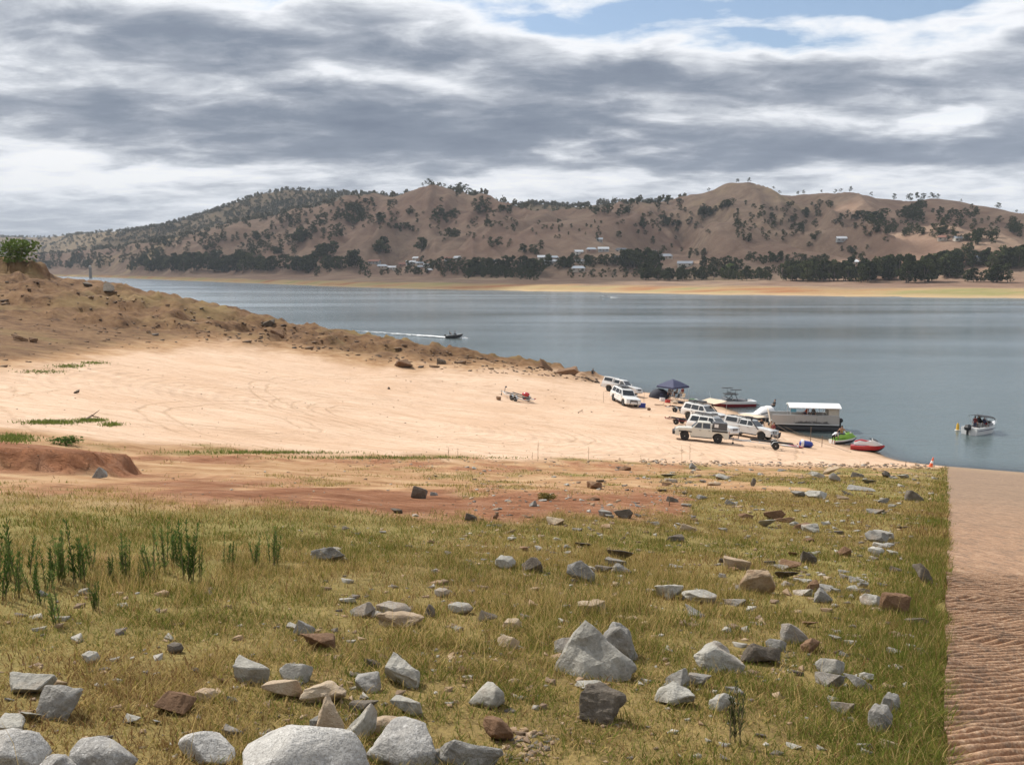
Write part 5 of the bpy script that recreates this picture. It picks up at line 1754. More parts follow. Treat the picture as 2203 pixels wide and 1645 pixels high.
WEEDS = [weed_meshes(400 + i, 3 + i % 5, 0.10 + 0.03 * (i % 3)) for i in range(6)]
WEED_POS = [(10, 1292, 135), (42, 1285, 95), (72, 1275, 84), (108, 1262, 92), (132, 1252, 104), (150, 1242, 84), (163, 1256, 132), (178, 1252, 92), (196, 1222, 70), (240, 1252, 64), (268, 1243, 92), (300, 1254, 52),
            (322, 1242, 108), (350, 1232, 92), (370, 1215, 98), (386, 1218, 62), (408, 1247, 128), (424, 1247, 84), (490, 1216, 72), (503, 1214, 52), (552, 1217, 72), (590, 1214, 82), (205, 1312, 62), (48, 1240, 118),
            (118, 1345, 110), (22, 1250, 90), (88, 1300, 70)]
for i, (x, y, h) in enumerate(WEED_POS):
    p = ground_hit(x, y)
    H = h * math.hypot(p[0], p[1]) / F_PX * 1.02
    tallw = 'tall' if h > 100 else ('short' if h < 66 else 'middle-sized')
    e = empty('weed', (p[0], p[1], p[2] - 0.01), '%s upright green weed with narrow leaves in the weed patch' % tallw if x < 440 else '%s upright green weed standing apart on bare red clay' % tallw, 'weed', 'tall green weeds', (0, 0, i * 1.7))
    e.scale = (H * 1.1, H * 1.1, H)
    lv, stm = WEEDS[i % 6]
    link('leaves', lv, M_WEED, e)
    link('stems', stm, M_STEM, e)


def low_bush(name, x, y, w_, h_, label, mat, seed, cat='bush'):
    p = ground_hit(x, y)
    k = math.hypot(p[0], p[1]) / F_PX
    rng = np.random.default_rng(seed)
    cs = [((rng.uniform(-.35, .35), rng.uniform(-.3, .3), rng.uniform(0.10, 0.55)), 0.24) for _ in range(13)]
    V, F = leaf_cloud(rng, cs, 60, 0.045)
    e = empty(name, p, label, cat)
    e.scale = (w_ * k, w_ * k, h_ * k)
    link('leaves', tri_mesh('leaves', V, F), mat, e)
    mb = MB()
    for (c, r) in cs[:6]:
        mb.tube([(0, 0, -0.05), (c[0] * .5, c[1] * .5, c[2] * .6), c], [0.02, 0.014, 0.005], 5)
    mb.build('branches', M_STEM, e)


low_bush('leafy_bush', 142, 957, 52, 28, 'bright green low bush at the edge of the sand', M_WEED, 61)
low_bush('olive_shrub', 42, 562, 78, 62, 'loose olive green shrub on top of the eroded bank', M_LEAF_PALE, 62)
low_bush('grass_tussock', 1175, 1075, 44, 26, 'round olive tussock growing on the red clay', leaf_material('tussock_leaf', [(0.3, (0.16, 0.13, 0.04)), (0.6, (0.26, 0.21, 0.07)), (0.8, (0.34, 0.27, 0.1))], 0.3), 63)
p = ground_hit(1585, 1598)
e = empty('thistle', (p[0], p[1], p[2] - 0.01), 'dark spindly thistle-like weed beside a small pale rock', 'weed', None, (0, 0, 0.6))
e.scale = (0.32, 0.32, 0.36)
link('leaves', WEEDS[2][0].copy(), M_LEAF, e).data.materials[0] = M_LEAF
link('stems', WEEDS[2][1].copy(), M_DRYSTEM, e).data.materials[0] = M_DRYSTEM


def dead_stalk(i, x, y, h, label):
    p = ground_hit(x, y)
    k = math.hypot(p[0], p[1]) / F_PX
    rnd = random.Random(800 + i)
    H = h * k
    mb = MB()
    top = (rnd.uniform(-.05, .05) * H, 0, H)
    mb.tube([(0, 0, -0.05), (top[0] * .4, 0, H * .5), top], [0.012, 0.011, 0.006], 5)
    for j in range(9):
        t = rnd.uniform(0.35, 0.95)
        a = rnd.uniform(0, 6.28)
        L = H * rnd.uniform(0.06, 0.16)
        b = (top[0] * t, 0, H * t)
        mb.tube([b, (b[0] + math.cos(a) * L * 0.6, math.sin(a) * L * 0.6, b[2] + L)], [0.006, 0.003], 4)
    o = mb.build('dead_stalk', M_DRYSTEM, label=label, category='stalk', group='dead stalks along the grass edge')
    o.location = p


for i, (x, y, h) in enumerate([(1157, 992, 46), (966, 992, 32), (1266, 990, 30), (1467, 990, 32), (1484, 988, 36), (985, 985, 22), (1145, 988, 16), (1440, 1088, 22)]):
    dead_stalk(i, x, y, h, ['tallest bare dead stalk standing against the pale sand', 'thin leaning dead stalk against the pale sand', 'low dead stalk at the edge of the grass'][0 if h > 40 else (1 if h > 25 else 2)])
# ------------------------------------------------------------------ paints and plastics
SANDC = (0.46, 0.33, 0.21)
P_WHITE = simple_mat('white_paint', (0.76, 0.755, 0.73), 0.32, var=0.03, coat=0.6, dirt=None)
P_CREAM = simple_mat('cream_paint', (0.64, 0.62, 0.54), 0.38, var=0.04, coat=0.4)
P_GLASS = simple_mat('car_glass', (0.018, 0.022, 0.026), 0.06, spec=0.9, var=0.02)
P_TYRE = simple_mat('tyre_rubber', (0.025, 0.024, 0.023), 0.85, var=0.2)
P_ALLOY = simple_mat('alloy', (0.55, 0.55, 0.55), 0.35, 0.7)
P_STEELW = simple_mat('white_steel_rim', (0.66, 0.64, 0.58), 0.5)
P_BLACK = simple_mat('black_plastic', (0.022, 0.022, 0.024), 0.55)
P_DARK = simple_mat('dark_grey_metal', (0.075, 0.077, 0.082), 0.5)
P_CHROME = simple_mat('polished_bar', (0.62, 0.63, 0.64), 0.25, 0.8)
P_GALV = simple_mat('galvanised_steel', (0.56, 0.57, 0.57), 0.5, 0.15, var=0.12)
P_LAMP = simple_mat('lamp_glass', (0.50, 0.53, 0.55), 0.12, spec=0.9)
P_TAIL = simple_mat('tail_lamp', (0.32, 0.02, 0.02), 0.25)
P_CANVAS = simple_mat('cream_canvas', (0.62, 0.50, 0.37), 0.9, var=0.08)
P_NAVY = simple_mat('navy_canvas', (0.045, 0.050, 0.105), 0.8, var=0.15)
P_TENT = simple_mat('dark_tent_cloth', (0.022, 0.024, 0.038), 0.8)
P_RED = simple_mat('red_gelcoat', (0.42, 0.018, 0.022), 0.25, var=0.06, coat=0.5)
P_DKRED = simple_mat('dark_red_gelcoat', (0.20, 0.015, 0.02), 0.25, var=0.06, coat=0.5)
P_GEL = simple_mat('white_gelcoat', (0.74, 0.74, 0.73), 0.25, var=0.03, coat=0.5)
P_GREEN = simple_mat('lime_gelcoat', (0.25, 0.48, 0.05), 0.3, var=0.05)
P_BLUE = simple_mat('blue_vinyl', (0.02, 0.04, 0.26), 0.4, var=0.1)
P_YELLOW = simple_mat('yellow_buoy_paint', (0.62, 0.36, 0.02), 0.5)
P_ORANGE = simple_mat('orange_cone', (0.72, 0.13, 0.04), 0.5)
P_REFL = simple_mat('white_band', (0.75, 0.75, 0.74), 0.4)
P_TIMBER = simple_mat('grey_driftwood', (0.16, 0.11, 0.075), 0.9, var=0.3)
P_GREENBAG = simple_mat('green_cloth', (0.05, 0.16, 0.04), 0.9)
P_SEAT = simple_mat('seat_vinyl', (0.10, 0.10, 0.105), 0.6)


def wheel(parent, x, y, r, wd, rim_mat, spokes=6):
    mb = MB()
    s = 1 if y > 0 else -1
    mb.lathe([(r * 0.60, -wd / 2), (r * 0.93, -wd / 2), (r, -wd * 0.34), (r, wd * 0.34), (r * 0.93, wd / 2), (r * 0.60, wd / 2)], 22, 'y', (x, y, r))
    t = mb.build('wheel', P_TYRE, parent, smooth_angle=0.6)
    mb = MB()
    yo = y + s * wd * 0.36
    mb.lathe([(r * 0.62, -0.02), (r * 0.62, 0.02)], 18, 'y', (x, yo - s * 0.03, r), 1)
    mb.lathe([(r * 0.15, -0.035), (r * 0.15, 0.035)], 10, 'y', (x, yo, r))
    for k in range(spokes):
        a = 2 * math.pi * k / spokes
        mb.box((x + math.cos(a) * r * 0.34, yo, r + math.sin(a) * r * 0.34), (r * 0.52, 0.03, r * 0.20), 0, (0, -a, 0))
    mb.tube([(x + math.cos(a) * r * 0.58, yo, r + math.sin(a) * r * 0.58) for a in np.linspace(0, 2 * math.pi, 17)], r * 0.05, 5, 0, False)
    mb.build('rim', [rim_mat, P_DARK], t)
    return t


def arc(cx, cz, r, a0, a1, n=7):
    return [(cx + r * math.cos(a), cz + r * math.sin(a)) for a in np.linspace(a0, a1, n)]


def car(o, L=4.95, Wd=1.94, belt=1.18, roof=1.86, hood=1.12, cowl=1.08, fx=1.48, rx=-1.42, wr=0.40, gh=(1.02, 0.30, -2.18, -2.40), cab_end=None,
        paint=None, rim=None, side=(), doors=(), rack=None, bar=False, snorkel=0, spokes=6, flare=True):
    """body, glasshouse, wheels and fittings; x forward, y to the left, z up"""
    paint = paint or P_WHITE
    rim = rim or P_ALLOY
    f, b = L / 2, -L / 2
    hw = Wd / 2
    ar = wr + 0.11
    lo = 0.40
    prof = [(f - 0.10, lo), (f - 0.01, 0.58), (f - 0.02, 0.86), (f - 0.12, hood - 0.10), (f - 0.34, hood), (cowl, belt)]
    prof += [(b + 0.05, belt), (b, 0.92), (b, 0.55), (b + 0.10, lo + 0.04)]
    prof += arc(rx, wr, ar, math.pi - 0.02, 0.02, 9) + arc(fx, wr, ar, math.pi - 0.02, 0.02, 9)
    n = len(prof)
    mb = MB()
    mb.add([(x, -hw, z) for x, z in prof] + [(x, hw, z) for x, z in prof],
           [tuple(range(n)), tuple(range(2 * n - 1, n - 1, -1))] + [(i, n + i, n + (i + 1) % n, (i + 1) % n) for i in range(n)])
    body = mb.build('body', paint, o, bevel=0.045, smooth_angle=0.7)
    # glasshouse
    x0, x1, x2, x3 = gh                    # base front, roof front, roof rear, base rear
    wb, wt = hw - 0.06, hw - 0.21
    mb = MB()
    mb.loft([[(x0, -wb, belt - 0.03), (x0, wb, belt - 0.03), (x3, wb, belt - 0.03), (x3, -wb, belt - 0.03)],
             [(x1, -wt, roof - 0.05), (x1, wt, roof - 0.05), (x2, wt, roof - 0.05), (x2, -wt, roof - 0.05)],
             [(x1 - 0.14, -wt + 0.10, roof), (x1 - 0.14, wt - 0.10, roof), (x2 + 0.14, wt - 0.10, roof), (x2 + 0.14, -wt + 0.10, roof)]])
    mb.build('cabin', paint, o, bevel=0.03, smooth_angle=0.6)

    def on_side(x, z, s, off=0.012):
        k = (z - belt + 0.03) / (roof - 0.05 - belt + 0.03)
        return (x, s * (wb + (wt - wb) * k + off), z)

    zt, zb = roof - 0.13, belt + 0.05
    for s in (-1, 1):
        for (xa, xb, ta, tb) in side:       # bottom front, bottom rear, top front, top rear
            mb = MB()
            mb.poly([on_side(xa, zb, s, -0.005), on_side(xb, zb, s, -0.005), on_side(tb, zt, s, -0.005), on_side(ta, zt, s, -0.005)], 0, 0.016, (0, s, 0.35))
            mb.build('side_window', P_GLASS, o)
        for k, (xa, xb) in enumerate(doors):
            mb = MB()
            mb.poly([(xa, s * (hw - 0.004), 0.50), (xb, s * (hw - 0.004), 0.50), (xb, s * (hw - 0.004), belt - 0.06), (xa, s * (hw - 0.004), belt - 0.06)], 0, 0.012, (0, s, 0))
            d = mb.build('door', paint, o)
            mb = MB(); mb.box((xb + 0.16, s * (hw + 0.022), belt - 0.16), (0.17, 0.03, 0.035)); mb.build('handle', P_BLACK, d)
        mb = MB(); mb.box((x0 - 0.22, s * (hw + 0.12), belt + 0.10), (0.12, 0.22, 0.18)); mb.build('mirror', paint, o, bevel=0.03)
        mb = MB(); mb.box((f - 0.10, s * (hw - 0.26), hood - 0.20), (0.16, 0.42, 0.17)); mb.build('headlight', P_LAMP, o, bevel=0.03)
        mb = MB(); mb.box((b + 0.02, s * (hw - 0.12), 0.98), (0.08, 0.16, 0.34)); mb.build('tail_light', P_TAIL, o, bevel=0.02)
        mb = MB(); mb.box(((fx + rx) / 2, s * (hw - 0.02), 0.40), (fx - rx - 2 * ar, 0.16, 0.07)); mb.build('side_step', P_BLACK, o)
    # front and rear glass
    def on_slope(xb_, xr_, t, y):
        return (xb_ + (xr_ - xb_) * t, y, (belt - 0.03) + (roof - 0.05 - belt + 0.03) * t)
    for (nm, xb_, xr_, nx) in (('windscreen', x0, x1, 1), ('rear_window', x3, x2, -1)):
        mb = MB()
        y0, y1 = wb - 0.12, wt - 0.07
        mb.poly([Vector(on_slope(xb_, xr_, 0.10, -y0)) + Vector((nx * -0.004, 0, 0)), Vector(on_slope(xb_, xr_, 0.10, y0)) + Vector((nx * -0.004, 0, 0)), Vector(on_slope(xb_, xr_, 0.90, y1)), Vector(on_slope(xb_, xr_, 0.90, -y1))], 0, 0.018, (nx, 0, 0.6))
        mb.build(nm, P_GLASS, o)
    mb = MB(); mb.box((f - 0.045, 0, hood - 0.24), (0.10, Wd - 1.02, 0.22)); g = mb.build('grille', P_DARK, o, bevel=0.02)
    mb = MB()
    for k in range(3):
        mb.box((f + 0.012, 0, hood - 0.30 + 0.06 * k), (0.02, Wd - 1.1, 0.018))
    mb.build('grille_bar', P_CHROME, g)
    mb = MB(); mb.box((f - 0.02, 0, 0.60), (0.22, Wd - 0.04, 0.20)); bmp = mb.build('front_bumper', P_BLACK if bar else paint, o, bevel=0.04)
    mb = MB(); mb.box((f + 0.10, 0, 0.62), (0.012, 0.38, 0.12)); mb.build('number_plate', P_REFL, bmp)
    mb = MB(); mb.box((b - 0.02, 0, 0.60), (0.20, Wd - 0.06, 0.20)); mb.build('rear_bumper', P_DARK, o, bevel=0.04)
    if bar:
        mb = MB()
        for y in (-0.42, 0.42):
            mb.tube([(f + 0.06, y, 0.55), (f + 0.20, y, 0.85), (f + 0.12, y, 1.12)], 0.032, 6)
        mb.tube([(f - 0.15, -hw + 0.1, 0.95), (f + 0.12, -0.42, 1.12), (f + 0.12, 0.42, 1.12), (f - 0.15, hw - 0.1, 0.95)], 0.032, 6)
        mb.box((f + 0.12, 0, 0.62), (0.16, Wd - 0.3, 0.24))
        mb.build('bull_bar', P_CHROME, o)
    if snorkel:
        mb = MB()
        mb.tube([(fx - 0.35, snorkel * (hw + 0.02), hood - 0.12), (x0 - 0.02, snorkel * (hw + 0.03), belt + 0.05), (x1 + 0.05, snorkel * (wt + 0.10), roof - 0.02)], 0.05, 7)
        mb.box((x1 + 0.10, snorkel * (wt + 0.10), roof + 0.06), (0.14, 0.10, 0.17))
        mb.build('snorkel', P_BLACK, o)
    if rack:
        ra, rb, load = rack
        mb = MB()
        for s in (-1, 1):
            mb.tube([(ra, s * (wt - 0.05), roof + 0.14), (rb, s * (wt - 0.05), roof + 0.14)], 0.028, 6)
            for x in (ra, (ra + rb) / 2, rb):
                mb.tube([(x, s * (wt - 0.12), roof - 0.02), (x, s * (wt - 0.05), roof + 0.14)], 0.022, 5)
        for x in np.linspace(ra, rb, 7):
            mb.tube([(x, -(wt - 0.05), roof + 0.12), (x, wt - 0.05, roof + 0.12)], 0.018, 5)
        rk = mb.build('roof_rack', P_BLACK, o)
        for (lx, ly, sx, sy, sz) in load:
            mb = MB(); mb.box((lx, ly, roof + 0.15 + sz / 2), (sx, sy, sz)); mb.build('rack_box', P_DARK, rk, bevel=0.03)
    for (x, y) in ((fx, hw - 0.14), (fx, -hw + 0.14), (rx, hw - 0.14), (rx, -hw + 0.14)):
        wheel(o, x, y, wr, 0.25, rim, spokes)
    return on_side


def place(o, x, y, phi, dz=0.0, flat=False):
    """stand a thing on the land at a measured place; phi = heading of +x in degrees (0 = to the right)"""
    p = ground_hit(x, y)
    n = ground_normal(p[0], p[1], 1.6)
    o.location = (p[0], p[1], gz1(p[0], p[1]) + dz)
    R = Vector((0, 0, 1)).rotation_difference(n).to_matrix() if not flat else Matrix.Identity(3)
    o.rotation_euler = (R @ Euler((0, 0, math.radians(phi))).to_matrix()).to_euler()
    return p


def awning(o, x0, x1, side, y0, z0, out, drop, posts=True):
    """cream awning pulled out from the roof rack"""
    s = side
    mb = MB()
    rows = []
    for j in range(5):
        t = j / 4
        y = s * (y0 + out * t)
        z = z0 - drop * t - 0.05 * math.sin(math.pi * t)
        rows.append([(x0, y, z), (x0 + (x1 - x0) * 0.33, y, z - 0.02 * math.sin(math.pi * t)), (x0 + (x1 - x0) * 0.67, y, z - 0.02 * math.sin(math.pi * t)), (x1, y, z)])
    V = [p for r in rows for p in r] + [(p[0], p[1], p[2] - 0.012) for r in rows for p in r]
    F = []
    for lay in (0, 20):
        for j in range(4):
            for k in range(3):
                q = (lay + j * 4 + k, lay + j * 4 + k + 1, lay + (j + 1) * 4 + k + 1, lay + (j + 1) * 4 + k)
                F.append(q if lay else q[::-1])
    mb.add(V, F)
    a = mb.build('awning', P_CANVAS, o)
    for x in (x0, x1):
        mb = MB(); mb.tube([(x, s * (y0 + out), z0 - drop), (x, s * (y0 + out + 0.1), -0.25)], 0.018, 5); mb.build('awning_pole', P_GALV, a)
    return a


# white wagon, dark roof rack, parked on the open sand
e = empty('four_wheel_drive', label='white four-wheel-drive wagon with black flat roof rack and black front bars', category='car', group='vehicles parked on the sand')
SIDE_WAGON = [(0.72, -0.10, 0.32, -0.10), (-0.20, -1.15, -0.20, -1.08), (-1.25, -2.15, -1.18, -1.98)]
car(e, side=SIDE_WAGON, doors=[(0.95, -0.14), (-0.17, -1.12)], rack=(0.15, -1.95, [(-0.9, 0.0, 1.3, 0.9, 0.12)]), bar=False, spokes=5)
mb = MB()
for y in (-0.45, 0.45):
    mb.tube([(2.46, y, 0.45), (2.60, y, 0.62), (2.58, y, 0.86)], 0.035, 6)
mb.tube([(2.58, -0.45, 0.86), (2.58, 0.45, 0.86)], 0.03, 6)
mb.build('nudge_bar', P_BLACK, e)
place(e, 1343, 868, -72)

# white dual cab with canopy and open door behind it
e = empty('canopy_ute', label='white dual-cab ute with windowed canopy and its driver door swung open', category='ute', group='vehicles parked on the sand')
UTE = dict(L=5.3, Wd=1.86, belt=1.20, roof=1.82, hood=1.14, cowl=1.05, fx=1.62, rx=-1.48, gh=(1.00, 0.32, -0.82, -0.98))
SIDE_UTE = [(0.72, 0.02, 0.34, 0.02), (-0.08, -0.86, -0.08, -0.78)]
car(e, side=SIDE_UTE, doors=[(0.95, -0.02), (-0.05, -0.92)], **UTE)


def canopy(o, x0=-1.02, x1=-2.62, z0=1.18, z1=1.90, hw=0.90, paint=None):
    mb = MB()
    mb.loft([[(x0, -hw, z0), (x0, hw, z0), (x1, hw, z0), (x1, -hw, z0)], [(x0, -hw + 0.13, z1), (x0, hw - 0.13, z1), (x1 + 0.16, hw - 0.13, z1), (x1 + 0.16, -hw + 0.13, z1)]])
    c = mb.build('canopy', paint or P_WHITE, o, bevel=0.04, smooth_angle=0.6)
    for s in (-1, 1):
        mb = MB()
        def q(x, t):
            return (x, s * (hw - 0.13 * t + 0.004), z0 + (z1 - z0) * t)
        mb.poly([q(x0 - 0.14, 0.25), q(x1 + 0.22, 0.25), q(x1 + 0.28, 0.85), q(x0 - 0.14, 0.85)], 0, 0.014, (0, s, 0.2))
        mb.build('canopy_window', P_GLASS, c)
    return c


canopy(e)
mb = MB()
mb.box((0.48, 0.0, 0.84), (0.98, 0.06, 0.72))
mb.loft([[(0.93, -0.03, 1.20), (0.93, 0.03, 1.20), (0.0, 0.03, 1.20), (0.0, -0.03, 1.20)], [(0.42, -0.02, 1.74), (0.42, 0.02, 1.74), (0.02, 0.02, 1.74), (0.02, -0.02, 1.74)]])
dr = mb.build('open_door', P_WHITE, e, bevel=0.02)
dr.location = (0.95, -0.95, 0.0)
mb2 = MB(); mb2.poly([(0.80, -0.034, 1.24), (0.07, -0.034, 1.24), (0.07, -0.027, 1.66), (0.44, -0.027, 1.66)], 0, 0.012, (0, -1, 0)); mb2.poly([(0.80, 0.034, 1.24), (0.07, 0.034, 1.24), (0.07, 0.027, 1.66), (0.44, 0.027, 1.66)], 0, 0.012, (0, 1, 0))
mb2.build('door_glass', P_GLASS, dr)
for v in dr.data.vertices:
    v.co.x -= 0.95
for ch in dr.children:
    for v in ch.data.vertices:
        v.co.x -= 0.95
dr.rotation_euler = (0, 0, math.radians(62))
place(e, 1336, 846, -36)

# white wagon with loaded rack and cream awning, nose to the lake
e = empty('four_wheel_drive', label='white four-wheel-drive with basket roof rack and cream awning out towards lake', category='car', group='vehicles parked on the sand')
car(e, side=SIDE_WAGON, doors=[(0.95, -0.14), (-0.17, -1.12)], rack=(0.25, -2.0, [(-0.5, 0.1, 0.9, 0.8, 0.22), (-1.5, -0.1, 0.7, 0.7, 0.16)]), snorkel=1, spokes=6)
awning(e, 0.7, -1.7, 1, 0.78, 1.98, 2.5, -0.30)
place(e, 1512, 905, -47)

# wagon with long rack, half behind the tray ute
e = empty('four_wheel_drive', label='white four-wheel-drive with long dark roof load standing behind the tray ute', category='car', group='vehicles parked on the sand')
car(e, side=SIDE_WAGON, doors=[(0.95, -0.14), (-0.17, -1.12)], rack=(0.2, -2.05, [(-0.9, 0.0, 2.1, 0.8, 0.10), (-0.1, 0.3, 0.5, 0.4, 0.16)]), spokes=6)
place(e, 1532, 936, -42)

# ute with canopy, snorkel, bull bar and awning
e = empty('canopy_ute', label='white dual-cab ute with canopy, black snorkel and polished bull bar', category='ute', group='vehicles parked on the sand')
car(e, side=SIDE_UTE, doors=[(0.95, -0.02), (-0.05, -0.92)], rack=(0.2, -0.75, [(-0.3, 0, 0.6, 0.7, 0.10)]), bar=True, snorkel=-1, rim=P_DARK, **UTE)
c = canopy(e)
mb = MB()
for x in (-1.3, -1.9, -2.3):
    mb.tube([(x, -0.75, 1.95), (x, 0.75, 1.95)], 0.03, 5)
mb.build('rack_bar', P_BLACK, c)
awning(e, 0.1, -2.3, 1, 0.80, 1.96, 2.3, -0.12)
place(e, 1612, 940, -40)

# cream tray ute, nose up the beach, trailer behind
e = empty('tray_ute', label='cream dual-cab ute with dark canvas tray box, nose away from the lake', category='ute', group='vehicles parked on the sand')
TR = dict(L=4.95, Wd=1.80, belt=1.22, roof=1.86, hood=1.15, cowl=1.00, fx=1.50, rx=-1.50, gh=(0.98, 0.36, -0.78, -0.90), wr=0.41)
car(e, side=[(0.72, 0.05, 0.38, 0.05), (-0.06, -0.76, -0.06, -0.70)], doors=[(0.95, 0.0), (-0.03, -0.84)], rim=P_STEELW, spokes=4, paint=P_CREAM, **TR)
mb = MB()
mb.box((-1.62, 0, 1.52), (1.28, 1.70, 0.72))
t = mb.build('tray_canopy', P_DARK, e, bevel=0.04)
mb = MB(); mb.box((-1.62, 0, 1.10), (1.42, 1.84, 0.16)); mb.build('tray', P_BLACK, e, bevel=0.02)
for s in (-1, 1):
    mb = MB(); mb.box((-1.28, s * 0.856, 1.60), (0.36, 0.016, 0.30)); mb.build('tool_box', P_REFL, t)
    mb = MB(); mb.box((1.5, s * 0.9, 0.86), (1.2, 0.08, 0.10)); mb.build('flare', P_BLACK, e, bevel=0.03)
mb = MB(); mb.box((2.52, 0, 0.66), (0.26, 1.80, 0.34)); mb.build('bull_bar', P_BLACK, e, bevel=0.05)
place(e, 1507, 948, 171)


# ------------------------------------------------------------------ trailers
def boat_trailer(o, L=5.2, Wd=1.7, axles=1, bunk=True, wr=0.30, frame=None):
    """x towards the draw bar"""
    frame = frame or P_GALV
    mb = MB()
    hw = Wd / 2 - 0.22
    f = L / 2
    for s in (-1, 1):
        mb.tube([(-f, s * hw, 0.46), (f * 0.35, s * hw, 0.46), (f * 0.78, s * 0.05, 0.46)], 0.045, 4)
    mb.tube([(f * 0.35, 0, 0.46), (f, 0, 0.46)], 0.05, 4)
    for x in (-f, -f * 0.4, f * 0.1, f * 0.35):
        mb.tube([(x, -hw, 0.46), (x, hw, 0.46)], 0.04, 4)
    mb.build('frame', frame, o)
    if bunk:
        for s in (-1, 1):
            mb = MB(); mb.box((-f * 0.25, s * hw * 0.62, 0.60), (L * 0.62, 0.12, 0.08)); mb.build('bunk', P_BLACK, o)
    mb = MB()
    mb.tube([(f * 0.72, 0, 0.46), (f * 0.70, 0, 1.15)], 0.04, 5)
    mb.box((f * 0.66, 0, 1.12), (0.20, 0.16, 0.14))
    mb.build('winch_post', P_DARK, o)
    mb = MB(); mb.tube([(f * 0.86, 0.14, 0.62), (f * 0.86, 0.14, 0.10)], 0.028, 5); mb.lathe([(0.10, -0.03), (0.10, 0.03)], 10, 'y', (f * 0.86, 0.14, 0.10)); mb.build('jockey_wheel', P_BLACK, o)
    xs = [-f * 0.35] if axles == 1 else [-f * 0.35 - 0.36, -f * 0.35 + 0.36]
    for s in (-1, 1):
        for x in xs:
            wheel(o, x, s * (Wd / 2 - 0.02), wr, 0.18, P_ALLOY, 5)
        mb = MB()
        for x in xs:
            pts = arc(x, wr, wr + 0.06, math.pi * 0.98, 0.02 * math.pi, 9)
            R0 = [(a, s * (Wd / 2 - 0.13), c_) for a, c_ in pts]
            R1 = [(a, s * (Wd / 2 + 0.10), c_) for a, c_ in pts]
            mb.loft([R0, R1], 0, False, False)
            R2 = [(a, s * (Wd / 2 + 0.10), c_ + 0.012) for a, c_ in pts]
            R3 = [(a, s * (Wd / 2 - 0.13), c_ + 0.012) for a, c_ in pts]
            mb.loft([R2, R3], 0, False, False)
        mb.build('mudguard', P_GALV if frame is P_GALV else frame, o)
        mb = MB(); mb.box((-f - 0.02, s * hw, 0.56), (0.06, 0.22, 0.10)); mb.build('tail_light', P_TAIL, o)


e = empty('boat_trailer', label='silver tandem boat trailer with a red bundle standing alone on sand', category='trailer', group='boat trailers')
boat_trailer(e, 5.6, 1.95, 2)
place(e, 1107, 858, 128)
p = np.array(e.location)
mb = MB()
mb.loft([[(x, r * math.cos(a), 0.26 + r * 0.8 * math.sin(a)) for a in np.linspace(0, 2 * math.pi, 10, endpoint=False)] for x, r in ((-0.55, 0.12), (-0.4, 0.26), (0.0, 0.34), (0.4, 0.27), (0.55, 0.1))])
rb = mb.build('red_cover_bundle', P_RED, label='red folded cover lying on the tandem trailer', category='bundle', smooth_angle=0.9)
RB = (rb, e)

e = empty('boat_trailer', label='low grey boat trailer hitched behind the awning four-wheel-drive', category='trailer', group='boat trailers')
boat_trailer(e, 4.2, 1.6, 1)
place(e, 1470, 888, -38)
e = empty('boat_trailer', label='dark red boat trailer with winch post behind the tray ute bonnet', category='trailer', group='boat trailers')
boat_trailer(e, 4.2, 1.6, 1, frame=P_DKRED)
place(e, 1474, 914, -34)
e = empty('boat_trailer', label='long empty boat trailer with white mudguards hitched to the tray ute', category='trailer', group='boat trailers')
boat_trailer(e, 6.2, 1.75, 1, wr=0.33)
place(e, 1640, 962, 169)


# ------------------------------------------------------------------ hulls
def hull(name, o, L, B, free=0.62, draft=0.30, cock=(0.10, 0.62), mats=None, floor=0.18, bow_rise=0.25, pw=2.2, stripe=False):
    """t=0 stern .. 1 bow, water at z=0"""
    mb = MB()
    ts = [0, 0.04, cock[0], cock[0] + 0.012, 0.35, cock[1] - 0.012, cock[1], 0.72, 0.82, 0.90, 0.96, 1.0]
    ts = sorted(set(ts))
    rings = []
    for t in ts:
        b = B / 2 * (0.92 + 0.08 * min(1, t * 4)) * max(0.015, (1 - max(0, (t - 0.42) / 0.58) ** pw))
        zs = free + bow_rise * max(0, (t - 0.3) / 0.7) ** 1.8
        zk = -draft + (free + bow_rise * 0.5 + draft) * max(0, (t - 0.72) / 0.28) ** 2.2 * 0.9
        zc = -draft * 0.25 + (zs - 0.12 + draft * 0.25) * max(0, (t - 0.6) / 0.4) ** 2
        zm = zc + (zs - zc) * 0.55
        x = -L / 2 + L * t
        inn = max(b - 0.14, b * 0.6)
        fl = floor if cock[0] < t < cock[1] and t not in (cock[0], cock[1]) else zs + 0.03
        half = [(zc, b * 0.86), (zm, b * 0.97), (zs, b), (zs + 0.02, inn), (fl, inn * 0.96)]
        ring = [(x, 0, zk)] + [(x, y, z) for z, y in half] + [(x, -y, z) for z, y in reversed(half)]
        rings.append(ring)
    n = len(rings[0])
    V = [p for r in rings for p in r]
    F, M = [], []
    seg = [0, 1, 2, 3, 4, 5, 4, 3, 2, 1, 0]
    mm = {0: 0, 1: 1, 2: 2, 3: 3, 4: 4, 5: 4}
    for i in range(len(rings) - 1):
        for k in range(n):
            F.append((i * n + k, i * n + (k + 1) % n, (i + 1) * n + (k + 1) % n, (i + 1) * n + k))
            m_ = mm[seg[k]]
            if m_ == 4 and not (cock[0] < ts[i] < cock[1]):
                m_ = 3
            M.append(m_)
    F.append(tuple(range(n - 1, -1, -1))); M.append(2)
    F.append(tuple((len(rings) - 1) * n + k for k in range(n))); M.append(2)
    mb.v, mb.f, mb.m = V, F, M
    return mb.build(name, mats, o, smooth_angle=0.5)


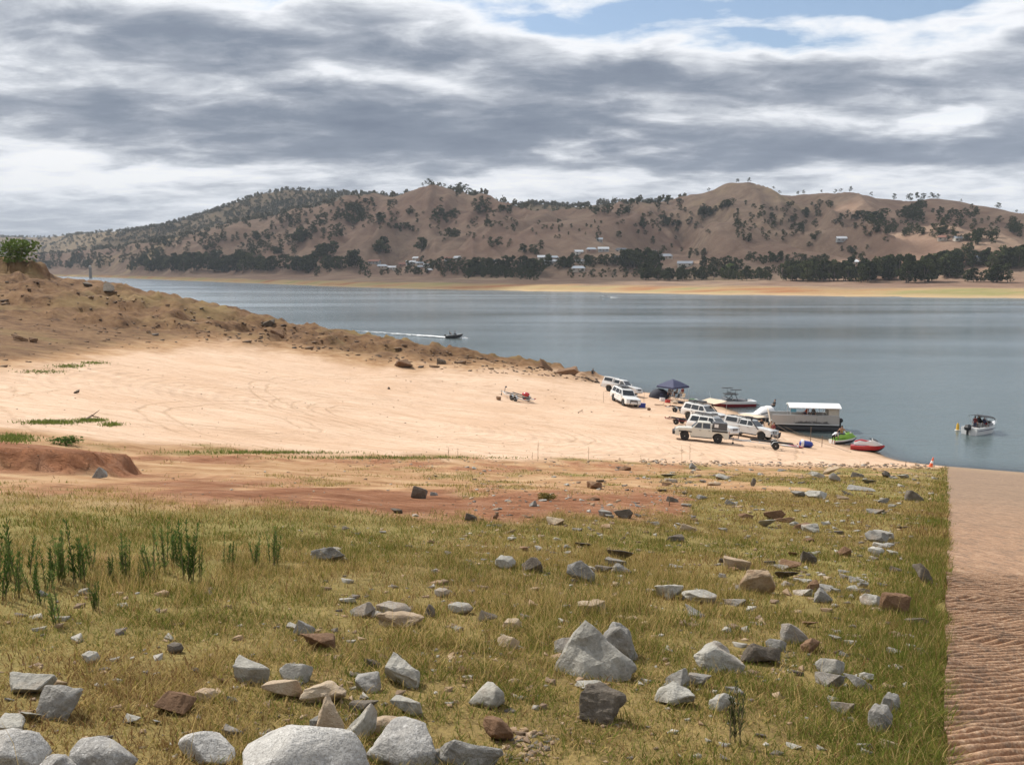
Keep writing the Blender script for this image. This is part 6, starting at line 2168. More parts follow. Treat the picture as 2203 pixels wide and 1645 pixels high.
def outboard(o, x, h=0.5, s=1.0, mat=None):
    mb = MB()
    mb.loft([[(x - 0.22 * s, -0.15 * s, h), (x + 0.22 * s, -0.17 * s, h), (x + 0.22 * s, 0.17 * s, h), (x - 0.22 * s, 0.15 * s, h)],
             [(x - 0.30 * s, -0.19 * s, h + 0.25 * s), (x + 0.26 * s, -0.20 * s, h + 0.25 * s), (x + 0.26 * s, 0.20 * s, h + 0.25 * s), (x - 0.30 * s, 0.19 * s, h + 0.25 * s)],
             [(x - 0.16 * s, -0.12 * s, h + 0.48 * s), (x + 0.18 * s, -0.14 * s, h + 0.48 * s), (x + 0.18 * s, 0.14 * s, h + 0.48 * s), (x - 0.16 * s, 0.12 * s, h + 0.48 * s)]])
    mb.box((x, 0, h - 0.4 * s), (0.20 * s, 0.12 * s, 0.9 * s))
    mb.box((x - 0.05 * s, 0, h - 0.75 * s), (0.42 * s, 0.30 * s, 0.03))
    return mb.build('outboard_motor', mat or P_BLACK, o, bevel=0.03)


def float_at(o, x, y, phi, dz=0.0, pitch=0.0, z=0.0):
    p = at_z(x, y, z)
    o.location = (p[0], p[1], dz + z)
    o.rotation_euler = (0, pitch, math.radians(phi))
    return p


def windscreen(o, x, y, z, h=0.35, rake=0.3):
    mb = MB()
    mb.poly([(x, -y, z), (x, y, z), (x - rake, y * 0.9, z + h), (x - rake, -y * 0.9, z + h)], 0, 0.015, (1, 0, 0.6))
    for s in (-1, 1):
        mb.poly([(x, s * y, z), (x - 0.9, s * (y + 0.05), z), (x - 0.9, s * y, z + h * 0.75), (x - rake, s * y * 0.9, z + h)], 0, 0.015, (0, s, 0))
    return mb.build('windscreen', P_GLASS, o)


# red and white wake boat with tower
e = empty('wake_boat', label='red and white wake boat with black tower moored at the beach', category='boat', group='boats at the beach')
hull('hull', e, 6.3, 2.35, 0.72, 0.3, (0.08, 0.60), [P_DKRED, P_DKRED, P_GEL, P_GEL, P_SEAT], 0.25, 0.18, 2.0)
mb = MB()
for s in (-1, 1):
    mb.tube([(0.9, s * 1.05, 0.78), (0.1, s * 0.9, 1.75), (-0.25, s * 0.85, 1.80), (-0.6, s * 1.08, 0.76)], 0.045, 6)
mb.tube([(0.1, -0.9, 1.75), (0.1, 0.9, 1.75)], 0.04, 6)
tw = mb.build('tower', P_BLACK, e)
mb = MB(); mb.box((0.05, 0, 1.62), (1.7, 1.5, 0.10)); mb.build('bimini', P_BLACK, tw, bevel=0.04)
for (x, y) in ((0.2, -1.0), (-0.3, 1.0)):
    mb = MB(); mb.box((x, y, 2.30), (1.45, 0.42, 0.06)); mb.tube([(x, y * 0.8, 1.75), (x, y, 2.3)], 0.03, 5); mb.build('board_rack', P_BLACK, tw)
mb = MB(); mb.box((-1.2, 0, 0.72), (1.5, 1.9, 0.30)); mb.build('sun_pad', P_SEAT, e, bevel=0.06)
mb = MB(); mb.box((0.5, 0.55, 0.85), (0.6, 0.55, 0.45)); mb.build('seat', P_BLACK, e, bevel=0.06)
windscreen(e, 1.05, 0.95, 0.85, 0.36, 0.35)
mb = MB(); mb.box((-3.35, 0, 0.22), (0.55, 2.0, 0.07)); mb.build('swim_platform', P_BLACK, e)
mb = MB(); mb.tube([(2.9, 0, 0.95), (2.75, 0, 1.0), (3.1, 0.35, 2.1)], 0.012, 4); mb.build('antenna', P_GALV, e)
float_at(e, 1572, 873, 186)

# white ski boat under a white cover
e = empty('ski_boat', label='white ski boat with white cover bundled over its windscreen', category='boat', group='boats at the beach')
hull('hull', e, 5.9, 2.25, 0.70, 0.3, (0.08, 0.55), [P_DARK, P_DARK, P_GEL, P_GEL, P_SEAT], 0.25, 0.12, 1.9)
mb = MB()
rr = []
for x, w_, h_ in ((0.9, 0.75, 0.10), (0.6, 0.85, 0.45), (0.1, 0.92, 0.80), (-0.5, 0.95, 0.95), (-1.1, 0.98, 0.90), (-1.3, 0.95, 0.25)):
    rr.append([(x + 0.06 * math.sin(5 * a), w_ * math.cos(a), 0.72 + h_ * max(0, math.sin(a)) * (1 + 0.06 * math.sin(7 * a + x * 4))) for a in np.linspace(0, math.pi, 11)])
mb.loft(rr, 0, True, True)
mb.build('boat_cover', P_REFL, e, smooth_angle=1.0)
mb = MB(); mb.tube([(0.5, -1.0, 0.80), (-0.2, -1.05, 0.95), (-1.8, -1.08, 0.88)], 0.05, 6); mb.tube([(0.5, 1.0, 0.80), (-0.2, 1.05, 0.95), (-1.8, 1.08, 0.88)], 0.05, 6); mb.build('coaming', P_BLACK, e)
float_at(e, 1640, 902, 184)
SKI = e


# ------------------------------------------------------------------ people
SKIN = simple_mat('skin', (0.42, 0.24, 0.155), 0.6, var=0.06)
SKIN_T = simple_mat('tanned_skin', (0.36, 0.165, 0.095), 0.55, var=0.06)
HAIR = simple_mat('dark_hair', (0.022, 0.015, 0.011), 0.7)
HAIR_B = simple_mat('fair_hair', (0.20, 0.12, 0.055), 0.7)
CL = {k: simple_mat(k + '_cloth', c, 0.9) for k, c in {'black': (0.018, 0.018, 0.02), 'white': (0.68, 0.68, 0.68), 'navy': (0.02, 0.025, 0.06), 'red': (0.34, 0.03, 0.025), 'orange': (0.55, 0.09, 0.03),
      'grey': (0.20, 0.20, 0.20), 'blue': (0.05, 0.09, 0.22), 'tan': (0.36, 0.25, 0.16), 'teal': (0.03, 0.12, 0.14), 'pink': (0.45, 0.16, 0.16), 'darkred': (0.14, 0.02, 0.018)}.items()}


def person(name_label, pose='stand', top='grey', bottom='navy', skin=None, hair=None, h=1.74, group=None):
    """one continuous body grown round a jointed skeleton; +x is where the person faces"""
    skin = skin or SKIN
    k = h / 1.74
    J = {'pel': (0, 0, 0.96), 'wst': (0.01, 0, 1.12), 'chs': (0.0, 0, 1.36), 'nck': (0.0, 0, 1.50), 'jaw': (0.03, 0, 1.57), 'hed': (0.015, 0, 1.66), 'crn': (0.0, 0, 1.72)}
    arm = {'sho': (0, 0.17, 1.42), 'elb': (-0.02, 0.25, 1.14), 'wri': (0.06, 0.28, 0.90), 'knu': (0.08, 0.28, 0.82), 'fin': (0.09, 0.27, 0.75), 'thu': (0.11, 0.25, 0.83)}
    leg = {'hip': (0, 0.09, 0.93), 'kne': (0.02, 0.11, 0.50), 'ank': (-0.02, 0.11, 0.09), 'toe': (0.15, 0.12, 0.035)}
    lean, dzz = 0.0, 0.0
    if pose == 'sit':
        leg = {'hip': (0.02, 0.09, 0.93), 'kne': (0.44, 0.13, 0.98), 'ank': (0.46, 0.13, 0.55), 'toe': (0.62, 0.14, 0.50)}
        arm = {'sho': (0, 0.18, 1.42), 'elb': (0.06, 0.24, 1.16), 'wri': (0.30, 0.18, 1.10), 'knu': (0.37, 0.16, 1.08), 'fin': (0.43, 0.15, 1.06), 'thu': (0.38, 0.12, 1.11)}
        lean, dzz = -0.12, -0.48
    if pose == 'bend':
        lean = 1.15
        arm = {'sho': (0, 0.18, 1.42), 'elb': (0.28, 0.22, 1.33), 'wri': (0.52, 0.16, 1.30), 'knu': (0.60, 0.15, 1.30), 'fin': (0.66, 0.14, 1.30), 'thu': (0.60, 0.11, 1.33)}
        leg = {'hip': (-0.06, 0.10, 0.92), 'kne': (0.08, 0.14, 0.49), 'ank': (-0.05, 0.15, 0.09), 'toe': (0.12, 0.16, 0.035)}
    if pose == 'reach':
        lean = 0.18
        arm = {'sho': (0, 0.19, 1.42), 'elb': (0.05, 0.36, 1.20), 'wri': (0.18, 0.46, 0.99), 'knu': (0.22, 0.48, 0.92), 'fin': (0.25, 0.48, 0.86), 'thu': (0.26, 0.45, 0.92)}
    if pose == 'crouch':
        leg = {'hip': (0.0, 0.10, 0.93), 'kne': (0.36, 0.20, 0.98), 'ank': (0.08, 0.18, 0.60), 'toe': (0.25, 0.20, 0.545)}
        arm = {'sho': (0, 0.18, 1.42), 'elb': (0.22, 0.24, 1.22), 'wri': (0.42, 0.18, 1.10), 'knu': (0.49, 0.16, 1.07), 'fin': (0.55, 0.15, 1.05), 'thu': (0.50, 0.12, 1.10)}
        lean, dzz = 0.45, -0.51
    pts, rad, edges, tagv = [], [], [], []
    R = {'pel': .135, 'wst': .125, 'chs': .15, 'nck': .055, 'jaw': .075, 'hed': .095, 'crn': .06, 'sho': .068, 'elb': .046, 'wri': .032, 'knu': .035, 'fin': .016, 'thu': .014, 'hip': .10, 'kne': .062, 'ank': .042, 'toe': .036}

    def bendp(p):
        x, y, z = p
        if lean and z > 0.98:
            dz_ = z - 0.98
            return (x * math.cos(lean) + dz_ * math.sin(lean), y, 0.98 + dz_ * math.cos(lean) - x * math.sin(lean))
        return p

    def addv(nm, p, par, bend):
        q = bendp(p) if bend else p
        pts.append(((q[0]) * k, q[1] * k, (q[2] + dzz) * k))
        rad.append(R[nm] * k)
        tagv.append(nm)
        if par is not None:
            edges.append((par, len(pts) - 1))
        return len(pts) - 1

    a = None
    ids = {}
    for nm in ('pel', 'wst', 'chs', 'nck', 'jaw', 'hed', 'crn'):
        a = addv(nm, J[nm], a, True)
        ids[nm] = a
    for s in (1, -1):
        a = ids['chs']
        for nm in ('sho', 'elb', 'wri', 'knu', 'fin'):
            p = arm[nm]
            a = addv(nm, (p[0], p[1] * s, p[2]), a, True)
            if nm == 'wri':
                wri = a
        p = arm['thu']
        addv('thu', (p[0], p[1] * s, p[2]), wri, True)
        a = ids['pel']
        for nm in ('hip', 'kne', 'ank', 'toe'):
            p = leg[nm]
            a = addv(nm, (p[0], p[1] * s, p[2]), a, False)
    me = bpy.data.meshes.new('person')
    me.from_pydata(pts, edges, [])
    o = bpy.data.objects.new('person', me)
    COL.objects.link(o)
    md = o.modifiers.new('skin', 'SKIN')
    for i, sv in enumerate(me.skin_vertices[0].data):
        sv.radius = (rad[i], rad[i])
        sv.use_root = (i == 0)
    sb = o.modifiers.new('sub', 'SUBSURF')
    sb.levels = 1
    sb.render_levels = 1
    bpy.context.view_layer.update()
    dg = bpy.context.evaluated_depsgraph_get()
    m2 = bpy.data.meshes.new_from_object(o.evaluated_get(dg))
    o.modifiers.clear()
    o.data = m2
    bpy.data.meshes.remove(me)
    m2.materials.clear()
    for m_ in (skin, CL.get(top, skin), CL[bottom]):
        m2.materials.append(m_)
    P = np.array(pts)
    seg = []
    for (i, j) in edges:
        nm = tagv[j]
        if nm in ('wst', 'chs', 'sho'):
            c = 1
        elif nm == 'elb':
            c = 1
        elif nm in ('hip',):
            c = 2
        elif nm == 'kne':
            c = 2
        else:
            c = 0
        seg.append((P[i], P[j], c if not (c == 1 and top == 'none') else 0, rad[j]))
    mi = []
    for pl in m2.polygons:
        q = np.array(pl.center)
        best, bc = 1e9, 0
        for (A, B, c, r) in seg:
            t = np.clip(((q - A) @ (B - A)) / max((B - A) @ (B - A), 1e-9), 0, 1)
            d = np.linalg.norm(q - A - (B - A) * t) - r * 0.6
            if d < best:
                best, bc = d, c
        mi.append(bc)
        pl.use_smooth = True
    m2.polygons.foreach_set('material_index', mi)
    hd = Vector(pts[ids['hed']])
    ax = (Vector(pts[ids['crn']]) - Vector(pts[ids['jaw']])).normalized()
    mb = MB()
    rr = []
    for t in np.linspace(-0.25, 1.0, 6):
        r = 0.118 * k * math.sqrt(max(0.0, 1 - max(0, t) ** 2)) + 0.004
        rr.append([(0.105 * k * t * 1.0 + 0, 0, 0)] and [(-0.028 * k + r * math.cos(b) * (0.85 if math.cos(b) > 0 and t < 0.35 else 1.0), r * 0.9 * math.sin(b), 0.128 * k * t + (0.05 * k if math.cos(b) > 0.3 and t < 0.3 else 0)) for b in np.linspace(0, 2 * math.pi, 10, endpoint=False)])
    mb.loft(rr)
    hr = mb.build('hair', hair or HAIR, o, smooth_angle=1.2)
    hr.location = hd
    hr.rotation_euler = Vector((0, 0, 1)).rotation_difference(ax).to_euler()
    tag(o, name_label, 'person', group)
    return o


def put(o, loc, phi):
    o.location = loc
    o.rotation_euler = (0, 0, math.radians(phi))
    return o


def deck(e, x, y, z):
    """place on a floating thing, in its own axes"""
    R = Euler(e.rotation_euler).to_matrix()
    return Vector(e.location) + R @ Vector((x, y, z))


RB[0].location = deck(RB[1], -1.7, -0.25, 0.62)
RB[0].rotation_euler = (0, 0, math.radians(-50))
put(person('person in black sitting high on the covered ski boat', 'sit', 'black', 'black'), deck(SKI, -1.55, -0.35, 1.12), 200)

# ------------------------------------------------------------------ pontoon boat
def pontoon():
    e = empty('pontoon_boat', label='grey pontoon barge with white awning roof and painted side beached at the sand', category='boat')
    L, B = 7.4, 2.7
    for s in (-1, 1):
        mb = MB()
        mb.tube([(-L / 2, s * 0.90, -0.06), (L / 2 - 0.5, s * 0.90, -0.06), (L / 2 + 0.1, s * 0.90, 0.15)], [0.48, 0.48, 0.14], 12)
        mb.build('float', P_BLACK, e, smooth_angle=0.8)
    mb = MB(); mb.box((0, 0, 0.50), (L, B, 0.16)); mb.build('deck', P_GALV, e, bevel=0.02)
    # side panels painted with a dark wavy picture
    m, nt, out = material('painted_panel')
    tcn = nt.n('ShaderNodeTexCoord')
    n1 = nt.noise(nt.map(tcn.outputs['Object'], scale=(1.0, 1, 1.6)), 1.5, 5, 0.6, 0.8)
    n2 = nt.noise(tcn.outputs['Object'], 0.9, 3, 0.5)
    sx = nt.n('ShaderNodeSeparateXYZ'); nt.l(tcn.outputs['Object'], sx.inputs[0])
    where = nt.math('MULTIPLY', nt.ramp(nt.math('MULTIPLY', nt.math('ADD', sx.outputs[0], 4), 0.125), [(0.05, 0.0), (0.2, 1.0), (0.62, 1.0), (0.75, 0.15)]), nt.ramp(sx.outputs[2], [(0.62, 0.9), (1.2, 0.35)]))
    dark = nt.ramp(nt.math('MULTIPLY', n1, where), [(0.22, 0.0), (0.36, 0.9)])
    c = nt.mix(dark, nt.mix(n2, (0.36, 0.345, 0.325), (0.46, 0.44, 0.415)), (0.05, 0.05, 0.052))
    b = nt.n('ShaderNodeBsdfPrincipled'); b.inputs['Roughness'].default_value = 0.6
    nt.l(c, b.inputs['Base Color']); nt.l(b.outputs[0], out.inputs[0])
    for s in (-1, 1):
        for (xa, xb) in ((-L / 2, -1.25), (-1.22, 1.20), (1.23, L / 2 - 0.05)):
            mb = MB(); mb.box(((xa + xb) / 2, s * (B / 2 - 0.02), 1.03), (xb - xa, 0.05, 0.92)); mb.build('side_panel', m, e)
        mb = MB(); mb.tube([(-L / 2, s * (B / 2 - 0.02), 1.54), (L / 2 - 0.1, s * (B / 2 - 0.02), 1.54)], 0.035, 6); mb.build('hand_rail', P_GALV, e)
    mb = MB(); mb.box((-L / 2 + 0.60, 0, 1.90), (1.15, B - 0.14, 0.86)); mb.build('stern_cabin', M_WALLS[0], e, bevel=0.02)
    # roof
    x0, x1 = -L / 2 - 0.15, L / 2 - 1.9
    mb = MB()
    mb.loft([[(x0, y, z) for y, z in ((-B / 2 - 0.25, 2.42), (-0.4, 2.72), (0.4, 2.72), (B / 2 + 0.25, 2.42), (B / 2 + 0.25, 2.36), (0, 2.62), (-B / 2 - 0.25, 2.36))],
             [(x1, y, z) for y, z in ((-B / 2 - 0.25, 2.42), (-0.4, 2.72), (0.4, 2.72), (B / 2 + 0.25, 2.42), (B / 2 + 0.25, 2.36), (0, 2.62), (-B / 2 - 0.25, 2.36))]])
    mb.build('roof', P_REFL, e)
    for x in (x0 + 0.2, -1.9, -0.2, x1 - 0.15):
        for s in (-1, 1):
            mb = MB(); mb.tube([(x, s * (B / 2 - 0.06), 0.58), (x, s * (B / 2 - 0.06), 2.42)], 0.03, 6); mb.build('roof_post', P_GALV, e)
    mb = MB(); mb.box((1.35, B / 2 - 0.1, 2.05), (0.7, 0.03, 0.36)); mb.build('sign', simple_mat('sky_blue_sign', (0.12, 0.36, 0.52), 0.5), e)
    mb = MB(); mb.box((0.4, 0.55, 0.98), (2.4, 0.45, 0.10)); mb.box((0.4, 0.75, 0.78), (2.4, 0.06, 0.5)); mb.build('bench', P_SEAT, e)
    mb = MB(); mb.box((0.1, -0.35, 1.02), (1.1, 0.6, 0.06)); mb.tube([(0.1, -0.35, 0.58), (0.1, -0.35, 1.0)], 0.05, 6); mb.build('table', P_TIMBER, e)
    for y in (-0.45, 0.45):
        mb = MB(); mb.box((L / 2 + 0.12, y, 1.28), (0.06, 0.84, 1.42), 0, (0, 0.22, 0)); mb.build('boarding_ramp', M_WALLS[0], e)
    ob = outboard(e, -L / 2 - 0.32, 0.62, 1.0)
    for x in (-2.2, 1.1):
        mb = MB(); mb.box((x, -B / 2 - 0.02, 0.36), (0.7, 0.03, 0.16)); mb.build('registration_plate', M_WALLS[0], e)
    float_at(e, 1728, 922, 171, 0.22)
    return e


PON = pontoon()
put(person('person in orange top sitting under the pontoon roof', 'sit', 'orange', 'navy', SKIN_T), deck(PON, -0.45, -0.75, 0.99), 120)
put(person('dark-clothed person standing under the pontoon roof', 'stand', 'grey', 'black', SKIN_T), deck(PON, -1.05, 0.1, 0.58), 220)

# ------------------------------------------------------------------ jet skis
def jetski(label, c1, c2, x, y, phi):
    e = empty('jet_ski', label=label, category='jet ski', group='jet skis')
    lime = c1 is P_GREEN
    hull('hull', e, 3.2, 1.12, 0.33, 0.2, (0.05, 0.06), [P_BLACK, P_BLACK if lime else c1, c2 if lime else c1, c1, c1], 0.3, 0.14, 1.8)
    mb = MB()
    secs = [(-1.3, 0.30, 0.44, 0.62), (-0.7, 0.26, 0.44, 0.86), (-0.2, 0.24, 0.44, 0.78), (0.25, 0.30, 0.40, 0.90), (0.7, 0.33, 0.40, 0.95), (1.15, 0.22, 0.45, 0.66), (1.4, 0.10, 0.5, 0.56)]
    mb.loft([[(x_, -w_, z0), (x_, w_, z0), (x_, w_ * 0.75, z1), (x_, -w_ * 0.75, z1)] for x_, w_, z0, z1 in secs])
    mb.build('cowl', c1 if lime else c2, e, bevel=0.03, smooth_angle=0.9)
    mb = MB()
    mb.loft([[(x_, -w_, z0), (x_, w_, z0), (x_, w_ * 0.7, z1), (x_, -w_ * 0.7, z1)] for x_, w_, z0, z1 in ((-1.25, 0.2, 0.62, 0.78), (-0.6, 0.2, 0.84, 0.98), (-0.1, 0.19, 0.77, 0.90), (0.15, 0.15, 0.82, 0.88))])
    mb.build('seat', P_BLACK if c1 is not P_RED else P_RED, e, bevel=0.03, smooth_angle=0.9)
    mb = MB(); mb.tube([(0.35, 0, 0.9), (0.22, 0, 1.10)], 0.05, 6); mb.tube([(0.15, -0.38, 1.12), (0.24, 0, 1.10), (0.15, 0.38, 1.12)], 0.03, 6); mb.build('handlebar', P_BLACK, e)
    mb = MB(); mb.poly([(0.95, -0.26, 0.86), (0.95, 0.26, 0.86), (0.45, 0.22, 1.06), (0.45, -0.22, 1.06)], 0, 0.03, (0.5, 0, 1)); mb.build('hood_panel', P_BLACK if c1 is P_RED else c1, e)
    for s in (-1, 1):
        mb = MB(); mb.box((0.42, s * 0.42, 1.0), (0.12, 0.14, 0.12)); mb.build('mirror', c2, e, bevel=0.03)
    p = at_z(x, y, 0.0)
    e.location = (p[0], p[1], max(0.03, gz1(p[0], p[1]) + 0.20))
    e.rotation_euler = (0, 0, math.radians(phi))
    return e


JG = jetski('lime green and white jet ski with two people holding it', P_GREEN, P_GEL, 1816, 955, 22)
jetski('red and white jet ski floating alone by the beach', P_RED, P_GEL, 1866, 970, -22)
q = deck(JG, -1.45, -0.42, 0)
put(person('person in white shirt bending over the green jet ski', 'bend', 'white', 'black', SKIN_T), (q.x - 0.3, q.y - 0.1, max(-0.25, gz1(q.x - 0.3, q.y))), 30)
q = deck(JG, 0.45, 0.95, 0)
put(person('bare-chested man standing in the water behind the green jet ski', 'reach', 'none', 'navy', SKIN_T, h=1.82), (q.x, q.y, max(-0.45, gz1(q.x, q.y))), 262)

# ------------------------------------------------------------------ runabout with bimini, buoy, cone
e = empty('runabout', label='white runabout with black outboard and black bimini carrying people', category='boat')
hull('hull', e, 5.2, 2.05, 0.78, 0.32, (0.10, 0.60), [P_GEL, P_GEL, P_GEL, P_GEL, P_GEL], 0.22, 0.30, 2.0)
for s in (-1, 1):
    mb = MB(); mb.poly([(-2.5, s * 1.02, 0.46), (0.2, s * 1.065, 0.48), (1.6, s * 0.90, 0.66), (0.2, s * 1.068, 0.56), (-2.5, s * 1.02, 0.52)], 0, 0.012, (0, s, 0)); mb.build('stripe', P_NAVY, e)
windscreen(e, 0.75, 0.88, 0.92, 0.42, 0.35)
mb = MB()
mb.loft([[(x_, -1.0, z - 0.12), (x_, -0.5, z), (x_, 0.5, z), (x_, 1.0, z - 0.12), (x_, 1.0, z - 0.16), (x_, 0.5, z - 0.04), (x_, -0.5, z - 0.04), (x_, -1.0, z - 0.16)] for x_, z in ((1.0, 1.62), (0.6, 1.88), (-0.2, 2.0), (-1.2, 2.02))])
bm_ = mb.build('bimini', P_BLACK, e)
mb = MB()
for s in (-1, 1):
    mb.tube([(-0.2, s * 1.0, 0.80), (-1.2, s * 0.98, 1.86)], 0.02, 5); mb.tube([(-0.2, s * 1.0, 0.80), (0.6, s * 0.98, 1.74)], 0.02, 5); mb.tube([(0.5, s * 0.95, 0.95), (1.0, s * 0.98, 1.48)], 0.02, 5)
mb.build('bimini_frame', P_GALV, bm_)
outboard(e, -2.85, 0.55, 1.25)
mb = MB()
mb.tube([(1.6, -0.75, 1.02), (2.2, -0.4, 1.28), (2.6, 0, 1.34), (2.2, 0.4, 1.28), (1.6, 0.75, 1.02)], 0.018, 5)
mb.build('bow_rail', P_CHROME, e)
for y in (-0.45, 0.45):
    mb = MB(); mb.box((-0.2, y, 0.55), (0.45, 0.45, 0.12)); mb.box((-0.42, y, 0.80), (0.10, 0.45, 0.5)); mb.build('seat', P_SEAT, e, bevel=0.03)
RUN = float_at(e, 2112, 930, 34)
put(person('person in red top standing in the runabout under its bimini', 'stand', 'darkred', 'navy', SKIN_T, h=1.62), deck(e, -0.85, 0.35, 0.24), 40)
put(person('person in navy and red sitting in the runabout', 'sit', 'navy', 'red'), deck(e, -0.25, -0.45, 0.62), 32)
put(person('person in black sitting at the runabout helm', 'sit', 'black', 'black'), deck(e, 0.15, 0.45, 0.62), 32)

e = empty('buoy', label='yellow cone-shaped buoy floating behind the runabout', category='buoy')
mb = MB(); mb.lathe([(0.26, -0.12), (0.30, 0.0), (0.30, 0.06), (0.18, 0.10), (0.13, 0.7), (0.05, 0.86)], 14); mb.build('body', P_YELLOW, e, smooth_angle=0.7)
mb = MB(); mb.lathe([(0.31, 0.02), (0.31, 0.10)], 14); mb.build('collar', P_REFL, e)
mb = MB(); mb.box((0, 0, 0.72), (0.16, 0.02, 0.18)); mb.box((0, 0, 0.72), (0.02, 0.16, 0.18)); mb.build('topmark', P_BLACK, e)
float_at(e, 2060, 926, 0)

e = empty('traffic_cone', label='leaning orange traffic cone with white band at the ramp foot', category='cone')
mb = MB(); mb.lathe([(0.17, 0.03), (0.045, 0.86)], 14); cn = mb.build('cone', P_ORANGE, e, smooth_angle=0.7)
mb = MB(); mb.lathe([(0.128, 0.34), (0.098, 0.55)], 14); mb.build('band', P_REFL, cn)
mb = MB(); mb.box((0, 0, 0.015), (0.44, 0.44, 0.04)); mb.build('base', P_ORANGE, e, bevel=0.01)
place(e, 2002, 1004, 0)
e.rotation_euler = (0.05, 0.24, 0.3)


# ------------------------------------------------------------------ boats under way with their wakes
def foam_mat():
    m, nt, out = material('foam')
    g = nt.n('ShaderNodeNewGeometry')
    at = nt.n('ShaderNodeAttribute', attribute_name='age')
    n = nt.noise(nt.map(g.outputs['Position'], scale=(0.25, 1.0, 1)), 1.2, 6, 0.75)
    a = nt.math('SUBTRACT', nt.math('ADD', n, 0.36), at.outputs['Fac'])
    k = nt.ramp(a, [(0.42, 0.0), (0.62, 1.0)])
    d = nt.n('ShaderNodeBsdfDiffuse'); d.inputs[0].default_value = (0.78, 0.80, 0.80, 1)
    t = nt.n('ShaderNodeBsdfTransparent')
    mx = nt.n('ShaderNodeMixShader')
    nt.l(k, mx.inputs[0]); nt.l(t.outputs[0], mx.inputs[1]); nt.l(d.outputs[0], mx.inputs[2])
    nt.l(mx.outputs[0], out.inputs[0])
    return m


M_FOAM = foam_mat()


def wake(a, b, w0, w1, label, bow=None, heap=0.12):
    a, b = Vector((a[0], a[1], 0)), Vector((b[0], b[1], 0))
    n, c = 120, 11
    side = (b - a).normalized().cross(Vector((0, 0, 1)))
    P = np.zeros((n, c, 3)); age = np.zeros((n, c))
    for i in range(n):
        t = i / (n - 1)
        wdt = w0 + (w1 - w0) * t ** 0.8
        for j in range(c):
            s = j / (c - 1) * 2 - 1
            q = a.lerp(b, t) + side * s * wdt
            h = heap * (1 - t) * (0.4 + 0.6 * math.cos(s * 1.5)) * (1 + 0.6 * float(fbm(i * 0.6, j * 0.9, 2, 77)))
            P[i, j] = (q.x, q.y, 0.02 + max(0, h))
            age[i, j] = 0.02 + 0.60 * t ** 0.45 + 0.30 * abs(s) ** 2 * (1 if t > 0.02 else 0) - (0.14 if abs(s) > 0.65 and t > 0.15 and abs(s) < 0.95 else 0)
    me = grid_mesh('wake', P)
    add_attr(me, 'age', age.ravel())
    link('wake', me, M_FOAM, kind='stuff', label=label, category='wake', smooth=True)


e = empty('speedboat', label='dark speedboat racing along the shore with two people and long wake', category='boat')
hull('hull', e, 4.6, 1.9, 0.72, 0.15, (0.08, 0.62), [P_BLACK, P_BLACK, P_BLACK, P_GEL, P_SEAT], 0.2, 0.25, 2.0)
windscreen(e, 0.7, 0.75, 0.8, 0.35, 0.3)
outboard(e, -2.4, 0.5, 1.1)
pb = float_at(e, 978, 727.5, -4, 0.14, -0.06)
put(person('person sitting aft in the dark racing speedboat', 'sit', 'black', 'navy'), deck(e, -1.2, -0.3, 0.66), 0)
put(person('person standing at the wheel of the dark racing speedboat', 'stand', 'navy', 'black', h=1.68), deck(e, 0.1, 0.3, 0.22), 0)
wk = at_z(560, 697, 0.0)
wake((pb[0] - 1.6, pb[1], 0), wk, 0.8, 5.5, 'long white wake trailing behind the dark speedboat', heap=0.35)
mb = MB()
mb.loft([[(x_, -w_, 0.0), (x_, w_, 0.0), (x_, w_ * 0.4, h_), (x_, -w_ * 0.4, h_)] for x_, w_, h_ in ((0, 0.9, 0.22), (0.8, 0.7, 0.30), (1.6, 0.15, 0.05))])
sp = mb.build('bow_spray', P_REFL, label='white spray at the bow of the dark speedboat', category='spray', kind='stuff')
sp.location = (pb[0] + 2.0, pb[1] - 0.2, 0.0)

e = empty('speedboat', label='small white boat crossing the far side of the lake', category='boat')
hull('hull', e, 5.0, 2.0, 0.8, 0.2, (0.1, 0.6), [P_GEL, P_GEL, P_GEL, P_GEL, P_SEAT], 0.2, 0.3, 2.0)
windscreen(e, 0.7, 0.8, 0.9, 0.5, 0.3)
outboard(e, -2.6, 0.55, 1.1)
pf = float_at(e, 1303, 641, 178, 0.1, -0.05)
put(person('person sitting in the small white boat far out', 'sit', 'black', 'navy'), deck(e, -0.4, 0.2, 0.62), 180)
wake((pf[0] + 2.4, pf[1], 0), (pf[0] + 24, pf[1] - 2, 0), 1.0, 2.6, 'short white wake of the far boat', heap=0.5)


# ------------------------------------------------------------------ camp on the beach
def gazebo(x, y):
    e = empty('gazebo', label='navy blue peaked gazebo standing over the camp by the water', category='gazebo')
    w_, h_, pk = 1.5, 1.95, 2.85
    mb = MB()
    c = [(-w_, -w_), (w_, -w_), (w_, w_), (-w_, w_)]
    V = [(a, b, h_) for a, b in c] + [(a * 1.01, b * 1.01, h_ - 0.22) for a, b in c] + [(a * 0.45, b * 0.45, h_ + (pk - h_) * 0.62) for a, b in c] + [(0, 0, pk)]
    F = []
    for i in range(4):
        j = (i + 1) % 4
        F += [(i, j, 8 + j, 8 + i), (8 + i, 8 + j, 12), (4 + i, 4 + j, j, i)]
    mb.add(V, F)
    mb.build('canopy', P_NAVY, e)
    for (a, b) in c:
        mb = MB(); mb.tube([(a * 0.985, b * 0.985, -0.2), (a * 0.985, b * 0.985, h_)], 0.022, 6); mb.build('leg', P_GALV, e)
    p = place(e, x, y, 38, flat=True)
    return e


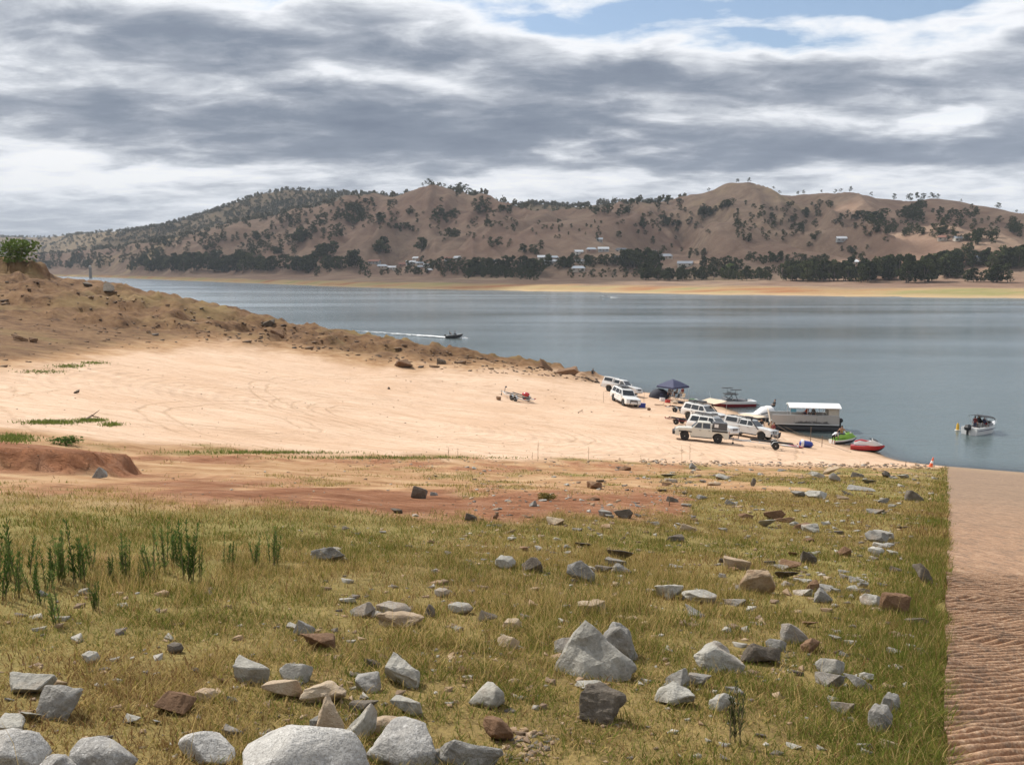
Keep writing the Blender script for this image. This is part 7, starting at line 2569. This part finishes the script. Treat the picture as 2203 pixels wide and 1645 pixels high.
GZ = gazebo(1447, 861)
e = empty('dome_tent', label='dark low dome tent beside the navy gazebo', category='tent')
mb = MB()
rings = []
for t in np.linspace(0, 1, 6):
    r = math.cos(t * math.pi / 2 * 0.97)
    rings.append([(1.45 * r * math.cos(a), 1.2 * r * math.sin(a), 1.25 * math.sin(t * math.pi / 2)) for a in np.linspace(0, 2 * math.pi, 12, endpoint=False)])
mb.loft(rings)
tb = mb.build('canopy', P_TENT, e, smooth_angle=0.9)
mb = MB(); mb.tube([(1.45 * math.cos(a) * 1.01, 0, 1.27 * math.sin(a)) for a in np.linspace(0.05, math.pi - 0.05, 9)], 0.02, 5); mb.build('tent_pole', P_DARK, tb)
mb = MB(); mb.poly([(0.2, -1.18, 0.05), (-0.3, -1.18, 0.05), (-0.15, -0.98, 0.72), (0.1, -0.98, 0.72)], 0, 0.02, (0, -1, 0.4)); mb.build('door_flap', P_NAVY, e)
place(e, 1418, 856, 10, flat=True)


def chair(label, x, y, phi, mat, d=(0, 0), group='camp chairs'):
    e = empty('camp_chair', label=label, category='chair', group=group)
    mb = MB(); mb.box((0, 0, 0.42), (0.48, 0.50, 0.03)); mb.build('seat', mat, e)
    mb = MB(); mb.box((-0.27, 0, 0.70), (0.03, 0.50, 0.52), 0, (0, -0.2, 0)); mb.build('backrest', mat, e)
    for (a, b) in ((0.22, 0.24), (0.22, -0.24), (-0.22, 0.24), (-0.22, -0.24)):
        mb = MB(); mb.tube([(a, b, -0.03), (-a * 0.6, b, 0.44)], 0.013, 5); mb.build('leg', P_DARK, e)
    for s in (-1, 1):
        mb = MB(); mb.tube([(-0.30, s * 0.27, 0.62), (0.2, s * 0.27, 0.62), (0.22, s * 0.25, 0.42)], 0.018, 5); mb.build('armrest', P_DARK, e)
    p = ground_hit(x, y)
    e.location = (p[0] + d[0], p[1] + d[1], gz1(p[0] + d[0], p[1] + d[1]))
    e.rotation_euler = (0, 0, math.radians(phi))
    return e


def sitter(ch, phi_off, *a, **k):
    o = person(*a, **k)
    q = deck(ch, 0.0, 0, 0.55)
    put(o, q, math.degrees(ch.rotation_euler.z) + phi_off)


gp = GZ.location


def on_land(o, x, y, phi):
    o.location = (x, y, gz1(x, y))
    o.rotation_euler = (0, 0, math.radians(phi))
    return o


on_land(person('person in grey shirt standing beneath the navy gazebo', 'stand', 'grey', 'black', SKIN_T), gp.x - 0.55, gp.y - 0.7, 290)
c1 = chair('dark camp chair beneath the navy gazebo', 1447, 858, 215, P_TENT)
sitter(c1, 0, 'person in black sitting in a camp chair under the gazebo', 'sit', 'black', 'grey')
c2 = chair('grey camp chair at the open side of the gazebo', 1456, 862, 200, P_SEAT)
sitter(c2, 0, 'person in white sitting at the open side of the gazebo', 'sit', 'white', 'black', hair=HAIR_B)
c3 = chair('tan camp chair on the bank beyond the gazebo', 1468, 861, 220, P_CANVAS)
sitter(c3, 0, 'person in dark red sitting beyond the gazebo', 'sit', 'darkred', 'tan', SKIN_T)


def cooler(label, x, y, mat, lid, phi=20, s=1.0):
    e = empty('cool_box', label=label, category='cool box')
    mb = MB(); mb.box((0, 0, 0.17 * s), (0.62 * s, 0.38 * s, 0.34 * s)); mb.build('box', mat, e, bevel=0.03)
    mb = MB(); mb.box((0, 0, 0.375 * s), (0.64 * s, 0.40 * s, 0.07 * s)); mb.build('lid', lid, e, bevel=0.02)
    mb = MB(); mb.tube([(-0.33 * s, 0, 0.25 * s), (-0.36 * s, 0, 0.40 * s), (0.36 * s, 0, 0.40 * s), (0.33 * s, 0, 0.25 * s)], 0.012, 5); mb.build('handle', P_GALV, e)
    place(e, x, y, phi)


cooler('red cool box at the edge of the gazebo camp', 1436, 866, P_RED, P_RED)
cooler('dark blue cool box on the sand beside the white wagon', 1381, 876, P_BLUE, P_BLUE, 0, 1.25)
cooler('white cool box in the gazebo camp', 1424, 862, P_GEL, P_GEL)


def bundle(name, label, cat, x, y, size, mat, seed=0, phi=0):
    rnd = random.Random(seed)
    mb = MB()
    n = 7
    rings = []
    for i in range(n):
        t = i / (n - 1) * 2 - 1
        r = math.sqrt(max(0.02, 1 - t * t * 0.95))
        rings.append([(t * size[0] / 2, r * size[1] / 2 * math.cos(a) * rnd.uniform(0.85, 1.1), size[2] * 0.42 + r * size[2] / 2 * math.sin(a) * rnd.uniform(0.85, 1.1)) for a in np.linspace(0, 2 * math.pi, 9, endpoint=False)])
    mb.loft(rings)
    o = mb.build(name, mat, smooth_angle=1.0, label=label, category=cat)
    place(o, x, y, phi)
    return o


bundle('towable_bag', 'green bag lying on the bank past the gazebo', 'bag', 1491, 866, (1.3, 0.8, 0.6), P_GREENBAG, 3, -20)
bundle('towel_heap', 'white towel heap beside the green bag on the bank', 'towel', 1497, 862, (0.8, 0.5, 0.3), P_REFL, 4)
bundle('gear_bag', 'tan gear bag in front of the gazebo', 'bag', 1452, 868, (0.9, 0.5, 0.4), P_CANVAS, 5, 30)
bundle('gear_bag', 'dark gear bag in front of the gazebo chairs', 'bag', 1463, 868, (0.9, 0.5, 0.4), P_TENT, 6, -10)

# people by the canopy ute awning
A = ground_hit(1658, 940)
on_land(person('woman with bare arms standing beneath the cream awning', 'stand', 'tan', 'tan', SKIN, HAIR_B, 1.68), A[0], A[1], 200)
on_land(person('person in black standing behind the canopy ute bonnet', 'stand', 'black', 'darkred', SKIN_T), A[0] - 0.75, A[1] + 0.9, 250)
ch = chair('dark red camp chair on the sand before the awning', 1663, 947, 215, CL['darkred'])
sitter(ch, 0, 'person in dark red slumped in the camp chair near awning', 'sit', 'darkred', 'black', SKIN_T)
chair('dark camp chair beside the bull bar', 1671, 950, 140, P_TENT)

# towable tube, mat, mooring poles and lines
e = empty('towable_tube', label='blue inflatable towing tube lying on the sand', category='tube')
mb = MB()
mb.loft([[(x_, r * math.cos(a), 0.33 + r * 0.8 * math.sin(a)) for a in np.linspace(0, 2 * math.pi, 12, endpoint=False)] for x_, r in ((-0.62, 0.22), (-0.5, 0.36), (-0.2, 0.40), (0.2, 0.40), (0.5, 0.36), (0.62, 0.22))])
mb.build('cover', P_BLUE, e, smooth_angle=0.9)
mb = MB(); mb.lathe([(0.40, -0.50), (0.42, -0.42), (0.42, -0.30), (0.40, -0.24)], 12, 'x', (0, 0, 0.33)); mb.build('band', P_REFL, e)
mb = MB(); mb.box((0.68, 0, 0.33), (0.10, 0.30, 0.04)); mb.build('tow_tongue', P_BLACK, e)
place(e, 1733, 962, -8)
o = bundle('inflatable_mat', 'flat red inflatable mat beside the blue tube', 'mat', 1710, 962, (1.7, 0.9, 0.24), P_RED, 8, -4)
o = bundle('inflatable_mat', 'flat white and blue inflatable mat beside the trailer', 'mat', 1693, 960, (1.3, 0.7, 0.16), P_REFL, 9, 0)


def pole(label, x, ytop, ybot, r=0.018, mat=None):
    p = ground_hit(x, ybot)
    H = (ybot - ytop) * math.hypot(p[0], p[1]) / F_PX
    mb = MB()
    mb.tube([(0, 0, -0.2), (0.01, 0, H * 0.5), (0.03, 0, H)], [r, r, r * 0.8], 6)
    mb.tube([(0.03, 0, H - 0.06), (0.03, 0, H + 0.02)], r * 1.6, 6)
    o = mb.build('pole', mat or P_TIMBER, label=label, category='pole', group='thin poles in the sand')
    o.location = p
    return p, H


pole('thin pole stuck in the sand beside the white wagon tail', 1298, 843, 866)
pole('thin pole stuck in the sand by the blue cool box', 1385, 842, 874)
pA, hA = pole('mooring pole holding the pontoon line, beside the blue tube', 1743, 920, 957, 0.03)
pB, hB = pole('mooring pole standing at the water edge', 1768, 938, 961, 0.03)
pole('low stake on the sand near the ramp foot', 1948, 993, 1003, 0.02)
for (a, b, lab) in ((deck(PON, 3.5, -1.2, 0.5), (pA[0], pA[1], pA[2] + 0.6), 'mooring rope from the pontoon boat to its pole'), (deck(PON, 3.2, -1.3, 0.5), (pB[0] + 2.2, pB[1] - 2.0, gz1(pB[0] + 2.2, pB[1] - 2.0) + 0.03), 'long mooring rope lying from pontoon towards the jet skis')):
    a, b = Vector(a), Vector(b)
    mb = MB()
    mb.tube([a.lerp(b, t) - Vector((0, 0, 0.35 * math.sin(math.pi * t) * min(1, (a - b).length / 6))) if a.lerp(b, t).z - 0.35 * math.sin(math.pi * t) > gz1(*a.lerp(b, t)[:2]) else Vector((*a.lerp(b, t)[:2], max(0.02, gz1(*a.lerp(b, t)[:2])) + 0.02)) for t in np.linspace(0, 1, 14)], 0.018, 5)
    mb.build('mooring_rope', P_TIMBER, label=lab, category='rope')


def branch(label, x0, y0, x1, y1, r, seed, fork=True):
    a, b = ground_hit(x0, y0), ground_hit(x1, y1)
    rnd = random.Random(seed)
    A_, B_ = Vector(a), Vector(b)
    pts = []
    for t in np.linspace(0, 1, 7):
        q = A_.lerp(B_, t)
        q.x += rnd.uniform(-.08, .08); q.y += rnd.uniform(-.15, .15)
        q.z = gz1(q.x, q.y) + r * 0.8 + (0.12 * math.sin(math.pi * t) if fork else 0)
        pts.append(q)
    mb = MB()
    mb.tube(pts, [r * (1 - 0.6 * t) for t in np.linspace(0, 1, 7)], 6)
    if fork:
        mb.tube([pts[3], pts[3] + Vector((0.3, 0.2, 0.25))], [r * 0.6, r * 0.2], 5)
        mb.tube([pts[4], pts[4] + Vector((0.1, -0.4, 0.15))], [r * 0.5, r * 0.2], 5)
    mb.build('driftwood', P_TIMBER, label=label, category='driftwood', group='driftwood on the sand')


branch('long dark forked branch on the sand between the vehicles', 1410, 871, 1440, 876, 0.06, 1)
branch('short stick lying on the open sand', 1243, 889, 1254, 884, 0.05, 2)
branch('small stick at the edge of the sand below the tracks', 186, 904, 212, 900, 0.05, 3)
branch('thin stick lying in the grass near the thistle', 1795, 1411, 1850, 1409, 0.008, 5, False)
branch('dry reed stem lying in tall grass', 1010, 1300, 1085, 1306, 0.010, 6, False)
e_ = at_z(1274, 809, 1.2)
on_land(person('tiny dark figure on the rocky point at the water edge', 'crouch', 'black', 'black'), e_[0], e_[1], 60)

# ------------------------------------------------------------------ the air over the lake
def build_haze():
    mb = MB()
    mb.box((0, 4700, 344), (20000, 10900, 712))
    m, nt, out = material('pale_air')
    v = nt.n('ShaderNodeVolumePrincipled')
    v.inputs['Color'].default_value = (0.80, 0.88, 1.0, 1)
    v.inputs['Density'].default_value = 0.00007
    v.inputs['Anisotropy'].default_value = 0.2
    nt.l(v.outputs[0], out.inputs['Volume'])
    mb.build('haze', m, kind='stuff', label='thin blue haze in the air over lake and hills', category='haze')


build_haze()
